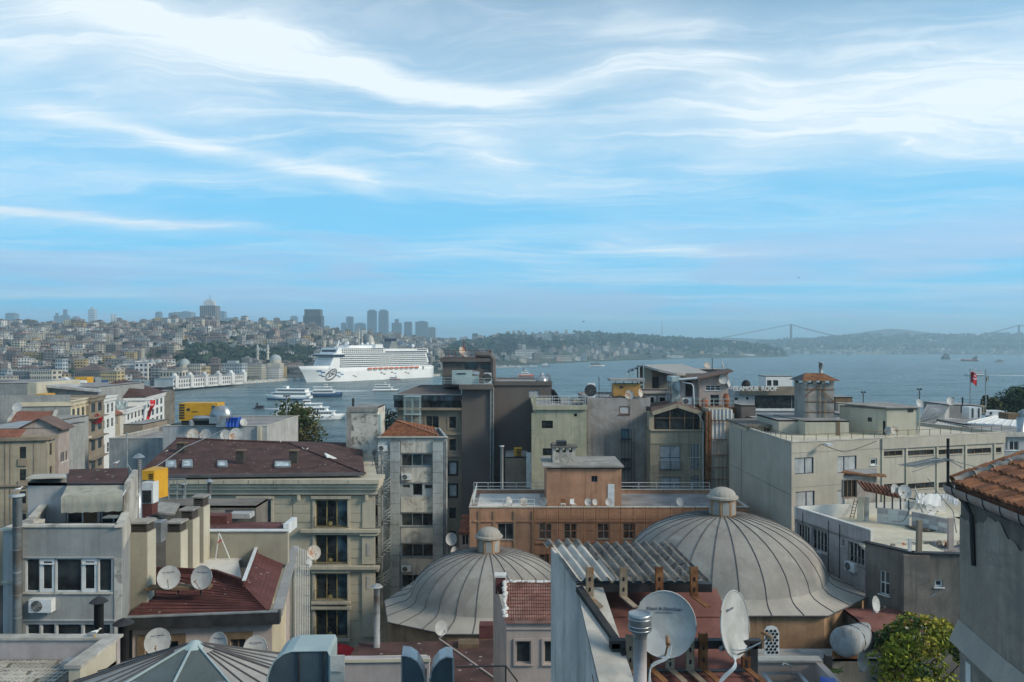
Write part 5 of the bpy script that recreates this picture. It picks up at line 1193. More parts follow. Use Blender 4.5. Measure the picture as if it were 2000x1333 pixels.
# ================================================================== concrete tower house with tiled roof
gd = 78.
b = fbld('apartment_tower','narrow grey panel-clad apartment tower with small tiled roof',738,874,854,gd,9,'cladding_panel',zb=9,parapet=.5,shR=-1.6)
tw = dict(nx=3,frame='steel_grey',fw=.07,rec=.15)
b.win('f',784,887,845,911,panes=['glass_dark','glass_blue','glass_blue'],**tw);b.win('f',806,945,825,968,nx=1,frame='steel_grey',sill=False);b.win('f',786,947,801,953.5,nx=1,frame='steel_grey',sill=False);b.win('f',829,947,845,955,nx=1,frame='steel_grey',sill=False)
b.win('f',784,1003,846,1028,**tw);b.win('f',785,1063,847,1088,**tw);b.win('f',785,1123,847,1148,**tw);b.done();G = b;gf = b.f
def gbox(x0,x1,y0,y1,n0,n1,name,m='cladding_panel',f=gf,d=gd,o=None):
    a = MB();f.fbox(a,f.u(x0),f.u(x1),ZP(y1,d),ZP(y0,d),n0,n1);return a.build(name,m,o or G.o)
for x0,x1 in ((763,781.5),(846,866)):
    for i in range(16): gbox(x0,x1,862+i*20.2,881.6+i*20.2,.1,.34,'cladding_panel')
    gbox(x0-.4,x1+.4,861,861.8,.1,.4,'panel_cap','steel_grey');gbox(x0+.5,x1-.5,860,1190,.003,.099,'pilaster_core','dark_render')
for y0,y1 in ((858,884),(913,942),(971,1000),(1031,1060),(1091,1120)): gbox(783,845.5,y0,y1,.003,.06,'spandrel','white_wash')
for y in (884,942,1000,1060): gbox(782.5,845.8,y,y+1.5,.003,.12,'ledge','concrete')
gbox(738,875,852.5,855,.003,.3,'coping','pale_concrete');gbox(868,870,862,1200,.003,.16,'downpipe','steel_grey');gbox(871.5,873.5,862,1200,.003,.10,'corner_trim','white_wash');gbox(739,762,880,912,.003,.05,'wall_patch','white_wash')
# tiled pyramid roof built tile course by course
ez = G.z1;A,B_ = PZ(738,854,ez)+Vector((.2,.3,.05)),PZ(860,853,ez)+Vector((-.3,.3,.05));C_,D_ = Vector((B_.x-1.2,gd+8.5,ez)),Vector((A.x,gd+8.5,ez));AP = P(774,823,gd+4)
rt = MB();rt.add([A,B_,C_,D_,AP],[(0,1,4),(1,2,4),(2,3,4),(3,0,4)]);rf = rt.build('tiled_roof','red_tile',G.o)
for a_,b2 in ((A,B_),(B_,C_)):
    nn = (b2-a_).cross(AP-a_).normalized()
    for i in range(11):
        t0 = i/11.5;p,q = a_.lerp(AP,t0),b2.lerp(AP,t0);a = MB();a.bar(p+nn*.03,q+nn*.03,.10,.10,nn);a.build('tile_course','clay_tile',rf)
    a = MB();a.bar(b2+nn*.05,AP+nn*.05,.28,.2);a.build('hip_tiles','clay_tile',rf)
ac_unit(P(748,882,gd-.02),0,'air conditioner high on the panel tower near the chimney',.95);ac_unit(P(794,938,gd-.1),0,'air conditioner on a ledge under the top tower window',.95);ac_unit(P(794,1117,gd-.1),0,'air conditioner on the lowest ledge of the panel tower',.95)
# whitewashed stair shaft behind
b = fbld('stair_tower','peeling whitewashed blank shaft left of the panel tower',681,737,796,84,5,'peeling_white',zb=9);b.done()
a = MB();b.f.fbox(a,-.15,b.w+.1,b.z1-.5,b.z1+.02,.003,.12);b.f.fbox(a,-.25,.3,b.z0,b.z1-.52,.003,.1);a.build('grey_edge_band','concrete',b.o)  # concrete-grey band along the top and left edge
a = MB();a.cyl((XP(688,85),85.5,b.z1),(XP(688,85),85.5,b.z1+.9),.12);a.build('vent_pipe','dark_metal',b.o)
a = MB();a.box(XP(737,84)+.01,XP(742,84),84.2,85,ZP(850,84),ZP(811,84));a.build('duct','teal_metal',b.o)

# ================================================================== dark rendered building with glass attic
dd = 108.
L0 = fbld('apartment_house','taupe stone house with dark mansard roof and glazed attic strip',776,902,797,dd,14,'taupe_stone',zb=7)
kw = dict(frame='dark_metal',sill=False,surround=.3,sur_mat='taupe_stone',nx=1)
L0.win('f',832,813,857,836,nx=2,frame='taupe_stone',sill=False,surround=.25)
for y0,y1 in ((814,837),(858,881),(992,1014),(1037,1060),(1080,1100)): L0.win('f',877,y0,891,y1,nx=1,frame='taupe_stone',sill=False,surround=.25)
for y0,y1 in ((903,927),(947,970)): L0.win('f',877,y0,892,y1,nx=1,frame='dark_metal',pane='curtain',sill=False,surround=.2)
for y0,y1 in ((858,881),(903,927)): L0.win('f',832,y0,857,y1,nx=2,frame='taupe_stone',sill=False,surround=.25)
L0.done();f = L0.f
def lbox(x0,x1,y0,y1,n0,n1,name,m,o=L0.o): a = MB();f.fbox(a,f.u(x0),f.u(x1),ZP(y1,dd),ZP(y0,dd),n0,n1);return a.build(name,m,o)
lbox(774,902,797,801,.003,.7,'cornice','taupe_stone');lbox(776,902,845,850,.003,.25,'string_course','taupe_stone');lbox(776,902,888,892,.003,.25,'string_course','taupe_stone')
lbox(769,900,783,796.8,-1.2,-.3,'glazing','glass_dark');lbox(768,901,772,783,-1.2,-.1,'blind','glass_blue');lbox(768,901.5,771,772.5,-1.3,.0,'rail','steel_grey')
a = MB();a.add([P(768,772,dd+.5),P(901,772,dd+.5),P(901,752,dd+6),P(822,752,dd+6),P(790,772,dd+10)],[(0,1,2,3),(0,3,4)]);a.build('mansard_roof','grey_brown_wall',L0.o)
T0 = fbld('apartment_house','tall windowless brown-grey rendered block with roof machine room',902,963,752,dd-.6,16,'grey_brown_wall',zb=7);T0.done()
T1 = fbld('apartment_house','lower windowless brown-grey rendered block with railed roof',963.2,1078,746,dd+2,15,'grey_brown_wall',zb=7,parapet=.3);T1.win('f',1033,763,1053,777,nx=1,frame='steel_grey',pane='curtain',sill=False);T1.done()
a = MB();a.box(XP(965,dd+2),XP(1078.5,dd+2),dd+1.8,dd+2-.003,ZP(753,dd+2),ZP(745,dd+2));a.build('parapet_band','grey_brown_wall',T1.o)
z1_ = T1.z1;railing(T1.o,[(XP(966,dd+2)+.2,dd+2.2,z1_),(XP(1078,dd+2)-.2,dd+2.2,z1_),(XP(1078,dd+2)-.2,dd+14,z1_)],.85,'steel_grey',.025,1.5,(1.,.5))
for x in (958.5,963.6): a = MB();a.cyl((XP(x,dd),dd-.8,9),(XP(x,dd),dd-.8,ZP(758,dd)),.11);tag(a.build('downpipe','steel_grey',(T0 if x < 960 else T1).o))
zt = T0.z1;a = MB();a.box(XP(898,dd),XP(963.5,dd),dd-1.6,dd-.61,ZP(760,dd),ZP(751,dd));a.build('balcony_parapet','grey_brown_wall',T0.o);railing(T0.o,[(XP(898,dd)+.1,dd-1.5,ZP(751,dd)),(XP(963,dd)-.1,dd-1.5,ZP(751,dd))],.9,'teal_metal',.03,1.0,(1.,.55,.2))
railing(T0.o,[(XP(852,dd),dd+.2,ZP(751,dd)),(XP(898,dd),dd+.2,ZP(751,dd))],.9,'teal_metal',.03,1.0,(1.,.55,.2))
M0 = fbld('machine_room','brown roof machine room with red railing and antennas',864,962,699,dd+3,9,'grey_brown_wall',zb=zt-.5);M0.win('f',908,706,932,722,nx=1,frame='dark_metal',sill=False);M0.win('f',939,712,956,721,nx=2,frame='dark_metal',sill=False);M0.win('f',890,708,901,714,nx=1,frame='grey_brown_wall',sill=False);M0.done()
a = MB();a.box(XP(860,dd+2.6),XP(958,dd+2.6),dd+2.4,dd+12.3,ZP(707,dd+3),ZP(700,dd+3));a.build('roof_slab','grey_brown_wall',M0.o)
mat('red_paint',(.22,.04,.035),.7,.2,2);railing(M0.o,[(XP(863,dd+3),dd+2.7,M0.z1+.02),(XP(956,dd+3),dd+2.7,M0.z1+.02),(XP(956,dd+3),dd+11,M0.z1+.02)],1.0,'red_paint',.028,1.0,(1.,.5,.05))
a = MB();a.tube([(XP(963,dd+3),dd+2.8,ZP(755,dd)),(XP(963,dd+3),dd+2.8,ZP(702,dd)),(XP(958,dd+3),dd+2.8,ZP(695,dd)),(XP(930,dd+3),dd+3,ZP(694,dd))],.42,8);a.build('duct','grey_brown_wall',M0.o)
o = thing('antenna_mast','thin roof mast with guy wire on the machine room','antenna',P(906,699,dd+5));p = P(906,699,dd+5);a = MB();a.cyl(p,P(906,668,dd+5),.07,n=6);a.cyl(P(909,699,dd+5),P(909,675,dd+5),.05,n=6);a.build('mast','red_paint',o);a = MB();a.cyl(P(907,669,dd+5),P(938,688,dd+5),.03,n=4);a.build('guy_wire','dark_metal',o)
dish(P(901,699,dd+4),1.3,.9,.3,'rusty dish left of the red mast on the machine room','dish_rust',mast=.8);dish(P(913,699,dd+4),1.1,-.3,.3,'grey dish right of the red mast on the machine room','dish_white',mast=.4)
o = thing('plant_unit','pale blue plant cabinet with duct in front of the machine room','plant unit',P(905,751,dd+1));a = MB();a.box(XP(883,dd+1),XP(922,dd+1),dd+.6,dd+2.4,zt,ZP(724,dd+1));a.build('casing','teal_metal',o);a = MB();a.box(XP(893,dd+1),XP(910,dd+1),dd+.52,dd+.59,ZP(731,dd+1),ZP(729,dd+1));a.build('slot','dark_metal',o);a = MB();a.cyl(P(922,730,dd+1.5),P(936,732,dd+1.5),.45);a.build('duct','galvanised',o)
a = MB();a.box(XP(922,dd+1)+.01,XP(935,dd+1),dd+.9,dd+2,zt,ZP(735,dd+1));a.build('side_cabinet','teal_metal',o)
ac_unit(P(953,750,dd+.5),0,'white cabinet unit beside the downpipe on the tall block',1.0,h=1.5)
o = thing('water_tank','round galvanised water tank on the railed roof','water tank',P(1058,746,dd+6));p = P(1058,746,dd+6);a = MB();a.lathe([(.95,0),(.95,.85),(.3,1.0),(.3,1.5),(.01,1.55)],16,p+Vector((0,0,-.2)));a.build('tank','galvanised',o,True);a = MB();a.box(p.x-1.2,p.x+1.0,p.y-1,p.y+1,p.z-.6,p.z-.2);a.build('plinth','grey_brown_wall',o)
# cage stair at the corner
o = thing('cage_stair','pale steel cage with stair on the taupe house front','staircase',P(806,870,dd-1.2));x0,x1 = XP(791,dd-1),XP(821,dd-1);z0,z1 = ZP(832,dd),ZP(774,dd);a = MB()
for x in (x0,(x0+x1)/2,x1):
    for y in (dd-1.8,dd-.6): a.bar((x,y,z0),(x,y,z1),.09)
a.build('post','teal_metal',o);a = MB()
for i in range(15): x = x0+(x1-x0)*i/14;a.bar((x,dd-1.82,ZP(808,dd)),(x,dd-1.82,z1),.035)
a.build('bar','teal_metal',o,kind='stuff');a = MB();a.box(x0-.1,x1+.1,dd-1.9,dd-.5,z1,z1+.1);a.box(x0-.1,x1+.1,dd-1.9,dd-.5,ZP(809,dd),ZP(808,dd));a.build('platform','teal_metal',o)
for i in range(10): a = MB();z = z0+i*.2;a.box(x0+.2,x1-.2,dd-1.7+i*.09,dd-1.4+i*.09,z,z+.04);a.build('tread','teal_metal',o)

# ================================================================== green, grey and beige neighbours
gd2 = 96.
b = fbld('apartment_house','pale green rendered house with railed roof terrace and few windows',1046,1146,792,gd2,14,'green_plaster',zb=8,parapet=.25,shL=.0)
b.win('f',1058,822,1080,837,nx=2,frame='dark_metal',sill=False,fw=.04);b.win('f',1060,876,1079,890,nx=2,frame='dark_metal',sill=False,fw=.04);b.win('f',1121,808,1127,814,nx=1,frame='dark_metal',sill=False,fw=.04);b.done()
a = MB();b.f.fbox(a,-.35,b.w+.05,ZP(800.5,gd2),ZP(792,gd2),.003,.3);b.l.fbox(a,0,b.lw,ZP(800.5,gd2),ZP(792,gd2),.003,.3);a.build('parapet_band','green_plaster',b.o)
railing(b.o,[(XP(1047,gd2),gd2+.1,b.z1),(XP(1143,gd2),gd2+.1,b.z1)],1.15,'white_pvc',.03,2.2,(1.,.68,.36),bal=.5);a = MB();a.box(XP(1041.5,gd2),XP(1047,gd2),gd2-.2,gd2+.3,b.z1+.002,ZP(774,gd2));a.build('corner_pier','green_plaster',b.o)
a = MB();b.f.fbox(a,-.5,-.003,b.z0,b.z1-1,-.6,.02);a.build('corner_strip','green_plaster',b.o)
a = MB();a.box(XP(1119,100),XP(1140,100),100,101,b.z1,ZP(781,100));tag(a.build('planter','beige_render'),'beige planter box on the green house terrace','planter')
a = MB();p0,p1 = P(1078,762,104),P(1095,781,103);a.add([P(1078,790,104),P(1095,790,103),p1,P(1090,772,103.5),P(1083,762,104),p0],[(0,1,2,3,4,5)]);a.slab([p0,P(1083,762,104),P(1090,772,103.5),p1,P(1095,790,103),P(1078,790,104)],2.5,(0,1,0));tag(a.build('covered_parasol','ink_black'),'black tarpaulin heap on the roof behind the green house','tarpaulin')
o = ac_unit(P(1154,777,98),0,'tall grey plant cabinet on the grey house roof',.95,h=1.8,dpt=.9)
a = MB();p = P(1170,777,98);a.cyl(p,P(1170,737,98),.045,n=6);a.bar(P(1168.5,741,98),P(1171.5,741,98),.06);tag(a.build('antenna_pole','dark_metal'),'bare thin antenna pole on the grey house roof','antenna')
gd3 = 97.
b = fbld('apartment_house','bare grey cement house with caged fire ladder on its wall',1146.3,1270,778,gd3,13,'grey_plaster',zb=8,parapet=.2)
b.win('f',1209,794,1230,810,nx=1,frame='brown_frame',pane='curtain',fw=.12,rec=.05);b.win('f',1158,793,1169,800,nx=1,frame='dark_metal',sill=False);b.win('f',1213,838,1230,857,nx=1,frame='blue_frame',pane='glass_blue',sill=False,rec=.05);b.done()
a = MB();b.f.fbox(a,0,b.f.u(1180),b.z0,b.z1-.1,.003,.35);a.build('projecting_bay','grey_plaster',b.o)
o = thing('fire_ladder','black caged fire ladder with platforms on the grey wall','ladder',P(1222,960,gd3-.6));lf = b.f
a = MB()
for x in (1213,1218,1226,1232,1238.5): u = lf.u(x);a.bar(lf.pt(u,ZP(960,gd3),.5),lf.pt(u,ZP(838 if x < 1227 else 836,gd3),.5),.05)
a.build('stile','dark_metal',o)
for y in (857,895,914,950):
    a = MB();lf.fbox(a,lf.u(1212),lf.u(1231),ZP(y+1.4,gd3),ZP(y,gd3),.1,.75);a.build('platform','dark_metal',o)
for i in range(26): y = 862+i*3.8;a = MB();u0,u1 = lf.u(1228),lf.u(1239);a.bar(lf.pt(u0,ZP(y,gd3),.5),lf.pt(u1,ZP(y,gd3),.5),.035);a.build('rung','dark_metal',o)
for i in range(6): y = 897+i*3;a = MB();a.bar(lf.pt(lf.u(1213),ZP(y,gd3),.7),lf.pt(lf.u(1231),ZP(y,gd3),.7),.04);a.build('guard_bar','dark_metal',o)
# beige house with glazed gable
kd = 94.
b = fbld('apartment_house','beige house with glazed gable top and blue curtained windows',1270.4,1375,840,kd,12,'beige_render',zb=8,roof='roof_grey')
for y0,y1 in ((871,918),(932,962)): b.win('f',1289,y0,1329,y1,nx=2,ny=2,frame='blue_frame',pane='curtain',sill=True,sur_mat='beige_render')
for y0,y1 in ((867,919),(928,965)): b.win('f',1348,y0,1367,y1,nx=1,frame='beige_render',sill=False)
b.done();kf = b.f
def kz(y): return ZP(y,kd)
for y0,y1 in ((867,919),(928,965)):
    for i in range(7):
        a = MB();x = 1349+i*2.8;kf.fbox(a,kf.u(x),kf.u(x+.8),kz(y1),kz(y0),.02,.07);a.build('grille_bar','white_pvc',b.o)
    a = MB();kf.fbox(a,kf.u(1347),kf.u(1369),kz((y0+y1)/2+1),kz((y0+y1)/2),.071,.10);a.build('grille_rail','white_pvc',b.o)
railing(b.o,[kf.pt(kf.u(1286),kz(918),.4),kf.pt(kf.u(1332),kz(918),.4)],1.05,'blue_frame',.02,1.5,(1.,.05),'balcony_railing',.18)
a = MB();kf.fbox(a,kf.u(1270.4),kf.u(1375),kz(867),kz(865.5),.003,.08);kf.fbox(a,kf.u(1270),kf.u(1376),kz(842),kz(839),.003,.2);a.build('string_course','beige_render',b.o)
gp = [(1277,839.8),(1277,812),(1322,796),(1366,811),(1366,839.8)];a = MB();a.slab([P(x,y,kd+.25) for x,y in gp],.1,(0,1,0));gg = a.build('gable_glazing','glass_dark',b.o)
for x in (1277,1308,1337,1354,1366): a = MB();yt = 812-16*min(1,(x-1277)/45) if x < 1322 else 796+15*(x-1322)/44;a.bar(P(x,840,kd+.15),P(x,yt,kd+.15),.13);a.build('mullion','shutter_brown',gg)
a = MB();a.bar(P(1277,817,kd+.15),P(1366,817,kd+.15),.08);a.build('transom','shutter_brown',gg)
a = MB()
for p,q in (((1273,808),(1322,792.5)),((1322,792.5),(1371,808))): a.bar(P(*p,kd+.05),P(*q,kd+.05),.7,.45)
a.build('barge_board','beige_render',b.o)
a = MB();up_ = Vector((0,0,.1));a.slab([P(1271,806,kd)+up_,P(1322,790,kd)+up_,P(1322,780,kd+9)+up_,P(1268,790,kd+9)+up_],.2);a.slab([P(1322,790,kd)+up_,P(1374,806,kd)+up_,P(1372,794,kd+9)+up_,P(1322,780,kd+9)+up_],.2);a.build('gable_roof','far_roof',b.o)
a = MB();a.box(XP(1268,kd),XP(1277,kd)-.01,kd,kd+1.5,kz(840),kz(806));a.build('side_pier','beige_render',b.o);a = MB();a.box(XP(1264,kd),XP(1271,kd),kd-.3,kd+1,kz(803),kz(795));a.build('hopper','dark_metal',b.o)
a = MB();a.tube([P(1362,806,kd-.1),P(1366,812,kd-.2),P(1373,826,kd-.2),P(1373.5,960,kd-.2)],.07,6);a.build('downpipe','white_pvc',b.o)
# corrugated lift shaft
cd_ = 92.;o = thing('corrugated_shaft','rust-streaked corrugated metal shaft beside the beige house','shaft',P(1402,960,cd_));c0,c1 = XP(1378,cd_),XP(1431,cd_)
def corr(mb,x0,x1,y,z0,z1,wl=.45,amp=.06):
    n = max(2,int((x1-x0)/wl*4));vs = []
    for i in range(n+1): x = x0+(x1-x0)*i/n;dy = amp*math.sin(i*math.pi/2);vs += [(x,y+dy,z0),(x,y+dy,z1)]
    mb.add(vs,[(2*i,2*i+2,2*i+3,2*i+1) for i in range(n)])
for xa,xb,ya,yb_,m in ((1385,1418,954,858,'corrugated_pale'),(1385,1418,858,822,'corrugated_pale'),(1385,1431,821,800,'corrugated_pale'),(1395,1418.5,954,858.5,'corrugated_beige')):
    a = MB();off = -.12 if m == 'corrugated_beige' else 0;corr(a,XP(xa,cd_),XP(xb,cd_),cd_+off,ZP(ya,cd_),ZP(yb_,cd_)-.02);a.build('corrugated_sheet',m,o)
a = MB();a.box(XP(1386,cd_),XP(1430,cd_),cd_+.12,cd_+4,9,ZP(800,cd_));a.build('core','corrugated_beige',o)
for x in (1378,1384): a = MB();a.box(XP(x,cd_),XP(x+4,cd_),cd_-.25,cd_+.1,9,ZP(803,cd_));a.build('rusted_post','rust',o)
for y in (822,858,888,912,935): a = MB();a.box(XP(1377,cd_),XP(1419 if y > 830 else 1431,cd_),cd_-.32,cd_-.2,ZP(y+1,cd_),ZP(y,cd_));a.build('rail','rust',o)
# roof terrace shack over the shaft
sd_ = 96.;sz = ZP(799,sd_);a = MB();a.box(XP(1371,sd_),XP(1433,sd_),sd_-2,sd_+10,sz-.35,ZP(795,sd_));o = thing('roof_shack','patched rooftop shack with slanting brown roof and white dishes','shack',P(1400,799,sd_));a.build('floor_slab','rust',o);sz = ZP(795,sd_)
W0 = Face((XP(1366,sd_+2),sd_+2),(1,0));a = MB();hl_ = [W0.rect(1378,753,1407,763),W0.rect(1387,771,1405,794)];u1 = W0.u(1421);W0.wall(a,0,u1,sz,ZP(752,sd_+2),hl_);a.add([W0.pt(0,ZP(752,sd_+2)),W0.pt(u1,ZP(752,sd_+2)),W0.pt(u1,ZP(727,sd_+2)),W0.pt(0,ZP(741,sd_+2))],[(0,1,2,3)]);a.box(XP(1421,sd_+2),XP(1421,sd_+2)+.1,sd_+2,sd_+7,sz,ZP(727,sd_+2));a.build('wall','pink_beige_wall',o)
window(W0,hl_[0],o,nx=3,ny=2,sill=True);window(W0,hl_[1],o,nx=1,frame='white_pvc',sill=False)
a = MB();a.slab([P(1327,742,sd_+1),P(1365,738,sd_+.5),P(1432,724,sd_+1),P(1422,720,sd_+8),P(1350,734,sd_+8)],.2);a.build('slanting_roof','far_roof',o);a = MB();a.cyl(P(1326,742,sd_+.9),P(1362,739,sd_+.4),.14);a.build('gutter','white_pvc',o)
a = MB();a.tube([P(1332,747,sd_+1),P(1351,750,sd_+.6),P(1354,755,sd_+.5),P(1356,790,sd_+.5)],.08,6);a.build('downpipe','white_pvc',o)
a = MB();a.box(XP(1313,sd_+2),XP(1328,sd_+2),sd_+2,sd_+5,sz-1,ZP(746,sd_+2));a.build('glazed_booth','glass_pale',o);a = MB();a.box(XP(1312,sd_+2),XP(1329,sd_+2),sd_+1.9,sd_+5.1,ZP(746,sd_+2)+.002,ZP(736,sd_+2));a.build('booth_head','teal_metal',o)
a = MB();a.box(XP(1329,sd_+2),XP(1366,sd_+2)-.01,sd_+2.6,sd_+5,sz,ZP(742,sd_+2));a.build('store_wall','lilac_tile',o);a = MB();a.box(XP(1341,sd_+2),XP(1354,sd_+2),sd_+2.5,sd_+2.59,ZP(775,sd_+2),ZP(745,sd_+2));a.build('store_opening','ink_black',o)
railing(o,[(XP(1356,sd_-1.8),sd_-1.8,sz),(XP(1432,sd_-1.8),sd_-1.8,sz),(XP(1432,sd_),sd_+8,sz)],1.1,'teal_metal',.03,1.2,(1.,.55))
ac_unit(P(1341,791,sd_+1),0,'air conditioner on the shack terrace under a pipe',1.1,h=.8)
for px,lab in ((1376,'squat terracotta jar on the shack terrace'),(1418,'tall terracotta jar at the shack terrace corner')): p = P(px,795,sd_-1);a = MB();k = 1 if px < 1400 else 1.5;a.lathe([(.25,0),(.42,.35*k),(.4,.8*k),(.28,1.0*k),(.33,1.08*k)],14,p);tag(a.build('clay_jar','terracotta',None,True),lab,'jar')
dish(P(1412,748,sd_+1.7),1.25,.0,.2,'white dish flat on the shack wall',mast=.3,arm=False);dish(P(1421,757,sd_+2),1.0,.9,.2,'white dish turned sideways at the shack corner',mast=.4)
# large open shack behind with grey roof
bd_ = 106.;bz = ZP(765,bd_);o = thing('roof_shack','derelict open loft with grey sheet roof and glass side','shack',P(1330,770,bd_));a = MB();a.slab([P(1255,713,bd_),P(1332,711,bd_+8),P(1384,728,bd_+4),P(1322,730,bd_-1),P(1286,722,bd_-1)],.3);a.build('sheet_roof','metal_roof',o)
a = MB();a.slab([P(1226,726,bd_),P(1258,713,bd_),P(1258,712,bd_+7),P(1228,722,bd_+7)],.2);a.build('side_roof','blue_frame',o)
for x0,x1,yt,m in ((1258,1274,714,'taupe_stone'),(1274,1288,720,'shutter_brown'),(1288,1305,723,'dark_render'),(1305,1372,728,'dark_render')): a = MB();a.box(XP(x0,bd_),XP(x1,bd_)-.02,bd_+(.3 if x0 > 1270 else 0),bd_+6,bz,ZP(yt+2,bd_));a.build('wall_panel',m,o)
a = MB();a.box(XP(1275,bd_),XP(1287,bd_),bd_+.2,bd_+.29,bz,ZP(737,bd_));a.build('doorway','ink_black',o)
for x in (1224,1231,1239,1248,1257): a = MB();a.bar(P(x,765,bd_),P(x,727-(x-1224)*.4,bd_),.18);a.build('post','teal_metal',o)
for y in (740,752): a = MB();a.bar(P(1224,y,bd_),P(1258,y,bd_),.14);a.build('rail','teal_metal',o)
b = fbld('low_house','grey stucco attic storey under the derelict loft',1252,1314,761,bd_-2,8,'lilac_tile',zb=8);b.win('f',1270,776,1278,788,nx=1,sill=False,surround=.15,sur_mat='white_paint');b.win('f',1288,776,1300,790,nx=1,sill=False,surround=.15,sur_mat='white_paint');b.done();a = MB();b.f.fbox(a,0,b.w,ZP(769,bd_-2),ZP(766,bd_-2),.003,.3);a.build('string_course','pale_concrete',b.o);a = MB();b.f.fbox(a,b.f.u(1301),b.w+.2,b.z0,ZP(764,bd_-2),.003,.15);a.build('white_panel','white_paint',b.o)
b = fbld('low_house','dark flat roof block behind the derelict loft',1340,1420,722,118,8,'dark_render',zb=8);b.done()
dish(P(1381,722,117),1.1,.2,.3,'rusty round dish on the dark flat block','dish_rust',mast=.5,arm=False);dish(P(1410,722,117),1.1,1.2,.3,'rusty dish turned edge-on at the flat block corner','dish_rust',mast=.6);a = MB();a.cyl(P(1391,722,117),P(1391,700,117),.06,n=6);tag(a.build('antenna_pole','dark_metal'),'short dark antenna pole between two rusty dishes','antenna')
# orange generator with shelter
d_ = 99.;o = thing('generator','faded orange generator under a sheet shelter on the grey house roof','generator',P(1225,775,d_));a = MB();a.box(XP(1198,d_),XP(1251,d_),d_,d_+1.8,ZP(775,d_),ZP(750,d_));g_ = a.build('casing','orange_steel',o);a = MB();a.box(XP(1191,d_),XP(1259,d_),d_-.5,d_+2.4,ZP(745,d_),ZP(740,d_));a.build('shelter_roof','metal_roof',o)
a = MB();a.box(XP(1210,d_),XP(1217,d_),d_-.04,d_+.02,ZP(759,d_),ZP(754,d_));a.build('control_panel','dark_metal',g_)
for x in (1202,1218,1235,1250): a = MB();a.bar(P(x,775,d_+1.9),P(x,744,d_+1.9),.08);a.build('post','dark_metal',o)
dish(P(1229,778,97.2),1.15,0,.15,'dish with streaky rust in front of the orange generator','dish_rust',mast=.3,arm=False);dish(P(1249,778,97.2),1.1,.9,.15,'rust-marked dish turned aside at the orange generator end','dish_rust',mast=.5)
a = MB();a.tube([P(1190,777,97.5),P(1192,772,97.5),P(1200,776,97.4),P(1212,774,97.4),P(1222,778,97.4)],.08,5);tag(a.build('cable_bundle','ink_black'),'black cable bundle along the grey house roof edge','cable')

# ================================================================== orange building with scaffold netting
od = 72.
b = fbld('apartment_house','long orange plaster building with netted scaffold and flat grey roof',917,1462,992,od,9,'orange_plaster',zb=8,roof='roof_grey',parapet=.35)
ow = dict(nx=2,frame='steel_grey',sill=True,sur_mat='concrete')
b.win('f',972,1023,1003,1054,**ow)
for x in (1053,1102,1167,1217,1281,1340): b.win('f',x,1023,x+24,1053,ny=2,**ow)
for x in (1053,1102): b.win('f',x,1083,x+20,1112,**ow)
b.done(cop='pale_concrete');of = b.f
a = MB();of.fbox(a,of.u(1042),b.w,ZP(1062,od),ZP(1058,od),.003,.12);of.fbox(a,of.u(925),b.w,ZP(1020,od),ZP(1017,od),.003,.09);a.build('string_course','orange_plaster',b.o)
for x in (934,963,1003,1039): a = MB();of.fbox(a,of.u(x),of.u(x+5),b.z0,b.z1-.3,.003,.08);a.build('pilaster','drum_stone',b.o)
o = thing('scaffold','rusty brown scaffold of poles covering the orange facade','scaffold',of.pt(of.u(1200),9,.8))
for i,x in enumerate(range(1042,1470,24)): a = MB();u = of.u(x);a.bar(of.pt(u,9,.75),of.pt(u,ZP(987 if x < 1400 else 1000,od),.75),.06);a.build('standard','rust',o)
for y in (990,1011,1033,1055,1078,1100): a = MB();a.bar(of.pt(of.u(1041),ZP(y,od),.78),of.pt(of.u(1460),ZP(y,od),.78),.05);a.build('ledger','rust',o)
a = MB()
for i in range(105): u = of.u(1042+i*4.0);a.bar(of.pt(u,ZP(1110,od),.7),of.pt(u,ZP(989,od),.7),.012)
for i in range(30): z = ZP(990+i*4.0,od);a.bar(of.pt(of.u(1042),z,.7),of.pt(of.u(1460),z,.7),.010)
a.build('netting','rust',o,kind='stuff')
oz = b.z1;railing(b.o,[(XP(921,od)+.1,od+8.7,oz),(XP(921,od)+.1,od+.3,oz),(XP(1044,od),od+.15,oz)],.75,'white_pvc',.025,1.5,(1.,.5));railing(b.o,[(XP(925,80),od+8.8,oz),(XP(1064,80),od+8.8,oz)],.8,'white_pvc',.025,1.5,(1.,.5));railing(b.o,[(XP(1215,80),od+8.8,oz),(XP(1390,80),od+8.8,oz)],.8,'white_pvc',.025,1.8,(1.,.5))
a = MB();a.box(XP(930,od),XP(1060,od),od+.4,od+8.5,oz-.34,oz-.3);a.build('roof_coating','terrace_white',b.o)
b2 = Bld('roof_house','orange plaster roof house with grey slab on the scaffolded building',(XP(1068,od+2),od+2),(1,0),XP(1214,od+2)-XP(1068,od+2),6,oz-.4,ZP(913,od+2),'orange_plaster',roof='concrete');b2.win('f',1155,930,1167,942,nx=2,frame='blue_frame',sill=False);b2.done()
a = MB();a.box(XP(1060,od+2),XP(1218,od+2),od+1.7,od+8.3,b2.z1+.004,b2.z1+.16);a.build('roof_slab','concrete',b2.o);a = MB();b2.f.fbox(a,b2.f.u(1187),b2.f.u(1200),oz-.3,ZP(946,od+2),.003,.05);a.build('door','white_pvc',b2.o)
o = thing('chimney_hut','crumbling grey chimney hut with slotted head on the orange roof house','chimney',P(1103,912,76));hz0 = b2.z1+.16;x0,x1 = XP(1080,76),XP(1124,76);a = MB();a.box(x0,x1,76,77.8,hz0,ZP(884,76));a.build('shaft','white_wash',o)
for i in range(4): a = MB();x = x0+(x1-x0-.3)*i/3;a.box(x,x+.3,76,77.8,ZP(884,76)+.002,ZP(875,76));a.build('pier','white_wash',o)
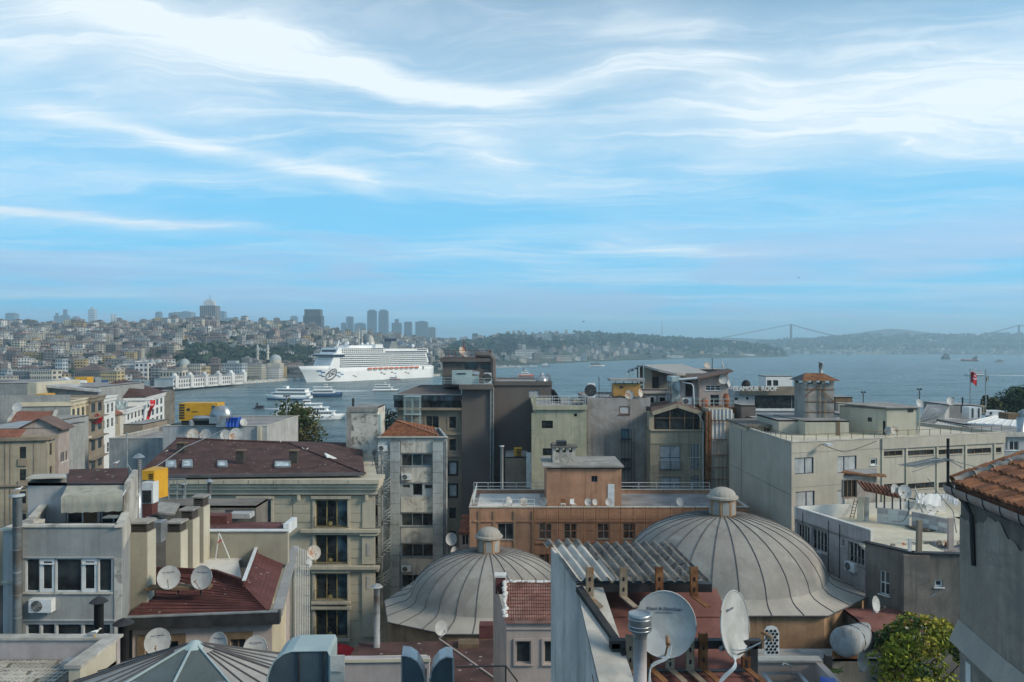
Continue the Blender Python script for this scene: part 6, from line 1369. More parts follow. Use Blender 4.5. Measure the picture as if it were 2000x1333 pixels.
a = MB();a.box(x0-.2,x1+.2,75.8,78,ZP(875,76)+.003,ZP(872,76));a.build('slab','dark_render',o);a = MB();a.box(XP(1088,76),XP(1107,76),76.2,77.5,ZP(872,76),ZP(863,76));a.build('upper_cap','dark_metal',o);a = MB();a.bar(P(1077,910,75.8),P(1077,866,75.8),.06);a.bar(P(1077,866,75.8),P(1090,864,75.8),.06);a.build('bracket','dark_metal',o)
for i,(px,yaw,m,lab,dm) in enumerate(((992,.9,'dish_white','white dish turned right on the orange building roof',.95),(1023,.1,'dish_rust','rust-spotted dish leaning on the orange building parapet',.8),(1063,-.7,'dish_rust','yellowed dish at the foot of the orange roof house',.9),(1148,.1,'dish_white','grey dish behind chairs on the orange building roof',.7),(1188,.2,'dish_white','grey dish before the white roof door',.7),(1326,.4,'dish_white','white dish alone on the scaffolded parapet',.8),(1160,.5,'dish_white','small pale dish between two grey ones on the orange roof',.6))): dish((XP(px,od+.5),od+.5,oz+.02),dm,yaw,.3,lab,m,mast=.35)
for i,px in enumerate((1100,1119)):
    o = lthing('garden_chair','white plastic garden chair on the orange building roof','chair',(XP(px,od+1.2),od+1.2,oz-.3),(0,0,.4*i),'chairs on the orange roof');a = MB();a.box(-.22,.22,-.22,.22,.40,.44);a.build('seat','white_pvc',o);a = MB();a.box(-.22,.22,.18,.22,.44,.85);a.build('backrest','white_pvc' if i else 'rust',o)
    for sx in (-1,1):
        for sy in (-1,1): a = MB();a.bar((sx*.2,sy*.2,0),(sx*.22,sy*.22,.4),.04);a.build('leg','white_pvc',o)
# alley bits between tower and orange building
b = fbld('low_house','little red-tiled house wedged in the alley by the orange building',897,917,1040,74,5,'pink_beige_wall',zb=8);b.win('f',902,1030+14,916,1066,nx=2,sill=False);b.done();a = MB();a.slab([P(896,1040,73.6),P(918,1040,73.6),P(918,1005,79),P(902,1005,79)],.2);a.build('tiled_roof','red_tile',b.o)
dish(P(880,1066,73),1.2,.5,.2,'grey dish fixed on the alley wall above another',mast=.5);dish(P(886,1094,72.5),1.2,.9,.2,'lower grey dish in the alley',mast=.5)
b = fbld('low_house','small brown sloped outbuilding with yellow vent against the dark wall',987,1032,893,98,6,'taupe_stone',zb=8);b.done();a = MB();p = P(1012,893,98);a.box(XP(1004,98),XP(1019,98),98.2,99.6,b.z1+.16,ZP(877,98));o = thing('roof_vent','bright yellow louvred roof vent on the brown outbuilding','vent',p);a.build('casing','yellow_steel',o)
for i in range(4): a = MB();z = b.z1+.3+i*.2;a.box(XP(1009,98),XP(1018,98),98.1,98.19,z,z+.1);a.build('louvre','dark_metal',o)
stack('flue_pipe','white flue with cowl in front of the dark wall',XP(980,97),97,9,ZP(873,97),.2,'white_pvc','flat')
a = MB();a.box(XP(1028,97),XP(1038,97),96.6,96.9,ZP(952,97),ZP(884,97));tag(a.build('board_panel','white_pvc'),'tall white board leaning beside the green house','board')
# ================================================================== pale corner building with railed roof and roof houses
C0 = Vector((XP(1546,68),68.));tN = Vector((23.6,8.)).normalized()
zN = ZP(865,68)
b = Bld('apartment_house','pale grey corner building with railed flat roof and strip windows',C0,tN,25.4,17.5,8,zN,'pale_render',parapet=.3,roof='terrace_cream',shL=5.6,shR=0)
nw = dict(nx=2,frame='blue_frame',pane='curtain',sill=False,rec=.1)
b.win('f',1552,894,1589,926,split=(.58,),**nw);b.win('f',1636,891,1673,924,split=(.36,),**nw);b.win('f',1554,960,1591,990,split=(.6,),**nw);b.win('f',1636,958,1650,990,nx=1,frame='blue_frame',pane='curtain',sill=False)
b.win('f',1700,896,1713,909,nx=1,frame='white_pvc',fw=.12)
for x0,x1 in ((1723,1763),(1772,1824),(1832,1880),(1889,1936),(1944,1956)):
    y = 881-(x0-1723)*.03;b.win('f',x0,y,x1,y+10,nx=max(1,int((x1-x0)/13)),frame='shutter_brown',pane='glass_dark',sill=True,sur_mat='pale_render',fw=.05)
for x0,x1 in ((1723,1767),(1772,1825),(1832,1870)): b.win('f',x0,945-(x0-1723)*.03,x1,956-(x0-1723)*.03,nx=3,frame='shutter_brown',sill=True,sur_mat='pale_render',fw=.05)
b.done(cop='pale_concrete');N = b;nf = b.f
for x in (1721,1768,1828,1884,1940): a = MB();u = nf.u(x);nf.fbox(a,u,u+.22,b.z0,zN-1.0,.003,.10);a.build('pilaster','pale_render_cream',b.o)
a = MB();nf.fbox(a,nf.u(1721),b.w,zN-1.0,zN-.02,.003,.16);a.build('parapet_band','pale_render',b.o)
for y in (884,951): a = MB();nf.fbox(a,0,nf.u(1720),ZP(y,68.5)-.02,ZP(y,68.5)+.02,.002,.02);a.build('joint','concrete',b.o)
a = MB();lf2 = b.l;lf2.fbox(a,lf2.u(1448),lf2.u(1448)+.05,b.z0,zN,.002,.03);lf2.fbox(a,0,b.lw,ZP(945,74),ZP(944.4,74),.002,.03);a.build('wall_joint','dark_render',b.o)
railing(b.o,[lf2.pt(lf2.u(1459),zN+.09,-.15),nf.pt(.12,zN+.09,-.12),nf.pt(b.w-.2,zN+.09,-.12)],.55,'shutter_brown',.02,1.35,(1.,))
a = MB();lf2.fbox(a,0,lf2.u(1457),zN+.1,ZP(823,86),-1.2,.02);a.build('raised_corner','pale_render',b.o)
a = MB();p = nf.pt(nf.u(1604),ZP(868,69),0);a.cyl(p,p+Vector((.2,-.7,.15)),.04);a.box(p.x+.05,p.x+.55,p.y-1.2,p.y-.6,p.z+.0,p.z+.16);a.build('flood_lamp','white_pvc',b.o)
# roof houses on it
def rbox(name,lab,x0,x1,y0,y1,d,dep,m,cat='roof house',roof='roof_grey',zb=None,**kw):
    r_ = fbld(name,lab,x0,x1,y0,d,dep,m,zb=zb if zb is not None else zN-.3,cat=cat,roof=roof,**kw);return r_
r_ = rbox('roof_house','cream roof house with pipe strip under the tall chimney',1573,1658,822,862,76,7,'pale_render_cream',shL=-.8);r_.done();a = MB();r_.f.fbox(a,r_.f.u(1634),r_.f.u(1640),r_.z0,r_.z1-.1,.003,.06);a.build('brown_strip','shutter_brown',r_.o)
r2 = rbox('roof_house','grey roof house left of the cream one',1521,1572.6,821,862,77.5,7,'pale_render');r2.done()
r3 = rbox('roof_shed','low yellow shed with brown window and dark slanting roof',1458,1520,831,856,80,5,'cream_paint',cat='shed');r3.win('f',1492,835,1516,850,nx=2,frame='shutter_brown',sill=False);r3.done();a = MB();a.slab([P(1455,832,79.4),P(1521,830,79.4),P(1500,817,87),P(1418,818,87)],.18);a.build('slanting_roof','dark_render',r3.o)
b = fbld('roof_house','small grey block behind the yellow shed',1448,1476,792,92,3,'grey_brown_wall',zb=zN-1);b.done()
b = fbld('roof_house','white ledge block with red chimney bricks behind the sheds',1470,1570,816,90,6,'pale_render_cream',zb=zN-1);b.done();a = MB();a.box(XP(1536,89),XP(1556,89),88.4,89.4,b.z1-.5,ZP(810,89));tag(a.build('chimney_stub','terracotta',None),'short red brick chimney stub before the tall chimney','chimney')
# tall framed chimney tower
td = 79.;o = thing('chimney_tower','tall square concrete chimney tower with iron frame and rusty roof','chimney',P(1600,820,td));x0,x1 = XP(1571,td),XP(1629,td);z0,z1 = ZP(823,td),ZP(750,td);y1_ = td+2.8
a = MB();a.box(x0,x1,td,y1_,z0,z1);a.build('shaft','concrete',o)
for i in range(4):
    for y in (td,y1_-.3): a = MB();x = x0+(x1-x0-.35)*i/3;a.box(x,x+.35,y,y+.3,z1+.002,ZP(744,td));a.build('pier','pale_concrete',o)
for y in (762,786,806): a = MB();z = ZP(y,td);a.box(x0-.06,x1+.06,td-.06,td-.003,z,z+.07);a.build('iron_band','rust',o)
for x in (x0+.3,(x0+x1)/2,(x0+x1)/2+.5): a = MB();a.box(x,x+.07,td-.12,td-.065,z0,z1);a.build('iron_post','rust_pale',o)
a = MB();a.bar((x0,td-.1,ZP(775,td)),((x0+x1)/2,td-.1,ZP(752,td)),.06);a.bar((x1,td-.1,ZP(786,td)),((x0+x1)/2,td-.1,ZP(760,td)),.06);a.build('brace','rust',o)
e = .45;xm = (x0+x1)/2;zr_ = ZP(730,td);ze_ = ZP(744,td);a = MB();q = [(x0-e,td-.5,ze_),(x1+e,td-.5,ze_),(x1+e,y1_+.5,ze_),(x0-e,y1_+.5,ze_)];ra_,rb_ = (x0+.6,(td+y1_)/2,zr_),(x1-.6,(td+y1_)/2,zr_);a.add([Vector(v) for v in q]+[Vector(ra_),Vector(rb_)],[(0,1,5,4),(2,3,4,5),(3,2,1,0)]);a.build('roof','rust',o)
a = MB();a.add([Vector(q[0]),Vector(q[3]),Vector(ra_)],[(0,1,2)]);a.add([Vector(q[1]),Vector(q[2]),Vector(rb_)],[(0,1,2)]);tag(a.build('gable','dark_metal',o),kind='stuff')
stack('flue_pipe','grey stove pipe rising from the rusty chimney roof',XP(1603,td+1.6),td+1.6,ZP(735,td),ZP(711,td),.2,'steel_grey','flat')
# stair house with dish
sd2 = 76.;r_ = Bld('roof_house','cream stair house with slanted slab roof and door',(XP(1732,sd2),sd2),(.995,.10),3.25,4.2,zN-.3,ZP(798,sd2),'pale_render_cream',roof='concrete',shL=-2.6,shR=-.8);r_.done();a = MB();lf = r_.l;lf.fbox(a,lf.u(1716),lf.u(1728),zN-.2,ZP(818,78),.003,.05);a.build('door','cream_paint',r_.o);a = MB();lf.fbox(a,lf.u(1725),lf.u(1729.5),zN-.2,ZP(819,78),.052,.06);a.build('door_gap','ink_black',r_.o);a = MB();lf.fbox(a,lf.u(1695),lf.u(1703),ZP(821,79),ZP(813,79),.003,.03);a.build('vent','dark_metal',r_.o)
a = MB();r_.f.fbox(a,2.2,2.75,ZP(806,sd2),ZP(800.5,sd2),.003,.04);a.build('vent','dark_metal',r_.o);a = MB();a.slab([r_.l.pt(-.2,r_.z1+.16,.2),r_.f.pt(-.2,r_.z1+.02,.25),r_.f.pt(r_.w+.2,r_.z1+.02,.25),r_.b.pt(-.2,r_.z1+.16,.2)],-.12);a.build('roof_slab','concrete',r_.o);a = MB();a.cyl(r_.f.pt(r_.w+.12,zN,.08),r_.f.pt(r_.w+.12,r_.z1,.08),.07);a.build('downpipe','pale_render_cream',r_.o)
dish(P(1745,850,sd2-1.2),.8,.1,.25,'white dish with rusty centre before the cream stair house','dish_rust',mast=.4);dish(P(1736,851,sd2-1),.75,-.9,.25,'white dish edge-on beside the rusty-centred one',mast=.4)
a = MB();p = P(1744,860,72);a.ball(p+Vector((0,0,.1)),.8,.4,.22,10,5);tag(a.build('tarpaulin','ink_black'),'dark crumpled sheet behind the roof railing','sheet')
# buildings further back on the right
r_ = fbld('roof_house','brown clad roof block with grey side behind the chimney tower',1632,1665,776,104,5,'shutter_brown',zb=12,cat='building');r_.done();a = MB();r_.f.fbox(a,0,r_.f.u(1645),r_.z0,ZP(786,104),.003,.9);a.build('side_block','pale_render',r_.o)
a = MB();a.box(XP(1664,103),XP(1678,103),102,104,ZP(812,103),ZP(789,103));tag(a.build('water_tank','teal_metal'),'pale green box tank beside the brown roof block','water tank')
b = fbld('low_house','white rendered house between the roof houses',1655,1690,812,96,8,'light_blue_wall',zb=8);b.done()
railing(b.o,[(XP(1660,94),94,ZP(850,94)),(XP(1690,94),94,ZP(850,94))],1.1,'steel_grey',.03,1.0,(1.,.5))
for px,yt,d,lab in ((1686,768,150,'thin lamp mast with twin heads left of the stair house'),(1796,762,150,'thin lamp mast with twin heads right of the stair house')):
    o = thing('lamp_post',lab,'lamp post',(XP(px,d),d,6));a = MB();a.cyl((XP(px,d),d,6),(XP(px,d),d,ZP(yt,d)),.13,.09,8);a.build('pole','dark_metal',o)
    for sx in (-1,1): a = MB();x = XP(px,d)+sx*.28;a.box(x-.13,x+.13,d-.2,d+.2,ZP(yt,d),ZP(yt,d)+.3);a.build('lamp_head','dark_metal',o)
def shed_roof(name,lab,base,pts,m,wall='light_blue_wall',th=.2,ribs=0,zb=8):
    """low hall: walls under a traced roof plane"""
    P_ = [P(*q) for q in pts];c = sum(P_,Vector())/len(P_);o = thing(name,lab,'building',(c.x,c.y,zb));a = MB();a.slab(P_,th);a.build('roof',m,o);a = MB();k = [c.lerp(p,.96) for p in P_]
    for p,q in zip(k,k[1:]+k[:1]): a.quad((p.x,p.y,zb),(q.x,q.y,zb),q-Vector((0,0,th+.02)),p-Vector((0,0,th+.02)))
    a.build('wall',wall,o)
    if ribs:
        for i in range(ribs+1): t = i/ribs;a = MB();up_ = Vector((0,0,.05));a.bar(P_[0].lerp(P_[1],t)+up_,P_[3].lerp(P_[2],t)+up_,.09);a.build('roof_seam',m,o)
    return o
shed_roof('market_hall','hall with ribbed brown-grey metal roof sloping left',0,[(1794,822,112),(1846,806,112),(1856,792,130),(1812,791,130)],'metal_roof',ribs=9)
shed_roof('market_hall','lower hall with pale ribbed roof below the brown-grey one',0,[(1820,832,104),(1876,836,104),(1888,820,118),(1848,817,118)],'corrugated_pale',ribs=8)
shed_roof('market_hall','white flat-hipped roof hall before the trees',0,[(1889,826,104),(1992,834,100),(1992,815,116),(1946,812,118)],'white_paint',ribs=6)
b = fbld('low_house','low house under the white hipped roof with small windows',1893,1990,830,104,8,'pale_render',zb=8);b.win('f',1902,835,1914,846,nx=1);b.win('f',1960,837,1972,846,nx=1);b.done()
b = fbld('plant_building','grey clad plant room with pale cabinets near the flagpoles',1854,1912,791,128,8,'blue_grey_wall',zb=8,roof='metal_roof');b.win('f',1876,793,1880,807,nx=1,frame='blue_frame',sill=False);b.done()
for i,(x0,x1,y0,y1,m,lab) in enumerate(((1893,1917,796,818,'white_pvc','tall pale cooling cabinet beside the grey plant room'),(1917,1926,793,808,'beige_render','narrow beige cabinet at the plant room end'),(1925,1962,803,812,'white_pvc','long low white cooling unit on the right-hand roofs'))):
    d = 122;a = MB();a.box(XP(x0,d),XP(x1,d),d,d+2,ZP(y1,d),ZP(y0,d));o = thing('plant_unit',lab,'plant unit',P((x0+x1)/2,y1,d));a.build('casing',m,o)
    for k in range(2): a = MB();xx = x0+(x1-x0)*(.22+.5*k);a.box(XP(xx,d),XP(xx+(x1-x0)*.12,d),d-.05,d+.01,ZP(y1-2,d),ZP(y0+2,d));a.build('grille','dark_metal',o)
for px,lab in ((1861,'left mushroom vent on the grey plant room'),(1880,'right mushroom vent on the grey plant room'),(1917,'small mushroom vent near the flagpoles')): stack('roof_vent',lab,XP(px,127),127,ZP(793,127),ZP(780 if px < 1900 else 783,127),.12,'dark_metal','cone',cat='vent')
dish(P(1855,793,126.5),1.4,.1,.3,'pale dish behind the mushroom vents',mast=.6);dish(P(1795,796,120),1.3,.2,.3,'pale dish on the lamp mast by the stair house',mast=.5)
a = MB();a.box(XP(1969,100),XP(1993,100),100,102,ZP(820,100),ZP(808,100));tag(a.build('chimney_block','shutter_brown'),'low brown brick chimney on the white hipped roof','chimney')
o = thing('flue_pipe','shiny bent metal flue at the edge of the right-hand roofs','flue',P(1992,850,92));a = MB();a.tube([P(1993,850,92),P(1993,815,92),P(1994,809,92),P(1999,806,92),P(2006,809,92)],.42,10);a.build('pipe','galvanised',o,True)
b = fbld('low_house','grey-white old house with cornice at the far right of the roofs',1955,2040,845,92,8,'light_blue_wall',zb=8);b.win('f',1972,862,1990,880,nx=2);b.win('f',1964,855,1968,880,nx=1,frame='white_paint');b.done();a = MB();b.f.fbox(a,-.2,b.w,b.z1-.5,b.z1+.1,.003,.4);a.build('cornice','white_wash',b.o)
# flagpoles
for px,yt,yb,lab in ((1895,723,792,'grey flagpole flying the red flag'),(1925.5,724,794,'bare grey flagpole right of the red flag')):
    o = thing('flagpole',lab,'flagpole',P(px,yb,129));a = MB();a.cyl(P(px,yb,129),P(px,yt,129),.10,.07,8);a.ball(P(px,yt-.6,129),.14);a.build('pole','steel_grey',o)
o = thing('flag','red flag with white crescent and star on a pole','flag',P(1901,752,129));a = MB();nx = 12;g = []
def fp(s,t): return P(1895.6+11.5*s+.8*math.sin(t*3),727+20*t+8*s*(.4+.6*t)-1.5*math.sin(s*4),129+.35*math.sin(s*7+t*2))
for i in range(nx+1):
    for j in range(7): g.append(fp(i/nx,j/6))
a.add(g,[(i*7+j,(i+1)*7+j,(i+1)*7+j+1,i*7+j+1) for i in range(nx) for j in range(6)]);fl = a.build('cloth','red_cloth',o,True)
a = MB();a.tube([fp(.42+.16*math.cos(.5+t*.48),.47+.2*math.sin(.5+t*.48))+Vector((0,-.3,0)) for t in range(12)],.07,5);a.build('crescent','white_cloth',fl);a = MB();c = fp(.68,.5)+Vector((0,-.35,0));a.poly([c+Vector((math.cos(1.57+k*math.pi/5),0,math.sin(1.57+k*math.pi/5)))*(.17 if k % 2 == 0 else .07) for k in range(10)]);a.build('star','white_cloth',fl)
o = thing('flag','small pale green and white flag on the bare pole','flag',P(1930,745,129));a = MB();a.add([P(1926+5*(i/5),735+9*j+2*math.sin(i),129+.2*math.sin(i*2)) for i in range(6) for j in (0,1)],[(2*i,2*i+2,2*i+3,2*i+1) for i in range(5)]);a.build('cloth','pale_render_cream',o,True)
# building with the lettered roof
gd_ = 150.
b = fbld('roof_bar','white building with dark window band and roof lettering by the water',1432,1560,762,gd_,14,'light_blue_wall',zb=5,parapet=.3);b.win('f',1474,773,1546,798,nx=3,ny=3,frame='dark_metal',pane='glass_dark',sill=False);b.win('f',1546.5,773,1559,798,nx=1,frame='dark_metal',sill=False);b.win('f',1435,777,1441,782,nx=1,frame='dark_metal',sill=False);b.win('f',1457,776,1462,781,nx=1,frame='dark_metal',sill=False);b.done()
a = MB();b.f.fbox(a,b.f.u(1446),b.w+.3,ZP(772,gd_),ZP(755,gd_),.003,.5);a.build('fascia','taupe_stone',b.o);a = MB();b.f.fbox(a,-.1,b.w+.1,ZP(803,gd_),ZP(799,gd_),.003,.2);a.build('ledge','white_paint',b.o)
r_ = fbld('roof_house','little white roof room with dark windows above the lettered sign',1496,1548,735,gd_+3,5,'white_paint',zb=ZP(757,gd_));r_.win('f',1498,743,1507,754,nx=1,frame='dark_metal',sill=False);r_.win('f',1510,743,1520,754,nx=1,frame='dark_metal',sill=False);r_.done()
sg_ = lthing('roof_sign','grey raised letters reading GLAMOUR ROOF on the white building','sign',(XP(1474,gd_-1.2),gd_-1.2,ZP(763.5,gd_-1.2)))
me_s = None
for word,px0,px1 in (('GLAMOUR',1431,1482),('ROOF',1487,1518)):
    me = text_mesh(word,1.,.12,.025);me.materials.clear();me.materials.append(MATS['white_paint']);xs = [v.co.x for v in me.vertices];k = (XP(px1,gd_-1.2)-XP(px0,gd_-1.2))/(max(xs)-min(xs));t_ = bpy.data.objects.new('lettering',me);COL.objects.link(t_);t_.parent = sg_;t_.rotation_euler = (R(90),0,0);t_.scale = (k,1.25,1);t_.location = (XP((px0+px1)/2,gd_-1.2)-sg_.location.x,0,0)
a = MB();a.box(XP(1430,gd_-1)-sg_.location.x,XP(1519,gd_-1)-sg_.location.x,.2,.3,.15,.25);a.build('rail','dark_metal',sg_)
a = MB();a.ball(P(1457,752,gd_+2),.9,.9,1.0,10,6);tag(a.build('ball_lamp','ink_black'),'dark round tank behind the roof lettering','tank')
dish(P(1567,795,140),1.2,.6,.2,'rusty dish on the wall right of the window band','dish_rust',mast=.5)

# ================================================================== lilac house with open roof terrace
zO = ZP(990,57.5);A0 = PZ(1552,991,zO);A1 = PZ(1700,1037,zO)
tl = Vector((A1.x-A0.x,A1.y-A0.y));L_ = tl.length;lf = Face((A0.x,A0.y),tl);o = thing('apartment_house','lilac tiled house with open cream roof terrace and grouped windows','building',(A1.x+3,A1.y+4,8));LO = o
hs = [lf.rect(1557,1025,1581,1062),lf.rect(1585,1035,1615,1078),lf.rect(1656,1061,1688,1103),lf.rect(1645,1055,1650,1067)]
a = MB();lf.wall(a,0,L_,8,zO,hs);K1 = Vector((A1.x+9.2,A1.y+1.6));K0 = Vector((A0.x+12.5,A0.y+2.5));ff = Face((A1.x,A1.y),K1-Vector((A1.x,A1.y)));ff.wall(a,0,(K1-Vector((A1.x,A1.y))).length,8,zO-.95);Face(K1,K0-K1).wall(a,0,(K0-K1).length,8,zO-.9);Face(K0,Vector((A0.x,A0.y))-K0).wall(a,0,(K0-Vector((A0.x,A0.y))).length,8,zO)
a.build('wall','lilac_tile',o)
a = MB();lf.fbox(a,-.05,L_+.02,zO-.85,zO,-.22,-.003);lf.fbox(a,-.05,L_+.02,zO+.003,zO+.07,-.26,.05);bf = Face(K0,Vector((A0.x,A0.y))-K0);bf.fbox(a,0,(K0-Vector((A0.x,A0.y))).length,zO-.85,zO+.07,-.2,-.003);a.build('parapet','terrace_white',o)
zF = zO-.85;a = MB();a.slab([(A0.x,A0.y,zF),(A1.x,A1.y,zF),(K1.x,K1.y,zF),(K0.x,K0.y,zF)],.2);a.build('terrace_floor','terrace_cream',o)
for k,h_ in enumerate(hs): window(lf,h_,o,nx=(4,4,4,1)[k],frame='white_wash',pane='glass_dark',fw=.09,rec=.15)
rgn = random.Random(8)
for zz_ in range(9): a = MB();z = zO-1.15-zz_*.9;lf.fbox(a,0,L_,z,z+.025,.001,.012);a.build('tile_joint','concrete',o)
for x in (1568,1618,1640): a = MB();u = lf.u(x);lf.fbox(a,u,u+.04,12,zO-.2,.013,.04);a.build('wall_cable','dark_metal',o)
p = lf.pt(lf.u(1596),ZP(1093,55),.02);yw = math.atan2(lf.n.x,-lf.n.y);ac_unit(p,yw,'air conditioner on the lilac wall below paired windows',.9);p = lf.pt(lf.u(1666),ZP(1121,51),.02);ac_unit(p,yw,'air conditioner on the lilac wall near the dark house',.9)
for i in range(26):   # broken edge of the terrace slab
    t = i/25;q = ff.pt((K1-Vector((A1.x,A1.y))).length*t,zF);a = MB();s_ = rgn.uniform(.08,.26);a.obox(q+Vector((0,-.12,-.12-rgn.random()*.1)),(s_,.05,.03),(-.03,s_*.7,0),(0,.02,s_*.6));a.build('broken_masonry',rgn.choice(['concrete','dark_render','terracotta','pale_concrete']),o)
for r in range(4):
    for i in range(17):
        a = MB();q = ff.pt(.35+i*.53+(.25 if r % 2 else 0),zF-.62-r*.25,.02);a.obox(q,(*(ff.t*.25),0),(*(ff.n*.04),0),(0,0,.11));a.build('wall_block',rgn.choice(['pink_beige_wall','lilac_tile','lilac_tile','pale_concrete']),o)
# things on the terrace
def tz(px,py): return PZ(px,py,zF)
hx0,hx1 = XP(1648,56),XP(1722,57);h_ = Bld('roof_hut','grey rooftop hut with slanting sheet roof and open window',(XP(1647,58.5),58.5),(.98,.2),2.9,2.2,zF,ZP(927,58.6),'grey_plaster',cat='hut',roof='concrete',shL=2.0,shR=1.6);h_.win('f',1647,938,1674,972,nx=3,frame='shutter_brown',pane='ink_black',sill=False);h_.done();a = MB();a.slab([P(1643,922,58.1),P(1732,931,58.7),P(1728,926,61),P(1650,918,61)],.09);a.build('slanting_roof','rust',h_.o);a = MB();h_.f.fbox(a,0,1.0,zF,ZP(976,58.3),.003,.2);a.build('plinth','white_wash',h_.o)
o = thing('ladder','black iron ladder leaning on the rooftop hut','ladder',tz(1664,1012));p0,p1 = tz(1660,1013),P(1669,975,58.1);q0,q1 = tz(1667,1013),P(1676,975,58.1);a = MB();a.bar(p0,p1,.04);a.build('stile','dark_metal',o);a = MB();a.bar(q0,q1,.04);a.build('stile','dark_metal',o)
for i in range(6): t = (i+.6)/6.4;a = MB();a.bar(p0.lerp(p1,t),q0.lerp(q1,t),.03);a.build('rung','dark_metal',o)
for x0,x1,y0,y1,m,lab,lean in ((1674,1690,972,1018,'cream_paint','cream door panel leaning beside the ladder',.6),(1688,1701,970,1018,'white_wash','white worn door panel leaning beside a cream one',.7)):
    p,q = tz(x0,y1),tz(x1-4,y1+1);up_ = Vector((.35,lean,1.65));a = MB();a.slab([p,q,q+up_,p+up_],.06,(0,1,0));tag(a.build('door_panel',m),lab,'panel')
# half walls and pergola
PG = thing('pergola','dark green pipe pergola with lean-to tile roof on the cream terrace','pergola',tz(1745,1000));zt_ = ZP(968,56)
hw1,hw2,hw3 = tz(1713,1022),tz(1776,1028),tz(1850,1043)
def hwall(p,q,h,lab,top=None):
    a = MB();n = Vector((-(q-p).y,(q-p).x,0)).normalized()*.15;a.slab([p,q,q+n,p+n],-h);oo = thing('half_wall',lab,'wall',p);a.build('masonry','white_wash',oo);L = (q-p).length;t_ = (q-p).normalized();k = int(L/.62)
    for r in range(3):
        for i in range(k): c = p+t_*(L*(i+.5)/k)-n*.06+Vector((0,0,.06+h*(r+.5)/3.15));a = MB();a.obox(c,t_*(L/k*.485),n*.08,Vector((0,0,h/6.6)));a.build('block',rgn.choice(['terrace_white','terrace_white','lilac_tile']),oo)
    a = MB();a.slab([p-n*.3+Vector((0,0,h)),q-n*.3+Vector((0,0,h)),q+n*1.1+Vector((0,0,h)),p+n*1.1+Vector((0,0,h))],-.06);a.build('coping','terrace_white',oo)
hwall(hw1,hw2,1.05,'white tiled half wall carrying the pergola');hwall(hw2+Vector((.2,.05,0)),hw3,1.0,'white tiled half wall running towards the tiled-roof building')
for i in range(5): t = i/4;p = hw1.lerp(hw2,t)+Vector((0,.1,1.05));a = MB();a.bar(p,Vector((p.x,p.y,zt_+.2-.35*t)),.08);a.build('post','blue_frame',PG)
a = MB();a.bar(Vector((hw1.x,hw1.y+.1,zt_+.25)),Vector((hw2.x+.5,hw2.y+.1,zt_-.1)),.09);a.build('beam','blue_frame',PG);a = MB();a.slab([Vector((hw1.x-1.0,hw1.y-.2,zt_+.45)),Vector((hw2.x-.9,hw2.y-.2,zt_+.12)),Vector((hw2.x-.7,hw2.y+1.4,zt_+.45)),Vector((hw1.x-.8,hw1.y+1.4,zt_+.8))],.08);a.build('tile_roof','clay_tile_dark',PG)
for i in range(9): t = i/8;a = MB();u0 = Vector((hw1.x-1.0,hw1.y-.2,zt_+.5)).lerp(Vector((hw2.x-.9,hw2.y-.2,zt_+.17)),t);a.cyl(u0,u0+Vector((.2,1.6,.35)),.09,n=6);a.build('roof_tile','clay_tile_dark',PG)
for px,py,yaw,lab,dm in ((1746,972,.5,'large mesh dish on the pergola beam',1.05),(1765,972,.0,'large mesh dish facing out on the pergola beam',.95),(1787,976,1.1,'white dish edge-on at the pergola end',.95)): dish(P(px,py,55.4),dm*1.05,yaw,.3,lab,mast=.3)
for px,py,yaw,lab in ((1797,1008,1.1,'pale dish edge-on on a tripod behind the half wall'),(1814,1008,.5,'pale dish on a tripod behind the half wall')): dish(P(px,py+4,58),1.0,yaw,.35,lab,mast=.45)
# laundry
o = thing('washing_line','washing line with white sheet and shirts on the roof terrace','laundry',tz(1820,1000));l0,l1 = P(1785,963,58.5),P(1880,966,60);a = MB();a.cyl(l0,l1,.012,n=4);a.build('line','dark_metal',o)
for x0,x1,y1,nm in ((1806,1838,986,'sheet'),(1790,1806,983,'shirt'),(1851,1860,980,'shirt'),(1861,1872,983,'shirt'),(1839,1850,972,'cloth')):
    a = MB();n = 8;vs = []
    for i in range(n+1):
        t = i/n;p = l0.lerp(l1,((x0+(x1-x0)*t)-1785)/95)
        for j in range(4): vs.append(p+Vector((.02*math.sin(j*2+i),.07*math.sin(i*1.7+j),-(j/3)*(y1-962)*p.y/F*(1-.06*math.sin(i*.9)))))
    a.add(vs,[(i*4+j,(i+1)*4+j,(i+1)*4+j+1,i*4+j+1) for i in range(n) for j in range(3)]);a.build(nm,'white_cloth',o,True)
o = thing('timber_pile','mossy planks lying on the cream terrace','planks',tz(1800,1030)); 
for i in range(6): a = MB();p,q = tz(1768+i*2,1029+i*1.2),tz(1828-i*3,1038+i*.6);a.bar(p+Vector((0,0,.06+.03*i)),q+Vector((0,0,.06+.02*i)),.12,.05);a.build('plank',rgn.choice(['bark','dark_render','shutter_brown']),o)
o = thing('timber_post','bare weathered post standing at the broken terrace edge','post',P(1794,1078,46));a = MB();a.obox(P(1795,1047,46),(.13,0,0),(0,.13,0),(.02,0,.95));a.build('post','taupe_stone',o)
a = MB();a.box(XP(1773,46.5),XP(1779,46.5),46.4,46.5,ZP(1076,46.5),ZP(1052,46.5));tag(a.build('white_stick','white_pvc'),'short white upright board at the broken edge','board')
a = MB();a.box(XP(1853,50),XP(1863,50),50,50.2,ZP(1075,50),ZP(1013,50));tag(a.build('masonry_pier','pink_beige_wall'),'peeling pink masonry pier at the end of the half wall','pier')
b = fbld('low_house','cream rear terrace block behind the laundry',1745,1900,1010,61.5,5,'terrace_cream',zb=8,roof='terrace_cream');b.done()
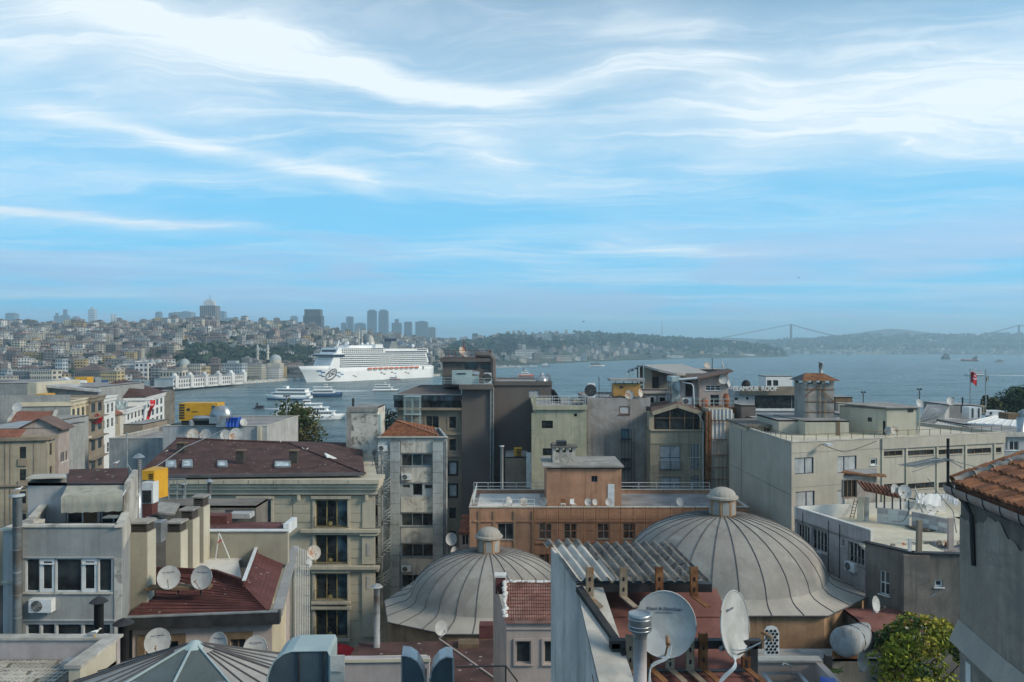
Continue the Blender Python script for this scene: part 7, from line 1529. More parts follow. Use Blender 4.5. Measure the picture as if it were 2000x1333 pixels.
# dark rendered house in front of it
zS = ZP(1062,49.4);s0,s1,s2 = PZ(1690,1061,zS),PZ(1783,1082,zS),PZ(1880,1088,zS-.1);o = thing('apartment_house','stained dark grey house with two small windows below the terrace','building',(s1.x,s1.y,8));f1 = Face((s0.x,s0.y),(s1.x-s0.x,s1.y-s0.y));f2 = Face((s1.x,s1.y),(s2.x-s1.x,s2.y-s1.y));L1,L2 = (s1-s0).length,(s2-s1).length
w1 = f1.rect(1718,1116,1737,1162);w2 = f2.rect(1826,1133,1842,1147);a = MB();f1.wall(a,0,L1,8,zS,[w1]);f2.wall(a,0,L2,8,zS,[w2]);a.build('wall','dark_render',o)
window(f1,w1,o,nx=2,ny=2,frame='white_pvc');window(f2,w2,o,nx=1,frame='white_pvc',fw=.1);a = MB();f1.fbox(a,-.1,L1,zS+.002,zS+.1,-.35,.12);f2.fbox(a,0,L2,zS+.002,zS+.1,-.35,.12);a.build('coping','dark_metal',o);a = MB();f2.fbox(a,-.6,.9,8,zS-.05,.003,.25);a.build('flue_breast','dark_render',o)
a = MB();a.slab([(s0.x,s0.y+.1,zS-.3),(s1.x,s1.y+.1,zS-.3),(s2.x,s2.y+.1,zS-.3),(s2.x,s2.y+6,zS-.3),(s0.x+1,s0.y+6,zS-.3)],.2);a.build('roof','terrace_cream',o)
a = MB();a.tube([f2.pt(f2.u(1797),ZP(1181,44),.15),f2.pt(f2.u(1809),ZP(1193,44),.15),f2.pt(f2.u(1811),ZP(1250,44),.15)],.05,6);a.build('drain_pipe','steel_grey',o);a = MB();a.tube([f2.pt(f2.u(1826),ZP(1188,44),.15),f2.pt(f2.u(1812),ZP(1198,44),.15)],.05,6);a.build('drain_pipe','steel_grey',o)
# ================================================================== blue-grey house with awning terrace
d0 = 31.;x0,x1 = XP(44,d0),XP(238,d0)
b = Bld('apartment_house','blue-grey house with dark window strip and awning terrace',(x0,d0),(1,0),x1-x0,7,9,ZP(1030,d0),'blue_grey_wall',parapet=.75,roof='concrete',shL=-3,shR=-2.75)
sp = dict(frame='white_pvc',sill=False,fw=.05,rec=.08);b.win('f',49,1091,77,1157,nx=1,**sp);b.win('f',77.5,1091,107,1157,nx=1,ny=1,frame='white_pvc',sill=False,fw=.13,rec=.05);b.win('f',107.5,1091,159,1157,nx=1,**sp);b.win('f',159.5,1091,190,1157,nx=1,frame='white_pvc',sill=False,fw=.13,rec=.05);b.win('f',190.5,1091,218,1157,nx=1,**sp)
for xa,xb in ((50,77),(79,107),(109,159),(161,190),(196,216)): b.win('f',xa,1219,xb,1262,nx=1,ny=2 if xb-xa < 30 else 1,**sp)
b.done(cop='white_wash');bf = b.f
def bb(x0,x1,y0,y1,n0,n1,name,m,o=b.o,f=bf,d=d0): a = MB();f.fbox(a,f.u(x0),f.u(x1),ZP(y1,d),ZP(y0,d),n0,n1);return a.build(name,m,o)
bb(46,220,1157.5,1160,.003,.07,'sill_band','white_wash');bb(46,222,1088,1090,.003,.05,'lintel_band','light_blue_wall');bb(44,225,1210,1213,.003,.05,'floor_band','light_blue_wall');bb(224,238.2,1090,1330,.003,.03,'peeling_strip','white_wash');bb(79,106,1101,1103,-.05,.03,'transom','white_pvc');bb(161,189,1100,1103,-.05,.03,'transom','white_pvc')
bb(10,43.5,1034,1330,-1.5,.12,'side_bay','light_blue_wall');bb(7,44,1030,1034,-1.5,.3,'cornice','pale_concrete');bb(9,43.8,1134,1138,.12,.17,'band','pale_concrete')
ac_unit(bf.pt(bf.u(87),ZP(1195,d0),.01),0,'white air conditioner below the dark window strip',.9,h=.52)
stack('flue_pipe','thick weathered grey flue clamped to the blue-grey house corner',XP(35.5,d0-.4),d0-.45,14,ZP(968,d0),.17,'tank_grey','flat',.9);gull(P(35,963,d0-.45),.6,'white seagull standing on the thick corner flue')
z1 = b.z1-.75
p2 = Bld('penthouse','pale blue roof room with brown shingle roof behind the awning',(XP(54,35),35),(1,0),XP(250,35)-XP(54,35),2.5,z1,ZP(943,35),'light_blue_wall',cat='roof room',roof='concrete',shL=-1,shR=-1);p2.win('f',128,990,190,1040,nx=2,frame='white_pvc',panes=['glass_dark','shutter_brown'],sill=False);p2.win('f',195,992,240,1035,nx=1,frame='white_pvc',sill=False);p2.done()
zt = p2.z1;q0,q1 = P(131,946,34.6),P(252,946,34.6);a = MB();a.slab([q0,q1,P(250,914,38),P(135,917,38)],.1);rr_ = a.build('shingle_roof','shingle_brown',p2.o);a = MB();a.bar(q0,q1,.12,.1);a.build('gutter','dark_metal',rr_)
a = MB();a.slab([P(50,934,34.6),P(130,932,34.8),P(128,926,36.5),P(66,927,36.5)],.06);a.build('flat_canopy','pale_concrete',p2.o)
o = thing('awning','pale worn cloth awning hanging over the roof terrace','awning',P(185,1010,33.5));A_,B_ = P(131,949,34.5),P(251,948,34.5);C_,D_ = P(240,968,33.2),P(119,972,33.2);a = MB();n = 12;vs = []
for i in range(n+1):
    t = i/n;w_ = .02*math.sin(i*1.9);tp,bt = A_.lerp(B_,t),D_.lerp(C_,t);vs += [tp,tp.lerp(bt,.5)-Vector((0,0,.03)),bt,bt+Vector((0,w_,-.36)),bt+Vector((0,w_*2,-.68+.02*math.sin(i*2.7)))]
a.add(vs,[(i*5+j,i*5+5+j,i*5+6+j,i*5+1+j) for i in range(n) for j in range(4)]);a.build('cloth','awning_cloth',o,True);a = MB();a.bar(P(251,950,34.4),P(243,1016,33.4),.04);a.bar(C_,P(251,948,34.5),.04);a.build('arm','white_pvc',o)
a = MB();f_ = b.r;a.slab([f_.pt(.3,b.z1+.1,.02),f_.pt(2.6,b.z1+.1,.02),f_.pt(3.2,b.z1+1.25,.02),f_.pt(7.2,b.z1+1.25,.02),f_.pt(7.2,b.z1-1,.02),f_.pt(.3,b.z1-1,.02)],.25,(-1,0,0));a.build('stepped_parapet','white_wash',b.o)
o = thing('cafe_table','small grey table under the awning','table',PZ(222,1040,z1));p = P(222,1030,33);a = MB();a.box(p.x-.4,p.x+.25,32.8,33.3,z1+.7,z1+.74);a.build('table_top','steel_grey',o);a = MB();a.bar((p.x,33,z1),(p.x,33,z1+.7),.05);a.build('leg','steel_grey',o)
stack('flue_pipe','black cowled flue in front of the lower windows',XP(193,29),29,30,ZP(1180,29),.17,'dark_metal','cone');stack('flue_pipe','dark square-topped flue at the brown-roofed house corner',XP(241,30),30,28,ZP(1222,30),.20,'dark_metal','cone')
stack('flue_pipe','tall shiny ribbed galvanised flue with conical cap',XP(271,38),38,ZP(1012,38),ZP(897,38),.145,'galvanised','cone',.1)
a = MB();a.cyl(P(248,960,40),P(248,845,40),.035,n=6);a.cyl(P(248,905,40),P(260,925,40),.02,n=5);tag(a.build('mast_pole','steel_grey'),'slender grey mast with brace behind the shingle roof','mast')
gull(P(226,910,38),.4,'grey-winged seagull on the shingle ridge behind the awning')

# ================================================================== brown-roofed house with sunken terrace
ZE = ZP(1205,33.);El,Er,Eb = PZ(246,1206,ZE),PZ(526,1195,ZE),PZ(563,1072,ZE);ZK = 34.0
K0,K1,K2,K3 = PZ(287,1118,ZK),PZ(417,1124,ZK),PZ(480,1146,ZK),PZ(513,1054,ZK)
o = thing('brown_roof_house','house with red-brown shingle roof and white sunken terrace','house',((El.x+Er.x)/2,34,9));BH = o
a = MB();a.add([El,Er,K2,K1,K0,Vector((El.x+.1,K0.y,ZK))],[(0,1,2,3,4,5)]);rs = a.build('front_slope','shingle_red',o);a = MB();a.add([Er,Eb,K3,K2],[(0,1,2,3)]);a.build('side_slope','shingle_red',o);a = MB();a.bar(Er,K2,.14,.06);a.build('hip_cap','shingle_red',rs)
sl_n = (Er-El).cross(K1-El).normalized()
for i in range(1,12):
    t = i/12;p,q = El.lerp(Vector((El.x+.1,K0.y,ZK)),t),Er.lerp(K2,t);a = MB();a.bar(p+sl_n*.012,q+sl_n*.012,.05,.03,sl_n);a.build('shingle_course','shingle_red',rs)
ds = (Eb-Er).cross(K3-Er).normalized()
for i in range(1,7): t = i/7;a = MB();a.bar(Er.lerp(K2,t)-ds*.012,Eb.lerp(K3,t)-ds*.012,.05,.03,ds);a.build('shingle_course','shingle_red',rs)
zt = 33.72;T = [PZ(385,1090,zt),PZ(500,1090,zt),PZ(479,1138,zt),PZ(410,1113,zt)];a = MB();a.slab([Vector((K0.x,41.2,zt)),Vector((K3.x,41.2,zt)),Vector((K3.x-.3,40.8,zt)),Vector((K2.x-.1,K2.y+.1,zt)),Vector((K0.x,K0.y+.6,zt))],.1);a.build('terrace_floor','terrace_white',o)
for p,q,m,nm in ((K0,K1,'shingle_red','kerb'),(K1,K2,'shingle_red','kerb'),(K2,K3,'shingle_red','kerb')):
    n_ = Vector((-(q-p).y,(q-p).x,0)).normalized()*.13;a = MB();a.slab([p+Vector((0,0,.26)),q+Vector((0,0,.26)),q+n_+Vector((0,0,.26)),p+n_+Vector((0,0,.26))],1.0);kk = a.build(nm,m,o)
    if p is K2: a = MB();a.slab([p+Vector((0,0,.30)),q+Vector((0,0,.30)),q+n_*1.3+Vector((0,0,.30)),p+n_*1.3+Vector((0,0,.30))],.036);a.build('coping','white_pvc',kk)
wf = Face((XP(380,41.),41.),(1,0));a = MB();wf.fbox(a,0,XP(562,41)-XP(380,41),zt-.5,ZP(1038,41),-.25,0);a.build('terrace_wall','chimney_render',o);a = MB();wf.fbox(a,-.1,XP(564,41)-XP(380,41),ZP(1038,41)+.003,ZP(1036,41),-.3,.1);a.build('wall_coping','white_pvc',o)
zb2 = ZP(1036,41);a = MB();a.slab([Vector((XP(380,41.3),41.3,zb2)),Vector((XP(558,41.3),41.3,zb2)),P(549,1020,44),P(385,1020,44)],.2);a.build('rear_roof','shingle_red',o);a = MB();a.box(XP(396,43),XP(443,43),43,43.8,zb2-.2,ZP(1008,43));a.build('rear_kerb','shingle_red',o);a = MB();a.box(XP(553,41.3),XP(563,41.3),41.35,43,zb2-.3,ZP(1024,41.3));a.build('end_pier','white_pvc',o)
a = MB();a.box(XP(447,44.2),XP(488,44.2),44.2,45,zb2-.1,ZP(1004,44.2));a.build('rear_hatch','light_blue_wall',o)
fw_ = Face((El.x,El.y+.35),(Er.x-El.x,Er.y-El.y));L = (Er-El).length;wr = [fw_.rect(283,1253,349,1320),fw_.rect(450,1248,480,1320)];a = MB();fw_.wall(a,.1,L,9,ZE-.2,wr);sf = Face((Er.x,Er.y+.35),(Eb.x-Er.x,Eb.y-Er.y));sl_ = (Eb-Er).length;sf.wall(a,0,sl_,9,ZE-.2);a.build('wall','pink_beige_wall',o)
for r_ in wr: window(fw_,r_,o,nx=2,frame='shutter_brown',surround=.3)
a = MB();fw_.fbox(a,0,L+.4,ZE-.55,ZE-.02,.02,.42);a.build('fascia','dark_metal',o);a = MB();fw_.fbox(a,0,L+.3,ZE-.018,ZE+.04,.28,.44);a.build('gutter','steel_grey',o);a = MB();sf.fbox(a,-.1,sl_,ZE-.32,ZE-.02,.02,.45);sf.fbox(a,-.1,sl_,ZE-.018,ZE+.03,.05,.5);a.build('side_gutter','metal_roof',o)
for i in range(13): a = MB();u = .25+i*.55;sf.fbox(a,u,u+.28,9,ZE-.35,.003,.06);a.build('wall_slat','cream_paint',o)
for xa,xb,d,yt,yb,lab in ((254,287,34.3,1041,1165,'front beige chimney with louvred head on the brown-roofed house'),(324,352,37.6,1041,1140,'second beige chimney with louvred head behind the dishes'),(351,376,38.9,1016,1112,'third taller beige chimney next to a metal door'),(375,397,40.1,991,1095,'rear tallest beige chimney at the terrace wall')):
    o2 = thing('chimney',lab,'chimney',P((xa+xb)/2,yb,d));X0,X1 = XP(xa,d),XP(xb,d);a = MB();a.box(X0,X1,d,d+.85,32.6,ZP(yt,d));a.build('shaft','chimney_render',o2);a = MB();a.box(X1+.003,X1+.02,d+.02,d+.83,32.8,ZP(yt,d)-.03);a.build('painted_sun_side','pale_render_cream',o2);louvre_box(o2,X0+.04,X1-.04,d+.05,d+.8,ZP(yt,d)+.002,ZP(yt-18,d),n=5)  # cream sheet on the right side paints the sunlight into its colour
o2 = thing('box_chimney','square metal fan box between the beige chimneys','fan box',P(300,1062,36.5));a = MB();a.box(XP(288,36.5),XP(314,36.5),36.5,37.2,ZP(1060,36.5),ZP(1021,36.5));a.build('casing','galvanised',o2);a = MB();a.tube([P(286,1014,37),P(300,1015,37),P(306,1022,37)],.12,8);a.build('elbow','galvanised',o2);a = MB();a.tube([P(296,1008,37.4),P(310,1006,37.4),P(316,1012,37.4),P(315,1050,37.4)],.09,8);a.build('black_duct','dark_metal',o2)
o2 = thing('ledge_bench','plank ledge on iron legs carrying two dishes on the shingle slope','ledge',P(350,1150,34.6));a = MB();a.obox(P(350,1147,34.4),(1.4,.03,.02),(0,.25,.0),(0,0,.06));a.build('plank','shutter_brown',o2)
for px in (303,348,392): a = MB();a.bar(P(px,1150,34.3),P(px,1166,34.3),.05);a.build('leg','dark_metal',o2)
tx = [('Next & NextStar',.075,.2),('SATELLITE',.03,.15)]
dish(P(330,1145,34.3),1.0,.35,.25,'lettered white dish left on the plank ledge',mast=.3,text_s=tx);dish(P(397,1145,34.3),1.02,-.1,.25,'lettered white dish right on the plank ledge',mast=.3,text_s=tx)
dish(P(309,1275,24.5),.82,.3,.2,'worn white dish low beside the brown-roofed house wall',mast=.3,text_s=tx);dish(P(432,1275,22.5),.62,-.2,.2,'half hidden white dish behind the glass pyramid',mast=.25,text_s=tx);dish(P(501,1283,22.5),.72,.1,.2,'blue-grey dish with dark lettering behind the glass pyramid',mast=.2,text_s=tx)
o2 = thing('step_ladder','white and red step ladder against the terrace wall','ladder',P(437,1090,40.6));pk = P(428,1042,40.8)
for q in ((421,1092),(449,1092)): a = MB();a.bar(P(*q,40.7),pk,.045);a.build('stile','white_pvc',o2)
a = MB();a.bar(P(425.5,1060,40.65),P(433.5,1055,40.65),.06);a.build('hinge_bar','red_cloth',o2)
for i,xx in enumerate((353,377)): a = MB();a.box(XP(xx,39.9),XP(xx+11,39.9),39.9,40,zt,ZP(1052 if i == 0 else 1038,39.9));tag(a.build('door','steel_grey' if i == 0 else 'shutter_brown',BH))
# generator, cabinets, railings behind the chimneys
o2 = thing('generator','bright yellow generator hood above pale cabinets near the ribbed flue','generator',P(297,980,44));X0,X1 = XP(277,44),XP(313,44);a = MB();a.add([(X0,44,ZP(938,44)),(X1-.35,44,ZP(938,44)),(X1,45,ZP(976,44)),(X1,45,ZP(919,44)),(X1-.35,44,ZP(920,44)),(X0,44,ZP(920,44)),(X0,45.6,ZP(919,44)),(X1-.35,44,ZP(976,44))],[(0,1,4,5),(1,7,2,3,4),(5,4,3,6)]);a.build('hood','yellow_steel',o2)
for i in range(3):
    for j in range(2): a = MB();a.box(X0+.42+j*.13,X0+.52+j*.13,43.97,44.02,ZP(926+i*4,44)-.06,ZP(926+i*4,44));a.build('slot','ink_black',o2)
a = MB();a.box(XP(277,43.6),XP(299,43.6),43.6,44.3,ZP(984,43.6),ZP(943,43.6));a.build('cabinet','white_pvc',o2);a = MB();a.box(XP(278,43.6),XP(296,43.6),43.55,43.6,ZP(982,43.6),ZP(958,43.6));a.build('grille','dark_metal',o2);a = MB();a.box(XP(277,43.6),XP(297,43.6),43.6,44.3,ZP(1012,43.6),ZP(985,43.6));a.build('lower_cabinet','shingle_red',o2)
b = fbld('low_house','low dark lean-to roofs between the hotel and the brown-roofed house',250,500,988,50,2.4,'dark_render',zb=9,roof='dark_render');b.done();railing(b.o,[(XP(313,52),52,b.z1),(XP(362,52),52,b.z1)],1.4,'steel_grey',.03,.6,(1.,.5))
for q,m in (([(392,1003,49),(442,1003,49),(442,984,52),(400,982,52)],'dark_render'),([(440,1002,49),(492,1002,49),(488,980,53),(440,980,53)],'dark_metal'),([(300,1000,47),(340,1004,47),(352,983,50),(312,980,50)],'concrete')): a = MB();a.slab([P(*v) for v in q],.12);a.build('tar_sheet',m,b.o)
stack('flue_pipe','slim galvanised flue before the hotel cornice',XP(409,55),55,ZP(990,55),ZP(943,55),.13,'galvanised','cone');stack('flue_pipe','grey bent flue with orange band before the hotel cornice',XP(359,54),54,ZP(990,54),ZP(948,54),.14,'steel_grey','flat')
o2 = thing('pipe_rack','white upright pipes bundled between the brown-roofed house and the hotel','pipes',P(590,1270,44)); 
for i in range(9): a = MB();x = 577+i*3.4;a.cyl(P(x,1290,44+.1*i),P(x-1,1066+i*1.5,44+.1*i),.022,n=5);a.build('pipe','white_pvc',o2)
for i in range(8): a = MB();y = 1100+i*20;a.bar(P(574,y,44),P(606,y+4,44.8),.03);a.build('bracket','steel_grey',o2)
dish(P(612,1092,46),.85,.5,.3,'orange rusted dish on an arm beside the hotel balconies','dish_rust',mast=.3);dish(P(600,1108,45),.5,1.0,.3,'small white dish below an orange rusted one',mast=.2)
a = MB();c = P(655,1283,60);vs = []
for i in range(13):
    an = math.pi*i/12;vs += [c+Vector((-1.9*math.cos(an),0,1.05*math.sin(an))),c+Vector((-1.9*math.cos(an),-1.2,.75*math.sin(an)-.2))]
a.add(vs,[(2*i,2*i+1,2*i+3,2*i+2) for i in range(12)]);tag(a.build('entrance_awning','red_cloth',None,True),'dark red rounded awning at the foot of the hotel','awning')

# ================================================================== bath-house domes
def bath_dome(lab,cx,cy,zs,ztop,Rb,poly,lr,lh,caph,nz):
    o = thing('bath_house',lab,'bath house',(cx,cy,9));n = 26
    def rb(an):
        dx,dy = math.cos(an),math.sin(an);best = 99
        for (ax,ay),(bx,by) in zip(poly,poly[1:]+poly[:1]):
            ex,ey = bx-ax,by-ay;den = dx*ey-dy*ex
            if abs(den) < 1e-9: continue
            t = (ax*ey-ay*ex)/den;s = (ax*dy-ay*dx)/den
            if t > 0 and -1e-6 <= s <= 1+1e-6: best = min(best,t)
        return best
    prof = [(lr*.95,ztop)]+[(Rb*math.sin(q),zs+.35+(ztop-zs-.35)*(math.cos(q)-math.cos(math.pi/2))/(math.cos(math.asin(lr*.95/Rb)))) for q in [math.asin(lr*.95/Rb)+(math.pi/2*.94-math.asin(lr*.95/Rb))*i/9 for i in range(1,10)]]
    angs = sorted([2*math.pi*i/n for i in range(n)])
    def pts(an):
        e = rb(an);L = [Vector((cx+r*math.cos(an),cy+r*math.sin(an),z)) for r,z in prof];r9,z9 = prof[-1]
        for f,zz in ((.18,z9-.28),(.42,zs+.12*(1)+.16),(1.,zs)): r = r9+(e-r9)*f;L.append(Vector((cx+r*math.cos(an),cy+r*math.sin(an),max(zs,zz) if f < 1 else zs)))
        return L
    corners = [math.atan2(y,x) % (2*math.pi) for x,y in poly]
    for i in range(n):
        a0,a1 = angs[i],angs[(i+1) % n]+(2*math.pi if i == n-1 else 0);sub = [a0,(a0+a1)/2,a1]+[c for c in corners+[c+2*math.pi for c in corners] if a0 < c < a1];sub = sorted(sub)
        a = MB();k = len(pts(a0));a.add([p for an in sub for p in pts(an)],[(q*k+j,(q+1)*k+j,(q+1)*k+j+1,q*k+j+1) for q in range(len(sub)-1) for j in range(k-1)]);me_o = a.build('lead_panel',['lead_dome','lead_skirt'],o,True)
        me_o.data.polygons.foreach_set('material_index',[1 if f % (k-1) >= k-4 else 0 for f in range(len(me_o.data.polygons))])
        a = MB();a.tube([p+Vector((0,0,.02)) for p in pts(a0)],.032,5);a.build('seam','lead_seam',me_o)
    inn = [(x*.965,y*.965) for x,y in poly]
    for (ax,ay),(bx,by) in zip(inn,inn[1:]+inn[:1]): a = MB();a.quad((cx+ax,cy+ay,9),(cx+bx,cy+by,9),(cx+bx,cy+by,zs-.04),(cx+ax,cy+ay,zs-.04));a.build('drum_wall','drum_stone',o)
    a = MB();a.tube([(cx+x,cy+y,zs-.03) for x,y in poly+poly[:1]],.05,5);a.build('eaves_edge','lead_seam',o)
    a = MB();a.lathe([(lr,ztop-.2),(lr,ztop+lh)],8,(cx,cy,0),math.pi/8,math.pi/8+2*math.pi);ln = a.build('lantern','drum_stone',o)
    for i in range(8):
        an = math.pi/4*i-math.pi/2;r = lr*math.cos(math.pi/8);u = Vector((-math.sin(an),math.cos(an),0));c = Vector((cx+(r+.015)*math.cos(an),cy+(r+.015)*math.sin(an),0));w = lr*.24;a = MB();a.poly([c+u*-w+Vector((0,0,ztop+.1)),c+u*w+Vector((0,0,ztop+.1)),c+u*w+Vector((0,0,ztop+lh*.7)),c+u*w*.6+Vector((0,0,ztop+lh*.85)),c+u*-w*.6+Vector((0,0,ztop+lh*.85)),c+u*-w+Vector((0,0,ztop+lh*.7))]);a.build('blocked_window','blue_grey_wall',ln)
    a = MB();R_ = lr*1.17;a.lathe([(R_*.9,ztop+lh),(R_,ztop+lh),(R_,ztop+lh+.14),(R_*.85,ztop+lh+.2)]+[(R_*.85*math.cos(q),ztop+lh+.2+caph*math.sin(q)) for q in [i*math.pi/14 for i in range(1,7)]]+[(.02,ztop+lh+.2+caph)],16,(cx,cy,0));a.build('lantern_cap','lead_skirt',ln)
    return o
bath_dome('bath house with broad lead-seamed dome and stone lantern behind the corrugated lean-to',XP(1411,53.5),53.5,28.9,ZP(1005,53.5),6.9,[(-4.3,-7.5),(4.3,-7.5),(8.4,-3.9),(8.8,3),(4.5,8),(-4.5,8),(-8.8,3),(-8.4,-3.9)],.92,1.15,.55,24)
bath_dome('bath house with smaller lead-seamed dome and stone lantern beside the panel tower',XP(955,60),60,25.3,ZP(1077,60),6.1,[(-8.1,-.4),(-7.1,-5),(-2.8,-7.3),(2.8,-7.3),(7,-5),(8.1,0),(6,6),(0,8),(-6,6)],.93,1.1,.6,24)
o = thing('chain','rusty chain of hooks running down the right dome','chain',P(1500,1030,52));a = MB(); 
for i in range(13): p = P(1505+i*6.6,1037+i*5.2+i*i*.22,52-.05*i);a.ball(p,.09,.09,.05,6,4)
a.build('link','lead_seam',o,kind='stuff')
# flat brown roof with flue before the smaller dome
Zf = 27.;o = thing('flat_roof_house','low house with flat brown felt roof below the smaller dome','house',(PZ(830,1290,Zf).x,44,9));q = [PZ(640,1345,Zf),PZ(1005,1345,Zf),PZ(970,1250,Zf),PZ(700,1256,Zf)];a = MB();a.slab(q,1.);a.build('felt_roof','shingle_brown',o);a = MB();c = sum(q,Vector())/4;k = [c.lerp(p,.98) for p in q]
for p,r_ in zip(k,k[1:]+k[:1]): a.quad((p.x,p.y,9),(r_.x,r_.y,9),(r_.x,r_.y,Zf-1),(p.x,p.y,Zf-1))
a.build('wall','pink_beige_wall',o);a = MB();a.bar(PZ(858,1250,Zf)+Vector((0,0,.04)),PZ(985,1340,Zf)+Vector((0,0,.04)),.08);a.build('roof_ridge','pink_beige_wall',o);a = MB();p = PZ(915,1262,Zf);a.box(p.x-.6,p.x+.6,p.y-.4,p.y+.5,Zf,Zf+.25);a.build('roof_hatch','shutter_brown',o);a = MB();p = PZ(950,1248,Zf);a.box(p.x-.45,p.x+.4,p.y,p.y+.8,Zf,Zf+.8);a.build('chimney','shingle_red',o)
stack('flue_pipe','tall grey flue with dark cap beside the smaller dome',PZ(736,1264,Zf).x,PZ(736,1264,Zf).y,Zf,ZP(1150,46),.19,'tank_grey','cone',1.2);dish(PZ(860,1248,Zf)+Vector((0,0,.1)),.9,.5,.2,'grey dish against the smaller dome skirt',mast=.5)
# pink house with tiled roof and mortar
z0 = ZP(1212,36);zr = 33.05;e0,e1,r0,r1 = PZ(987,1212,z0),PZ(1085,1212,z0),PZ(985,1138,zr),PZ(1085,1138,zr);o = thing('tiled_house','pinkish house with red pantile roof and white mortar verge','house',(e0.x+1,37,9));a = MB();a.slab([e0,e1+Vector((1,0,0)),r1+Vector((1,0,0)),r0],.15);rf = a.build('roof_base','pink_tile_roof',o);nn = (e1-e0).cross(r0-e0).normalized()
for i in range(26):
    p,q = e0.lerp(e1,i/22),r0.lerp(r1,i/22);a = MB();a.cyl(p+nn*.02,q+nn*.02,.05,n=6);a.build('pantile_row','pink_tile_roof',rf)
for j in range(11): t = (j+.3)/11;a = MB();a.bar(e0.lerp(r0,t)+nn*.075,e1.lerp(r1,t)+nn*.075,.035,.03,nn);a.build('tile_lap','clay_tile_dark',rf)
rg = random.Random(4)
for i in range(44): t = i/43;p = r0.lerp(e0,t*1.6) if t < .6 else r0.lerp(r1,(t-.6)*2.4);a = MB();a.ball(p+nn*.05+Vector((rg.gauss(0,.03),rg.gauss(0,.03),0)),rg.uniform(.07,.16),rg.uniform(.07,.16),.07,7,4);a.build('mortar','mortar_white',rf)
ff = Face((e0.x+.05,e0.y+.15),(1,0));wr = [ff.rect(1007,1252,1037,1297),ff.rect(1062,1252,1092,1297)];a = MB();ff.wall(a,0,3.4,9,z0-.1,wr);a.quad(ff.pt(0,9),ff.pt(0,z0-.1),Vector((r0.x-.6,40.5,zr)),Vector((r0.x-.6,40.5,9)));a.build('wall','pink_beige_wall',o)
for r_ in wr: window(ff,r_,o,nx=1,frame='pink_beige_wall',surround=.1)
a = MB();ff.fbox(a,0,3.4,ZP(1232,36),ZP(1229,36),.003,.06);a.build('string_course','lilac_tile',o);a = MB();p = r0+Vector((-.35,.2,0));a.box(p.x-.1,p.x+.4,p.y-.2,p.y+.3,zr-.6,zr+.25);a.build('end_chimney','shingle_red',o);a = MB();a.box(p.x-.15,p.x+.45,p.y-.25,p.y+.35,zr+.25,zr+.36);a.build('chimney_cap','mortar_white',o)

# ================================================================== corrugated lean-to, dishes and iron frame
o = thing('lean_to','whitewashed gable wall with corrugated asbestos lean-to and red roof','roof structure',P(1200,1333,11.5));W1,W2,W3 = P(1076,1070,14.3),P(1124,1142,12.4),P(1172,1345,10.3);th = Vector((.42,.1,0))
a = MB();a.slab([W1,W2,W3,Vector((W3.x,W3.y,36)),Vector((W1.x,W1.y,36))],.42,th.normalized());a.build('gable_wall','wall_bluewash',o);a = MB();up_ = Vector((0,0,.03));a.slab([W2+up_,W3+up_,W3+th*1.15+up_,W2+th*1.0+up_],.08);a.build('coping','asbestos_pale',o)
BL,BR,FR,FL = P(1068,1061,13.8),P(1310,1061,13.8),P(1384,1134,12.3),P(1120,1134,12.3)
def cor_sheet(s0,s1,t0,t1,lift,m,name='corrugated_sheet'):
    a = MB();n = max(6,int((s1-s0)*13*8));rows = 5;g = []
    for i in range(n+1):
        s = s0+(s1-s0)*i/n
        for j in range(rows+1):
            t = t0+(t1-t0)*j/rows;p = BL.lerp(BR,s).lerp(FL.lerp(FR,s),t);g.append(p+Vector((0,0,lift+.034*math.sin(s*13*2*math.pi))))
    k = rows+1;f = [(i*k+j,(i+1)*k+j,(i+1)*k+j+1,i*k+j+1) for i in range(n) for j in range(rows)];a.add(g+[v-Vector((0,0,.012)) for v in g],f+[tuple(q+len(g) for q in r_) for r_ in f]+[(i*k+rows,(i+1)*k+rows,(i+1)*k+rows+len(g),i*k+rows+len(g)) for i in range(n)]);a.build(name,m,o,True)
cor_sheet(.27,.66,0,1,0,'asbestos');cor_sheet(.62,1,0,1,.014,'asbestos');cor_sheet(-.03,.28,-.02,.12,.03,'asbestos');cor_sheet(.02,.29,.06,.56,.014,'asbestos_pale');cor_sheet(.02,.31,.5,1.0,.03,'asbestos_pale')
a = MB();a.bar(P(1125,1146,12.42),P(1388,1146,12.42),.18,.13);a.build('eaves_beam','dark_metal',o)
a = MB();a.quad(P(1130,1150,13.2),P(1400,1150,13.2),P(1480,1345,10.6),P(1160,1345,10.6));mr = a.build('membrane_roof','red_membrane',o)
for t in (.33,.62,.9): a = MB();a.bar(P(1130,1150,13.2).lerp(P(1160,1345,10.6),t)+Vector((0,-.01,.01)),P(1400,1150,13.2).lerp(P(1480,1345,10.6),t)+Vector((0,-.01,.01)),.04,.01);a.build('membrane_lap','red_membrane',mr)
def channel(px,y0,y1,d,m,nm='bracket'):
    a = MB();w = .055;p,q = P(px,y1,d),P(px,y0,d);a.obox((p+q)/2,(w,0,0),(0,.008,0),(q-p)/2);a.obox((p+q)/2+Vector((-w,.03,0)),(.006,0,0),(0,.03,0),(q-p)/2);a.obox((p+q)/2+Vector((w,.03,0)),(.006,0,0),(0,.03,0),(q-p)/2);c_ = a.build(nm,m,o)
    for t in (.25,.6): a = MB();z = p.lerp(q,t);a.box(z.x-.014,z.x+.014,z.y-.014,z.y-.009,z.z-.03,z.z+.03);a.build('slot','ink_black',c_)
    a = MB();e = p+Vector((.14,-.3,-.06));a.bar(p,e,.09,.02);a.build('foot',m,c_)
for px,m in ((1152,'rust_pale'),(1218,'rust_pale'),(1288,'rust'),(1356,'rust')): channel(px,1108,1166,12.1,m)
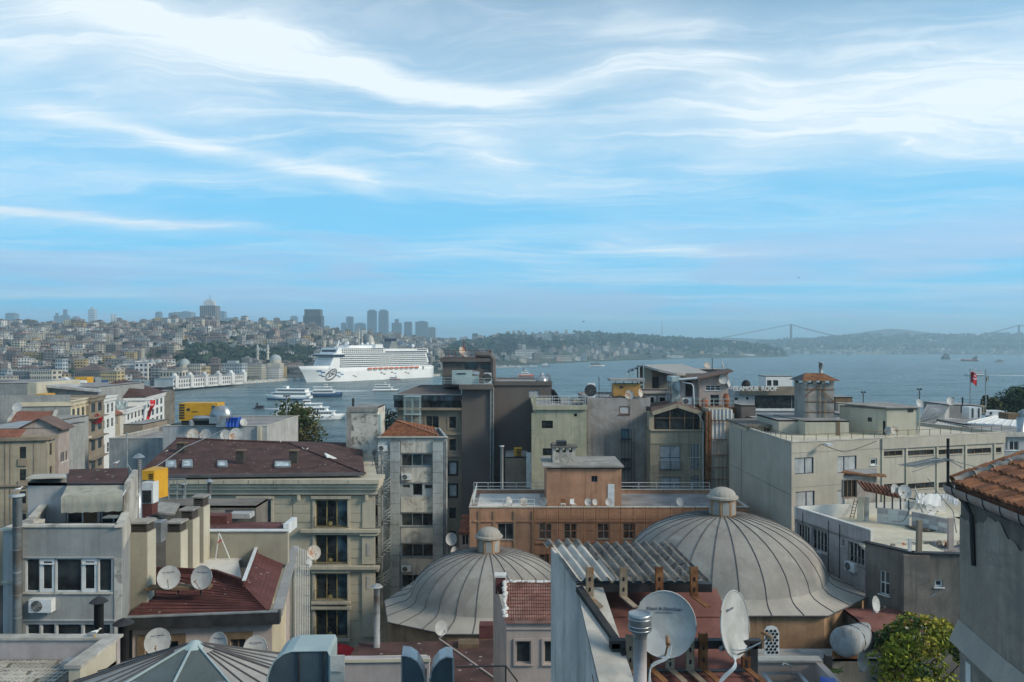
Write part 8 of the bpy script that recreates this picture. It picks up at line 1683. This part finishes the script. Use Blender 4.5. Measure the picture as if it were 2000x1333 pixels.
fr = thing('iron_frame','black iron frame of square tube holding two big dishes','frame',P(1330,1333,11))
for a_,b2 in (((1190,1257),(1486,1257)),((1195,1316),(1470,1316)),((1202,1255),(1202,1350)),((1470,1255),(1470,1350))): a = MB();a.bar(P(*a_,11),P(*b2,11),.115);a.build('tube','dark_metal',fr)
a = MB();a.bar(P(1131,1150,12.2),P(1222,1280,10.9),.11,.09);a.build('diagonal','dark_metal',fr)
for px,y0,y1,m in ((1231,1240,1306,'rust_pale'),(1272,1245,1306,'rust'),(1348,1242,1310,'rust_pale'),(1374,1238,1306,'rust'),(1309,1270,1306,'rust_pale'),(1458,1284,1306,'rust')): channel(px,y0,y1,10.9,m)
dish(P(1297,1262,10.9),.9,-.12,.12,'big blue-grey lettered dish facing outward on the iron frame',mast=.25,text_s=[('Next & NextStar',.078,.2),('SATELLITE ANTENNA',.028,.155)]);dish(P(1415,1264,10.9),.9,.85,.15,'big pale dish turned right on the iron frame',mast=.25,text_s=[('Nextstar',.07,.2)])
a = MB()
for k in range(3): a.wire([P(1312,1262,10.4),P(1300+k*2,1285+k,10.4),P(1272,1300+k*3,10.4),P(1266+k*3,1345,10.4)],.007,5)
tag(a.build('coax_cable','white_pvc'),'white coax cables drooping below the lettered dish','cable')
a = MB()
for k in range(4): a.wire([P(1430+k*3,1280,10.6),P(1438-k*2,1302,10.5),P(1420-k*3,1322,10.5),P(1400,1342,10.5)],.007,5)
a.wire([P(1425,1268,10.5),P(1450,1270,10.3),P(1485,1256,10.2)],.007,5);tag(a.build('coax_cable','white_pvc'),'white coax cables drooping below the right-turned dish','cable')
o2 = thing('flue_pipe','grey flue with polished steel drum cowl before the lettered dish','flue',P(1250,1345,10));a = MB();c = P(1250,1345,10);zc = ZP(1246,10);a.cyl(c,(c.x,c.y,zc),.088,n=20);a.build('pipe','lilac_tile',o2,True);a = MB();zz = ZP(1198,10);a.lathe([(.085,zc-.01),(.10,zc+.06),(.145,zc+.1),(.148,zz-.03),(.15,zz),(.14,zz+.005),(.13,zz-.02),(.01,zz-.015)],26,(c.x,c.y,0));cw = a.build('cowl','galvanised',o2,True)
for z in (zc+.12,zc+.17,zz-.06): a = MB();a.lathe([(.149,z-.008),(.157,z),(.149,z+.008)],26,(c.x,c.y,0));a.build('cowl_ring','galvanised',cw,True)

# ================================================================== right-hand building with clay tiles
zg = 42.12;G0 = Vector((9.26,16.05,zg));gt = Vector((-.105,-1,0)).normalized();G1 = G0+gt*8;o = thing('tiled_building','stained grey plaster building with orange clay-tile roof at the edge of the view','building',(10,13,9));wf = Face((G0.x+.12,G0.y),(gt.x,gt.y));a = MB();wf.wall(a,0,8,9,zg-.02);a.quad((G0.x+.12,G0.y,9),(G0.x+6,G0.y,9),(G0.x+6,G0.y,zg),(G0.x+.12,G0.y,zg));a.build('wall','dark_render',o)
mat('plaster_patch',(.33,.30,.255),.95,.18,.9,streak=.3,bump=.5,stain=(.17,.17,.16),stain_amt=.6,stain_scale=.9);a = MB();rg = random.Random(9);u1 = [i*.09 for i in range(84)];top = [zg-.55-.06*rg.random()-.16*math.sin(i*.31)-.05*math.sin(i*1.3) for i in range(84)];a.add([wf.pt(u,z,.025) for u,z in zip(u1,top)]+[wf.pt(u,36,.025) for u in u1],[(i,i+1,i+85,i+84) for i in range(83)]);a.build('plaster_coat','plaster_patch',o)
sr = Vector((1,-.05,.36)).normalized();rw = 2.4;a = MB();a.slab([G0,G1,G1+sr*rw,G0+sr*rw],.1);rb_ = a.build('roof_base','clay_tile_dark',o);nr = gt.cross(sr).normalized();nr = nr if nr.z > 0 else -nr;tl = None
for i in range(30):
    for j in range(6):
        p = G0+gt*(.12+i*.215)+sr*(-.06+j*.39)+nr*(.035+.012*((i*7+j*3) % 3));a = MB()
        if tl is None:
            n = 6;vs = []
            for q in (0,1):
                for k in range(n+1): an = math.pi*k/n;vs.append(gt*(-.095*math.cos(an)*(1-.12*q))+nr*(.075*math.sin(an)*(1-.1*q)+.03*(1-q))+sr*(.46*q))
            a.add(vs,[(k,k+1,k+n+2,k+n+1) for k in range(n)]+[tuple(range(n,-1,-1))]);tl = [a.mesh('clay_tile','clay_tile'),a.mesh('clay_tile','clay_tile_dark')]
        t_ = bpy.data.objects.new('clay_tile',tl[(i*5+j*3) % 4 == 0]);COL.objects.link(t_);t_.parent = o;t_.location = p-ORG[o.name];t_.rotation_euler = (0,0,rg.gauss(0,.02))
for i in range(7): p = G0+sr*(.0+i*.38)-gt*.05+nr*.1;a = MB();a.cyl(p,p+sr*.42+nr*.03,.1,.085,8);a.build('verge_tile','clay_tile',o);a = MB();a.tube([p+gt*(.13+.03*math.sin(k*2+i))+sr*(.1*k)+nr*(.0+.02*math.sin(k*3+i)) for k in range(5)],.085,7);a.build('mortar','concrete',o,True)
a = MB();n = 8;vs = []
for e in (G0-gt*.1,G1):
    for k in range(n+1): an = math.pi+math.pi*k/n;vs.append(e+Vector((-.09+.12*math.cos(an),0,-.01+.21*math.sin(an))))
a.add(vs,[(k,k+1,k+n+2,k+n+1) for k in range(n)]);gu = a.build('gutter','galvanised',o,True)
for i in range(9): p = G0+gt*(.3+i*.62);a = MB();a.tube([p+Vector((-.09+.128*math.cos(math.pi+math.pi*k/6),0,-.01+.218*math.sin(math.pi+math.pi*k/6))) for k in range(7)],.012,4);a.build('gutter_strap','dark_metal',gu)
a = MB();a.tube([G0+Vector((-.1,.1,.0)),wf.pt(.5,zg-.32,.12),wf.pt(.62,zg-.5,.08),wf.pt(.66,zg-1.5,.06)],.045,8);a.build('downpipe','dark_metal',o)
a = MB();f0,f1 = wf.pt(-.02,ZP(1212,16),.04),wf.pt(5,ZP(1212,16)-.25,.04);dv = Vector((-.2,0,-.42));a.slab([f0,wf.pt(2.0,f0.z-.12,.04),wf.pt(2.0,f0.z-.12,.04)+dv,f0+dv],.02);a.slab([wf.pt(2.02,f0.z-.10,.045),f1,f1+dv,wf.pt(2.02,f0.z-.10,.045)+dv*.9],.02);a.build('lead_flashing','lead_skirt',o,kind='stuff');a = MB();wf.fbox(a,.3,.5,36,f0.z-.75,.03,.045);a.build('paint_drip','white_paint',o)
o2 = thing('aerial','black television aerial mast with comb aerial pointing left','antenna',G0+Vector((-.12,.05,-.1)));m0 = G0+Vector((-.12,.05,-.1));mt = Vector((m0.x,m0.y,ZP(858,16)));a = MB();a.cyl(m0,mt,.03,n=8);a.build('mast','dark_metal',o2);b0 = Vector((m0.x,m0.y,ZP(896,16)));b1 = P(1772,911,16);a = MB();a.bar(b0,b1,.03);a.build('boom','steel_grey',o2)
for i in range(11): t = .12+.085*i;c = b0.lerp(b1,t);a = MB();a.cyl(c+Vector((.05,-.3,.02)),c+Vector((-.05,.3,-.02)),.009,n=4);a.build('element','steel_grey',o2)
for s_,l_ in ((1,(1815,898)),(-1,(1782,922)),(1,(1918,915)),(-1,(1880,914))): a = MB();a.cyl(b0+Vector((0,0,-.04)),P(*l_,15.8),.008,n=4);a.build('reflector_rod','steel_grey',o2)

# ================================================================== yard at the lower right: tank, sink, tree
zp = ZP(1281,43);b = fbld('low_house','flat grey roofed outbuilding below the stone drum',1470,1745,1287,42.5,1.4,'dark_render',zb=9,roof='concrete');b.done();zp = b.z1
o = thing('oil_tank','weathered grey horizontal cylinder tank strapped on the outbuilding roof','tank',P(1668,1281,43));c0,c1 = P(1650,1254,42.3),P(1690,1243,45.5);a = MB();a.cyl(c0,c1,.8,n=22,caps=False);a.build('shell','tank_grey',o,True);ax = (c0-c1).normalized();a = MB()
vs = []
for k in range(5):
    q = k/4*math.pi/2
    for j in range(22): an = 2*math.pi*j/22;x = ax.cross(Vector((0,0,1))).normalized();y = ax.cross(x);vs.append(c0+ax*.28*math.sin(q)+(x*math.cos(an)+y*math.sin(an))*.8*math.cos(q))
a.add(vs,[(k*22+j,k*22+(j+1) % 22,k*22+22+(j+1) % 22,k*22+22+j) for k in range(4) for j in range(22)]);a.build('end_cap','tank_grey',o,True);a = MB();a.box(c0.x-.5,c0.x+1,c0.y+.2,c0.y+.5,zp,c0.z-.7);a.build('cradle','rust',o)
for t in (.25,.7): a = MB();m_ = c0.lerp(c1,t);x = ax.cross(Vector((0,0,1))).normalized();y = ax.cross(x);a.tube([m_+(x*math.cos(k*.524)+y*math.sin(k*.524))*.82 for k in range(13)],.03,5);a.build('strap','dark_metal',o)
dish(P(1706,1198,46),.95,.7,.2,'pale dish turned away at the drum corner',mast=.45);dish(P(1680,1312,40),.95,.6,.25,'pale dish leaning in front of the outbuilding',mast=.45);dish(P(1497,1292,38),.3,.3,.5,'tiny white dish behind the sink counter',mast=.1,arm=False)
o = thing('pierced_screen','white arched panel pierced with round holes before the drum wall','panel',P(1507,1281,42));a = MB();w = 14;pp = [P(1493,1280,42),P(1522,1280,42),P(1522,1236,42),P(1518,1227,42),P(1509,1223,42),P(1498,1225,42),P(1493,1232,42)];a.slab(pp,.06,(0,1,0));pn = a.build('board','white_pvc',o)
for r_ in range(8):
    for k in range(3): a = MB();c = P(1499.5+k*8+(3.5 if r_ % 2 else 0)-1.5,1233+r_*6,41.98);a.poly([c+Vector((.085*math.cos(q*1.047),0,.085*math.sin(q*1.047))) for q in range(6)]);a.build('hole','ink_black',pn)
o = thing('sink_counter','outdoor beige counter with steel sink and tap','counter',P(1540,1345,18));zc = ZP(1293,19);a = MB();a.box(XP(1478,19),XP(1592,19),19,19.15,36,zc);a.box(XP(1592,19),XP(1605,19),16,19.15,36,zc);a.build('back_wall','pink_beige_wall',o);a = MB();a.box(XP(1480,19),XP(1606,19),18.95,19.25,zc+.002,zc+.05);a.build('coping','pale_concrete',o);a = MB();q = ZP(1322,18.6);a.box(XP(1494,18.5),XP(1572,18.5),18.0,18.1,q-.02,q+.02);a.box(XP(1494,18.5),XP(1572,18.5),18.75,18.85,q-.02,q+.02);a.box(XP(1494,18.5),XP(1494,18.5)+.1,18.1,18.75,q-.02,q+.02);a.box(XP(1572,18.5)-.1,XP(1572,18.5),18.1,18.75,q-.02,q+.02);a.box(XP(1494,18.5),XP(1572,18.5),18,18.85,q-.25,q-.2);a.build('sink','galvanised',o);a = MB();a.tube([P(1548,1322,18.8),P(1547,1308,18.8),P(1540,1299,18.7),P(1531,1296,18.6),P(1528,1300,18.5)],.02,8);a.build('tap','galvanised',o)
a = MB();a.box(XP(1614,22),XP(1626,22),22,22.2,34,ZP(1282,22));tag(a.build('black_post','dark_metal'),'short black post with brown top beside the counter','post');a = MB();p = P(1622,1316,21.9)
for k in range(3): a.tube([p+Vector((.25*math.cos(t*.6)+.05*k,.12*math.sin(t*.6),.03*k+.01*t)) for t in range(12)],.02,5)
tag(a.build('garden_hose','leaf_green'),'green hose coiled round the black post','hose');a = MB();a.slab([P(1602,1321,18),P(1630,1325,18),P(1640,1345,17.5),P(1602,1345,17.5)],.05);tag(a.build('blue_board','blue_plastic'),'bright blue board beside the counter','board')
tree('garden_tree','bright yellow-green tree in the courtyard by the tank',(XP(1795,38),38,20),ZP(1292,38),2.75,5600,.14,['leaf_lime','leaf_lime','leaf_green','leaf_yellow'],33,.8,16,.12,1.,(.13,.27))
b = fbld('low_house','cluttered low roof with white scraps behind the yellow-green tree',1740,1900,1262,42,6,'dark_render',zb=9,roof='red_membrane');b.done()
for i in range(9): a = MB();p = P(1760+rg.random()*100,1240+rg.random()*15,42.5+rg.random()*3);p.z = b.z1+.05;a.obox(p,(.3+.3*rg.random(),.1,0),(-.05,.2,.02),(0,0,.03));a.build('scrap_sheet','white_wash',b.o)

# ================================================================== terrace, glass pyramid and ducts at the lower left
zf = 36.;o = thing('paved_terrace','roof terrace with crazy paving and low worn parapet','terrace',(-13.5,21,9));x0,x1 = PZ(-60,1290,zf).x,PZ(215,1300,zf).x;yb,yn = 22.1,19.5;a = MB();a.slab([(x0,yn,zf),(x1,yn,zf),(x1,yb,zf),(x0,yb,zf)],.3);a.build('slab','dark_render',o);a = MB()
for z0_,z1_ in ((9,zf-.3),): a.box(x0,x1,yn+.1,yb+.2,z0_,z1_)
a.build('wall','lilac_tile',o)
for i in range(26):
    for j in range(10):
        cx,cy = x0+.1+(x1-x0-1.0)*(i+.5)/26,yn+.1+(yb-yn-.2)*(j+.5)/10;jt = lambda: rg.uniform(-.045,.045);hx,hy = (x1-x0-1.0)/26*.52,(yb-yn-.2)/10*.52
        if rg.random() < .04: continue
        k_ = rg.choice((4,5,6));pts = [(cx+hx*math.cos(q*6.283/k_+i+j)*rg.uniform(.85,1.15),cy+hy*math.sin(q*6.283/k_+i+j)*rg.uniform(.85,1.15),zf+.03+.0012*((i*3+j*5) % 7)) for q in range(k_)];a = MB();a.slab(pts,.028);a.build('paving_stone','stone_paving',o)
zq = ZP(1250,22.1);a = MB();a.box(x0,x1-.02,yb,yb+.2,zf-.2,zq);a.build('parapet','lilac_tile',o);a = MB();a.box(x0-.1,x1+.04,yb-.06,yb+.27,zq+.002,zq+.07);a.build('coping','stone_paving',o);a = MB();a.box(x1-.3,x1,yn+.7,yb-.07,zf-.2,zq-.02);a.build('parapet','pale_render_cream',o);a = MB();a.box(x1-.4,x1+.05,yn+.65,yb-.062,zq-.018,zq+.07);a.build('coping','stone_paving',o);a = MB();p = PZ(132,1312,zf);a.box(p.x-.18,p.x+.12,p.y,p.y+.3,zf+.03,zf+.28);tag(a.build('vent_box','steel_grey'),'small grey box standing on the crazy paving','box')
gull((PZ(198,1235,zq+.07).x,22.15,zq+.07),.2,'grey and white seagull on the terrace parapet')
ap = P(380,1256,19.);o = thing('glass_pyramid','low glass and metal pyramid roof with teal ridge bars','skylight',(ap.x,ap.y,36));ring = []
for k in range(8): an = 2*math.pi*k/8;ring.append(Vector((ap.x+4.3*math.cos(an),ap.y+3.4*math.sin(an),36.2)))
for k in range(8):
    p,q = ring[k],ring[(k+1) % 8];fr_ = k in (5,6);a = MB();a.add([p,q,ap],[(0,1,2)]);pn = a.build('pane' if fr_ else 'roof_panel','glass_roof' if fr_ else 'metal_roof',o);a = MB();a.bar(p+Vector((0,0,.02)),ap+Vector((0,0,.03)),.045 if fr_ else .03,.04);a.build('ridge_bar','teal_metal' if k in (5,6,7) else 'lead_seam',o)
    if fr_:
        for t in (.38,.7): a = MB();a.bar(ap.lerp(p,t)+Vector((0,0,.012)),ap.lerp(q,t)+Vector((0,0,.012)),.03,.02);a.build('glazing_bar','steel_grey',pn)
    else:
        for t in (.25,.5,.75): a = MB();a.bar(p.lerp(q,t)+Vector((0,0,.015)),ap.lerp(p.lerp(q,t),.12)+Vector((0,0,.015)),.03,.03);a.build('seam','lead_seam',pn)
a = MB();a.lathe([(.26,-.1),(.12,.03),(.01,.07)],12,ap);a.build('finial_cap','teal_metal',o,True);a = MB();a.lathe([(4.4,36.15),(4.4,30)],12,(0,0,0));a.v = [(ap.x+v[0],ap.y+v[1]*.8,v[2]) for v in a.v];a.build('kerb','concrete',o)
def hood(name,lab,prof,d,dep,face,top,rib=None):
    o = thing(name,lab,'duct',P(prof[0][0],prof[0][1],d));F0 = [P(x,y,d) for x,y in prof];B0 = [p+Vector((-.05,dep,0)) for p in F0];a = MB();a.poly(F0);a.build('side',face,o);n = len(F0);a = MB()
    for i in range(n-1): a.quad(F0[i],F0[i+1],B0[i+1],B0[i])
    a.build('curved_sheet',top,o);a = MB();a.tube([p+Vector((0,-.01,0)) for p in F0],.02,5);a.build('edge_trim',top,o)
    if rib:
        for x,y0 in rib: a = MB();a.bar(P(x,y0,d-.02),P(x,1345,d-.02),.03);a.build('seam','dark_metal',o)
arc = [(521,1350),(522,1325),(528,1305),(538,1289),(552,1278),(570,1272),(640,1271),(644,1280),(644,1350)]
mat('hood_blue_steel',(.07,.10,.12),.5,.2,1,streak=.3,bump=.05)
hood('barrel_hood','big dark blue metal hood with rounded shoulder beside the pyramid',arc,16,.9,'hood_blue_steel','teal_metal',((583,1273),(631,1272)));pass
for i in range(2): a = MB();a.slab([P(645,1281+i*32,15.95),P(673,1281+i*32,15.95),P(673,1311+i*32,15.9),P(645,1311+i*32,15.9)],.04,(0,1,0));tag(a.build('side_plate','asbestos_pale',bpy.data.objects['barrel_hood']))
for x,lab in ((0,'left curved sheet-metal duct hood with rust edge'),(0,'right curved sheet-metal duct hood with rust patch')):
    if lab.startswith('left'): hood('duct_hood',lab,[(785,1350),(785,1281),(802,1283),(815,1292),(824,1306),(830,1325),(832,1350)],15,.5,'hood_blue_steel','galvanised')
    else: hood('duct_hood',lab,[(886,1350),(885,1285),(872,1283),(858,1290),(846,1305),(840,1325),(838,1350)],15,.5,'hood_blue_steel','galvanised')
o = thing('roof_parapet','lilac parapet wall with pale coping behind the curved ducts','wall',P(750,1345,17));a = MB();a.box(XP(673,17.5),XP(838,17.5),17.5,17.7,34,ZP(1288,17.5));a.build('wall','lilac_tile',o);a = MB();a.slab([P(670,1289,17.45),P(842,1287,17.45),P(833,1279,18),P(674,1282,18)],.07);a.build('coping','terrace_cream',o)
o = thing('guard_rail','thin black guard rail with sloping end over the felt roof','railing',P(940,1345,16));pr = [(890,1303),(988,1301),(1010,1330),(1010,1350)]
for a_,b2 in zip(pr,pr[1:]): a = MB();a.cyl(P(*a_,16),P(*b2,16),.018,n=6);a.build('rail','dark_metal',o)
for x,y in ((832,1306),(988,1301)): a = MB();a.cyl(P(x,y,16),P(x,1350,16),.018,n=6);a.build('post','dark_metal',o)
# birds in flight
for px,py,d,lab,rz in ((1139,629,190,'dark gull gliding over the far ridge',.5),(1560,543,220,'tiny gull high over the strait',-.4)):
    o = lthing('flying_gull',lab,'seagull',P(px,py,d),(0,.25,rz),'gulls in flight');pf = [(-.32,.01),(-.2,.05),(0,.09),(.16,.06),(.26,.045),(.34,.01)];a = MB();a.add([(x,r_*math.cos(q*1.047),r_*math.sin(q*1.047)) for x,r_ in pf for q in range(6)],[(k*6+q,k*6+(q+1) % 6,k*6+6+(q+1) % 6,k*6+6+q) for k in range(5) for q in range(6)]);a.build('body','gull_grey',o,True)
    for s_ in (-1,1): a = MB();a.slab([(.12,s_*.06,.03),(.14,s_*.35,.16),(.02,s_*.75,.1),(-.04,s_*.7,.1),(-.02,s_*.35,.15),(-.1,s_*.06,.03)],.012);a.build('wing','gull_grey',o)
# cables and a small aerial
for pts,lab,r_ in (([(283,925,60),(360,868,66),(440,838,92)],'long pale cable strung across the brown hotel roof',.035),([(1604,868,67.5),(1650,878,67.2),(1712,862,68.5)],'slack thin cable hanging on the pale corner building',.03),([(1812,935,50),(1862,990,40),(1868,1040,30)],'dark cable hanging beside the laundry',.02),([(1742,1018,50.5),(1765,1010,50.8),(1778,992,51)],'black cable drooping over the white half wall',.025)):
    a = MB();q = [P(*v) for v in pts];c = [q[0].lerp(q[1],t/6) for t in range(6)]+[q[1].lerp(q[2],t/6) for t in range(7)];a.tube([p-Vector((0,0,.25*math.sin(math.pi*i/12))) for i,p in enumerate(c)],r_,5);tag(a.build('cable','steel_grey' if 'pale' in lab[:10] else 'dark_metal'),lab,'cable')
o = thing('aerial','small comb aerial sticking out from the green house wall','antenna',P(1040,850,95.5));a = MB();a.bar(P(1042,842,95.5),P(1017,836,95.5),.05);a.build('boom','dark_metal',o)
for i in range(5): a = MB();c = P(1019+i*4,836.5+i,95.5);a.bar(c-Vector((.1,0,.5)),c+Vector((.1,0,.5)),.04);a.build('element','dark_metal',o)
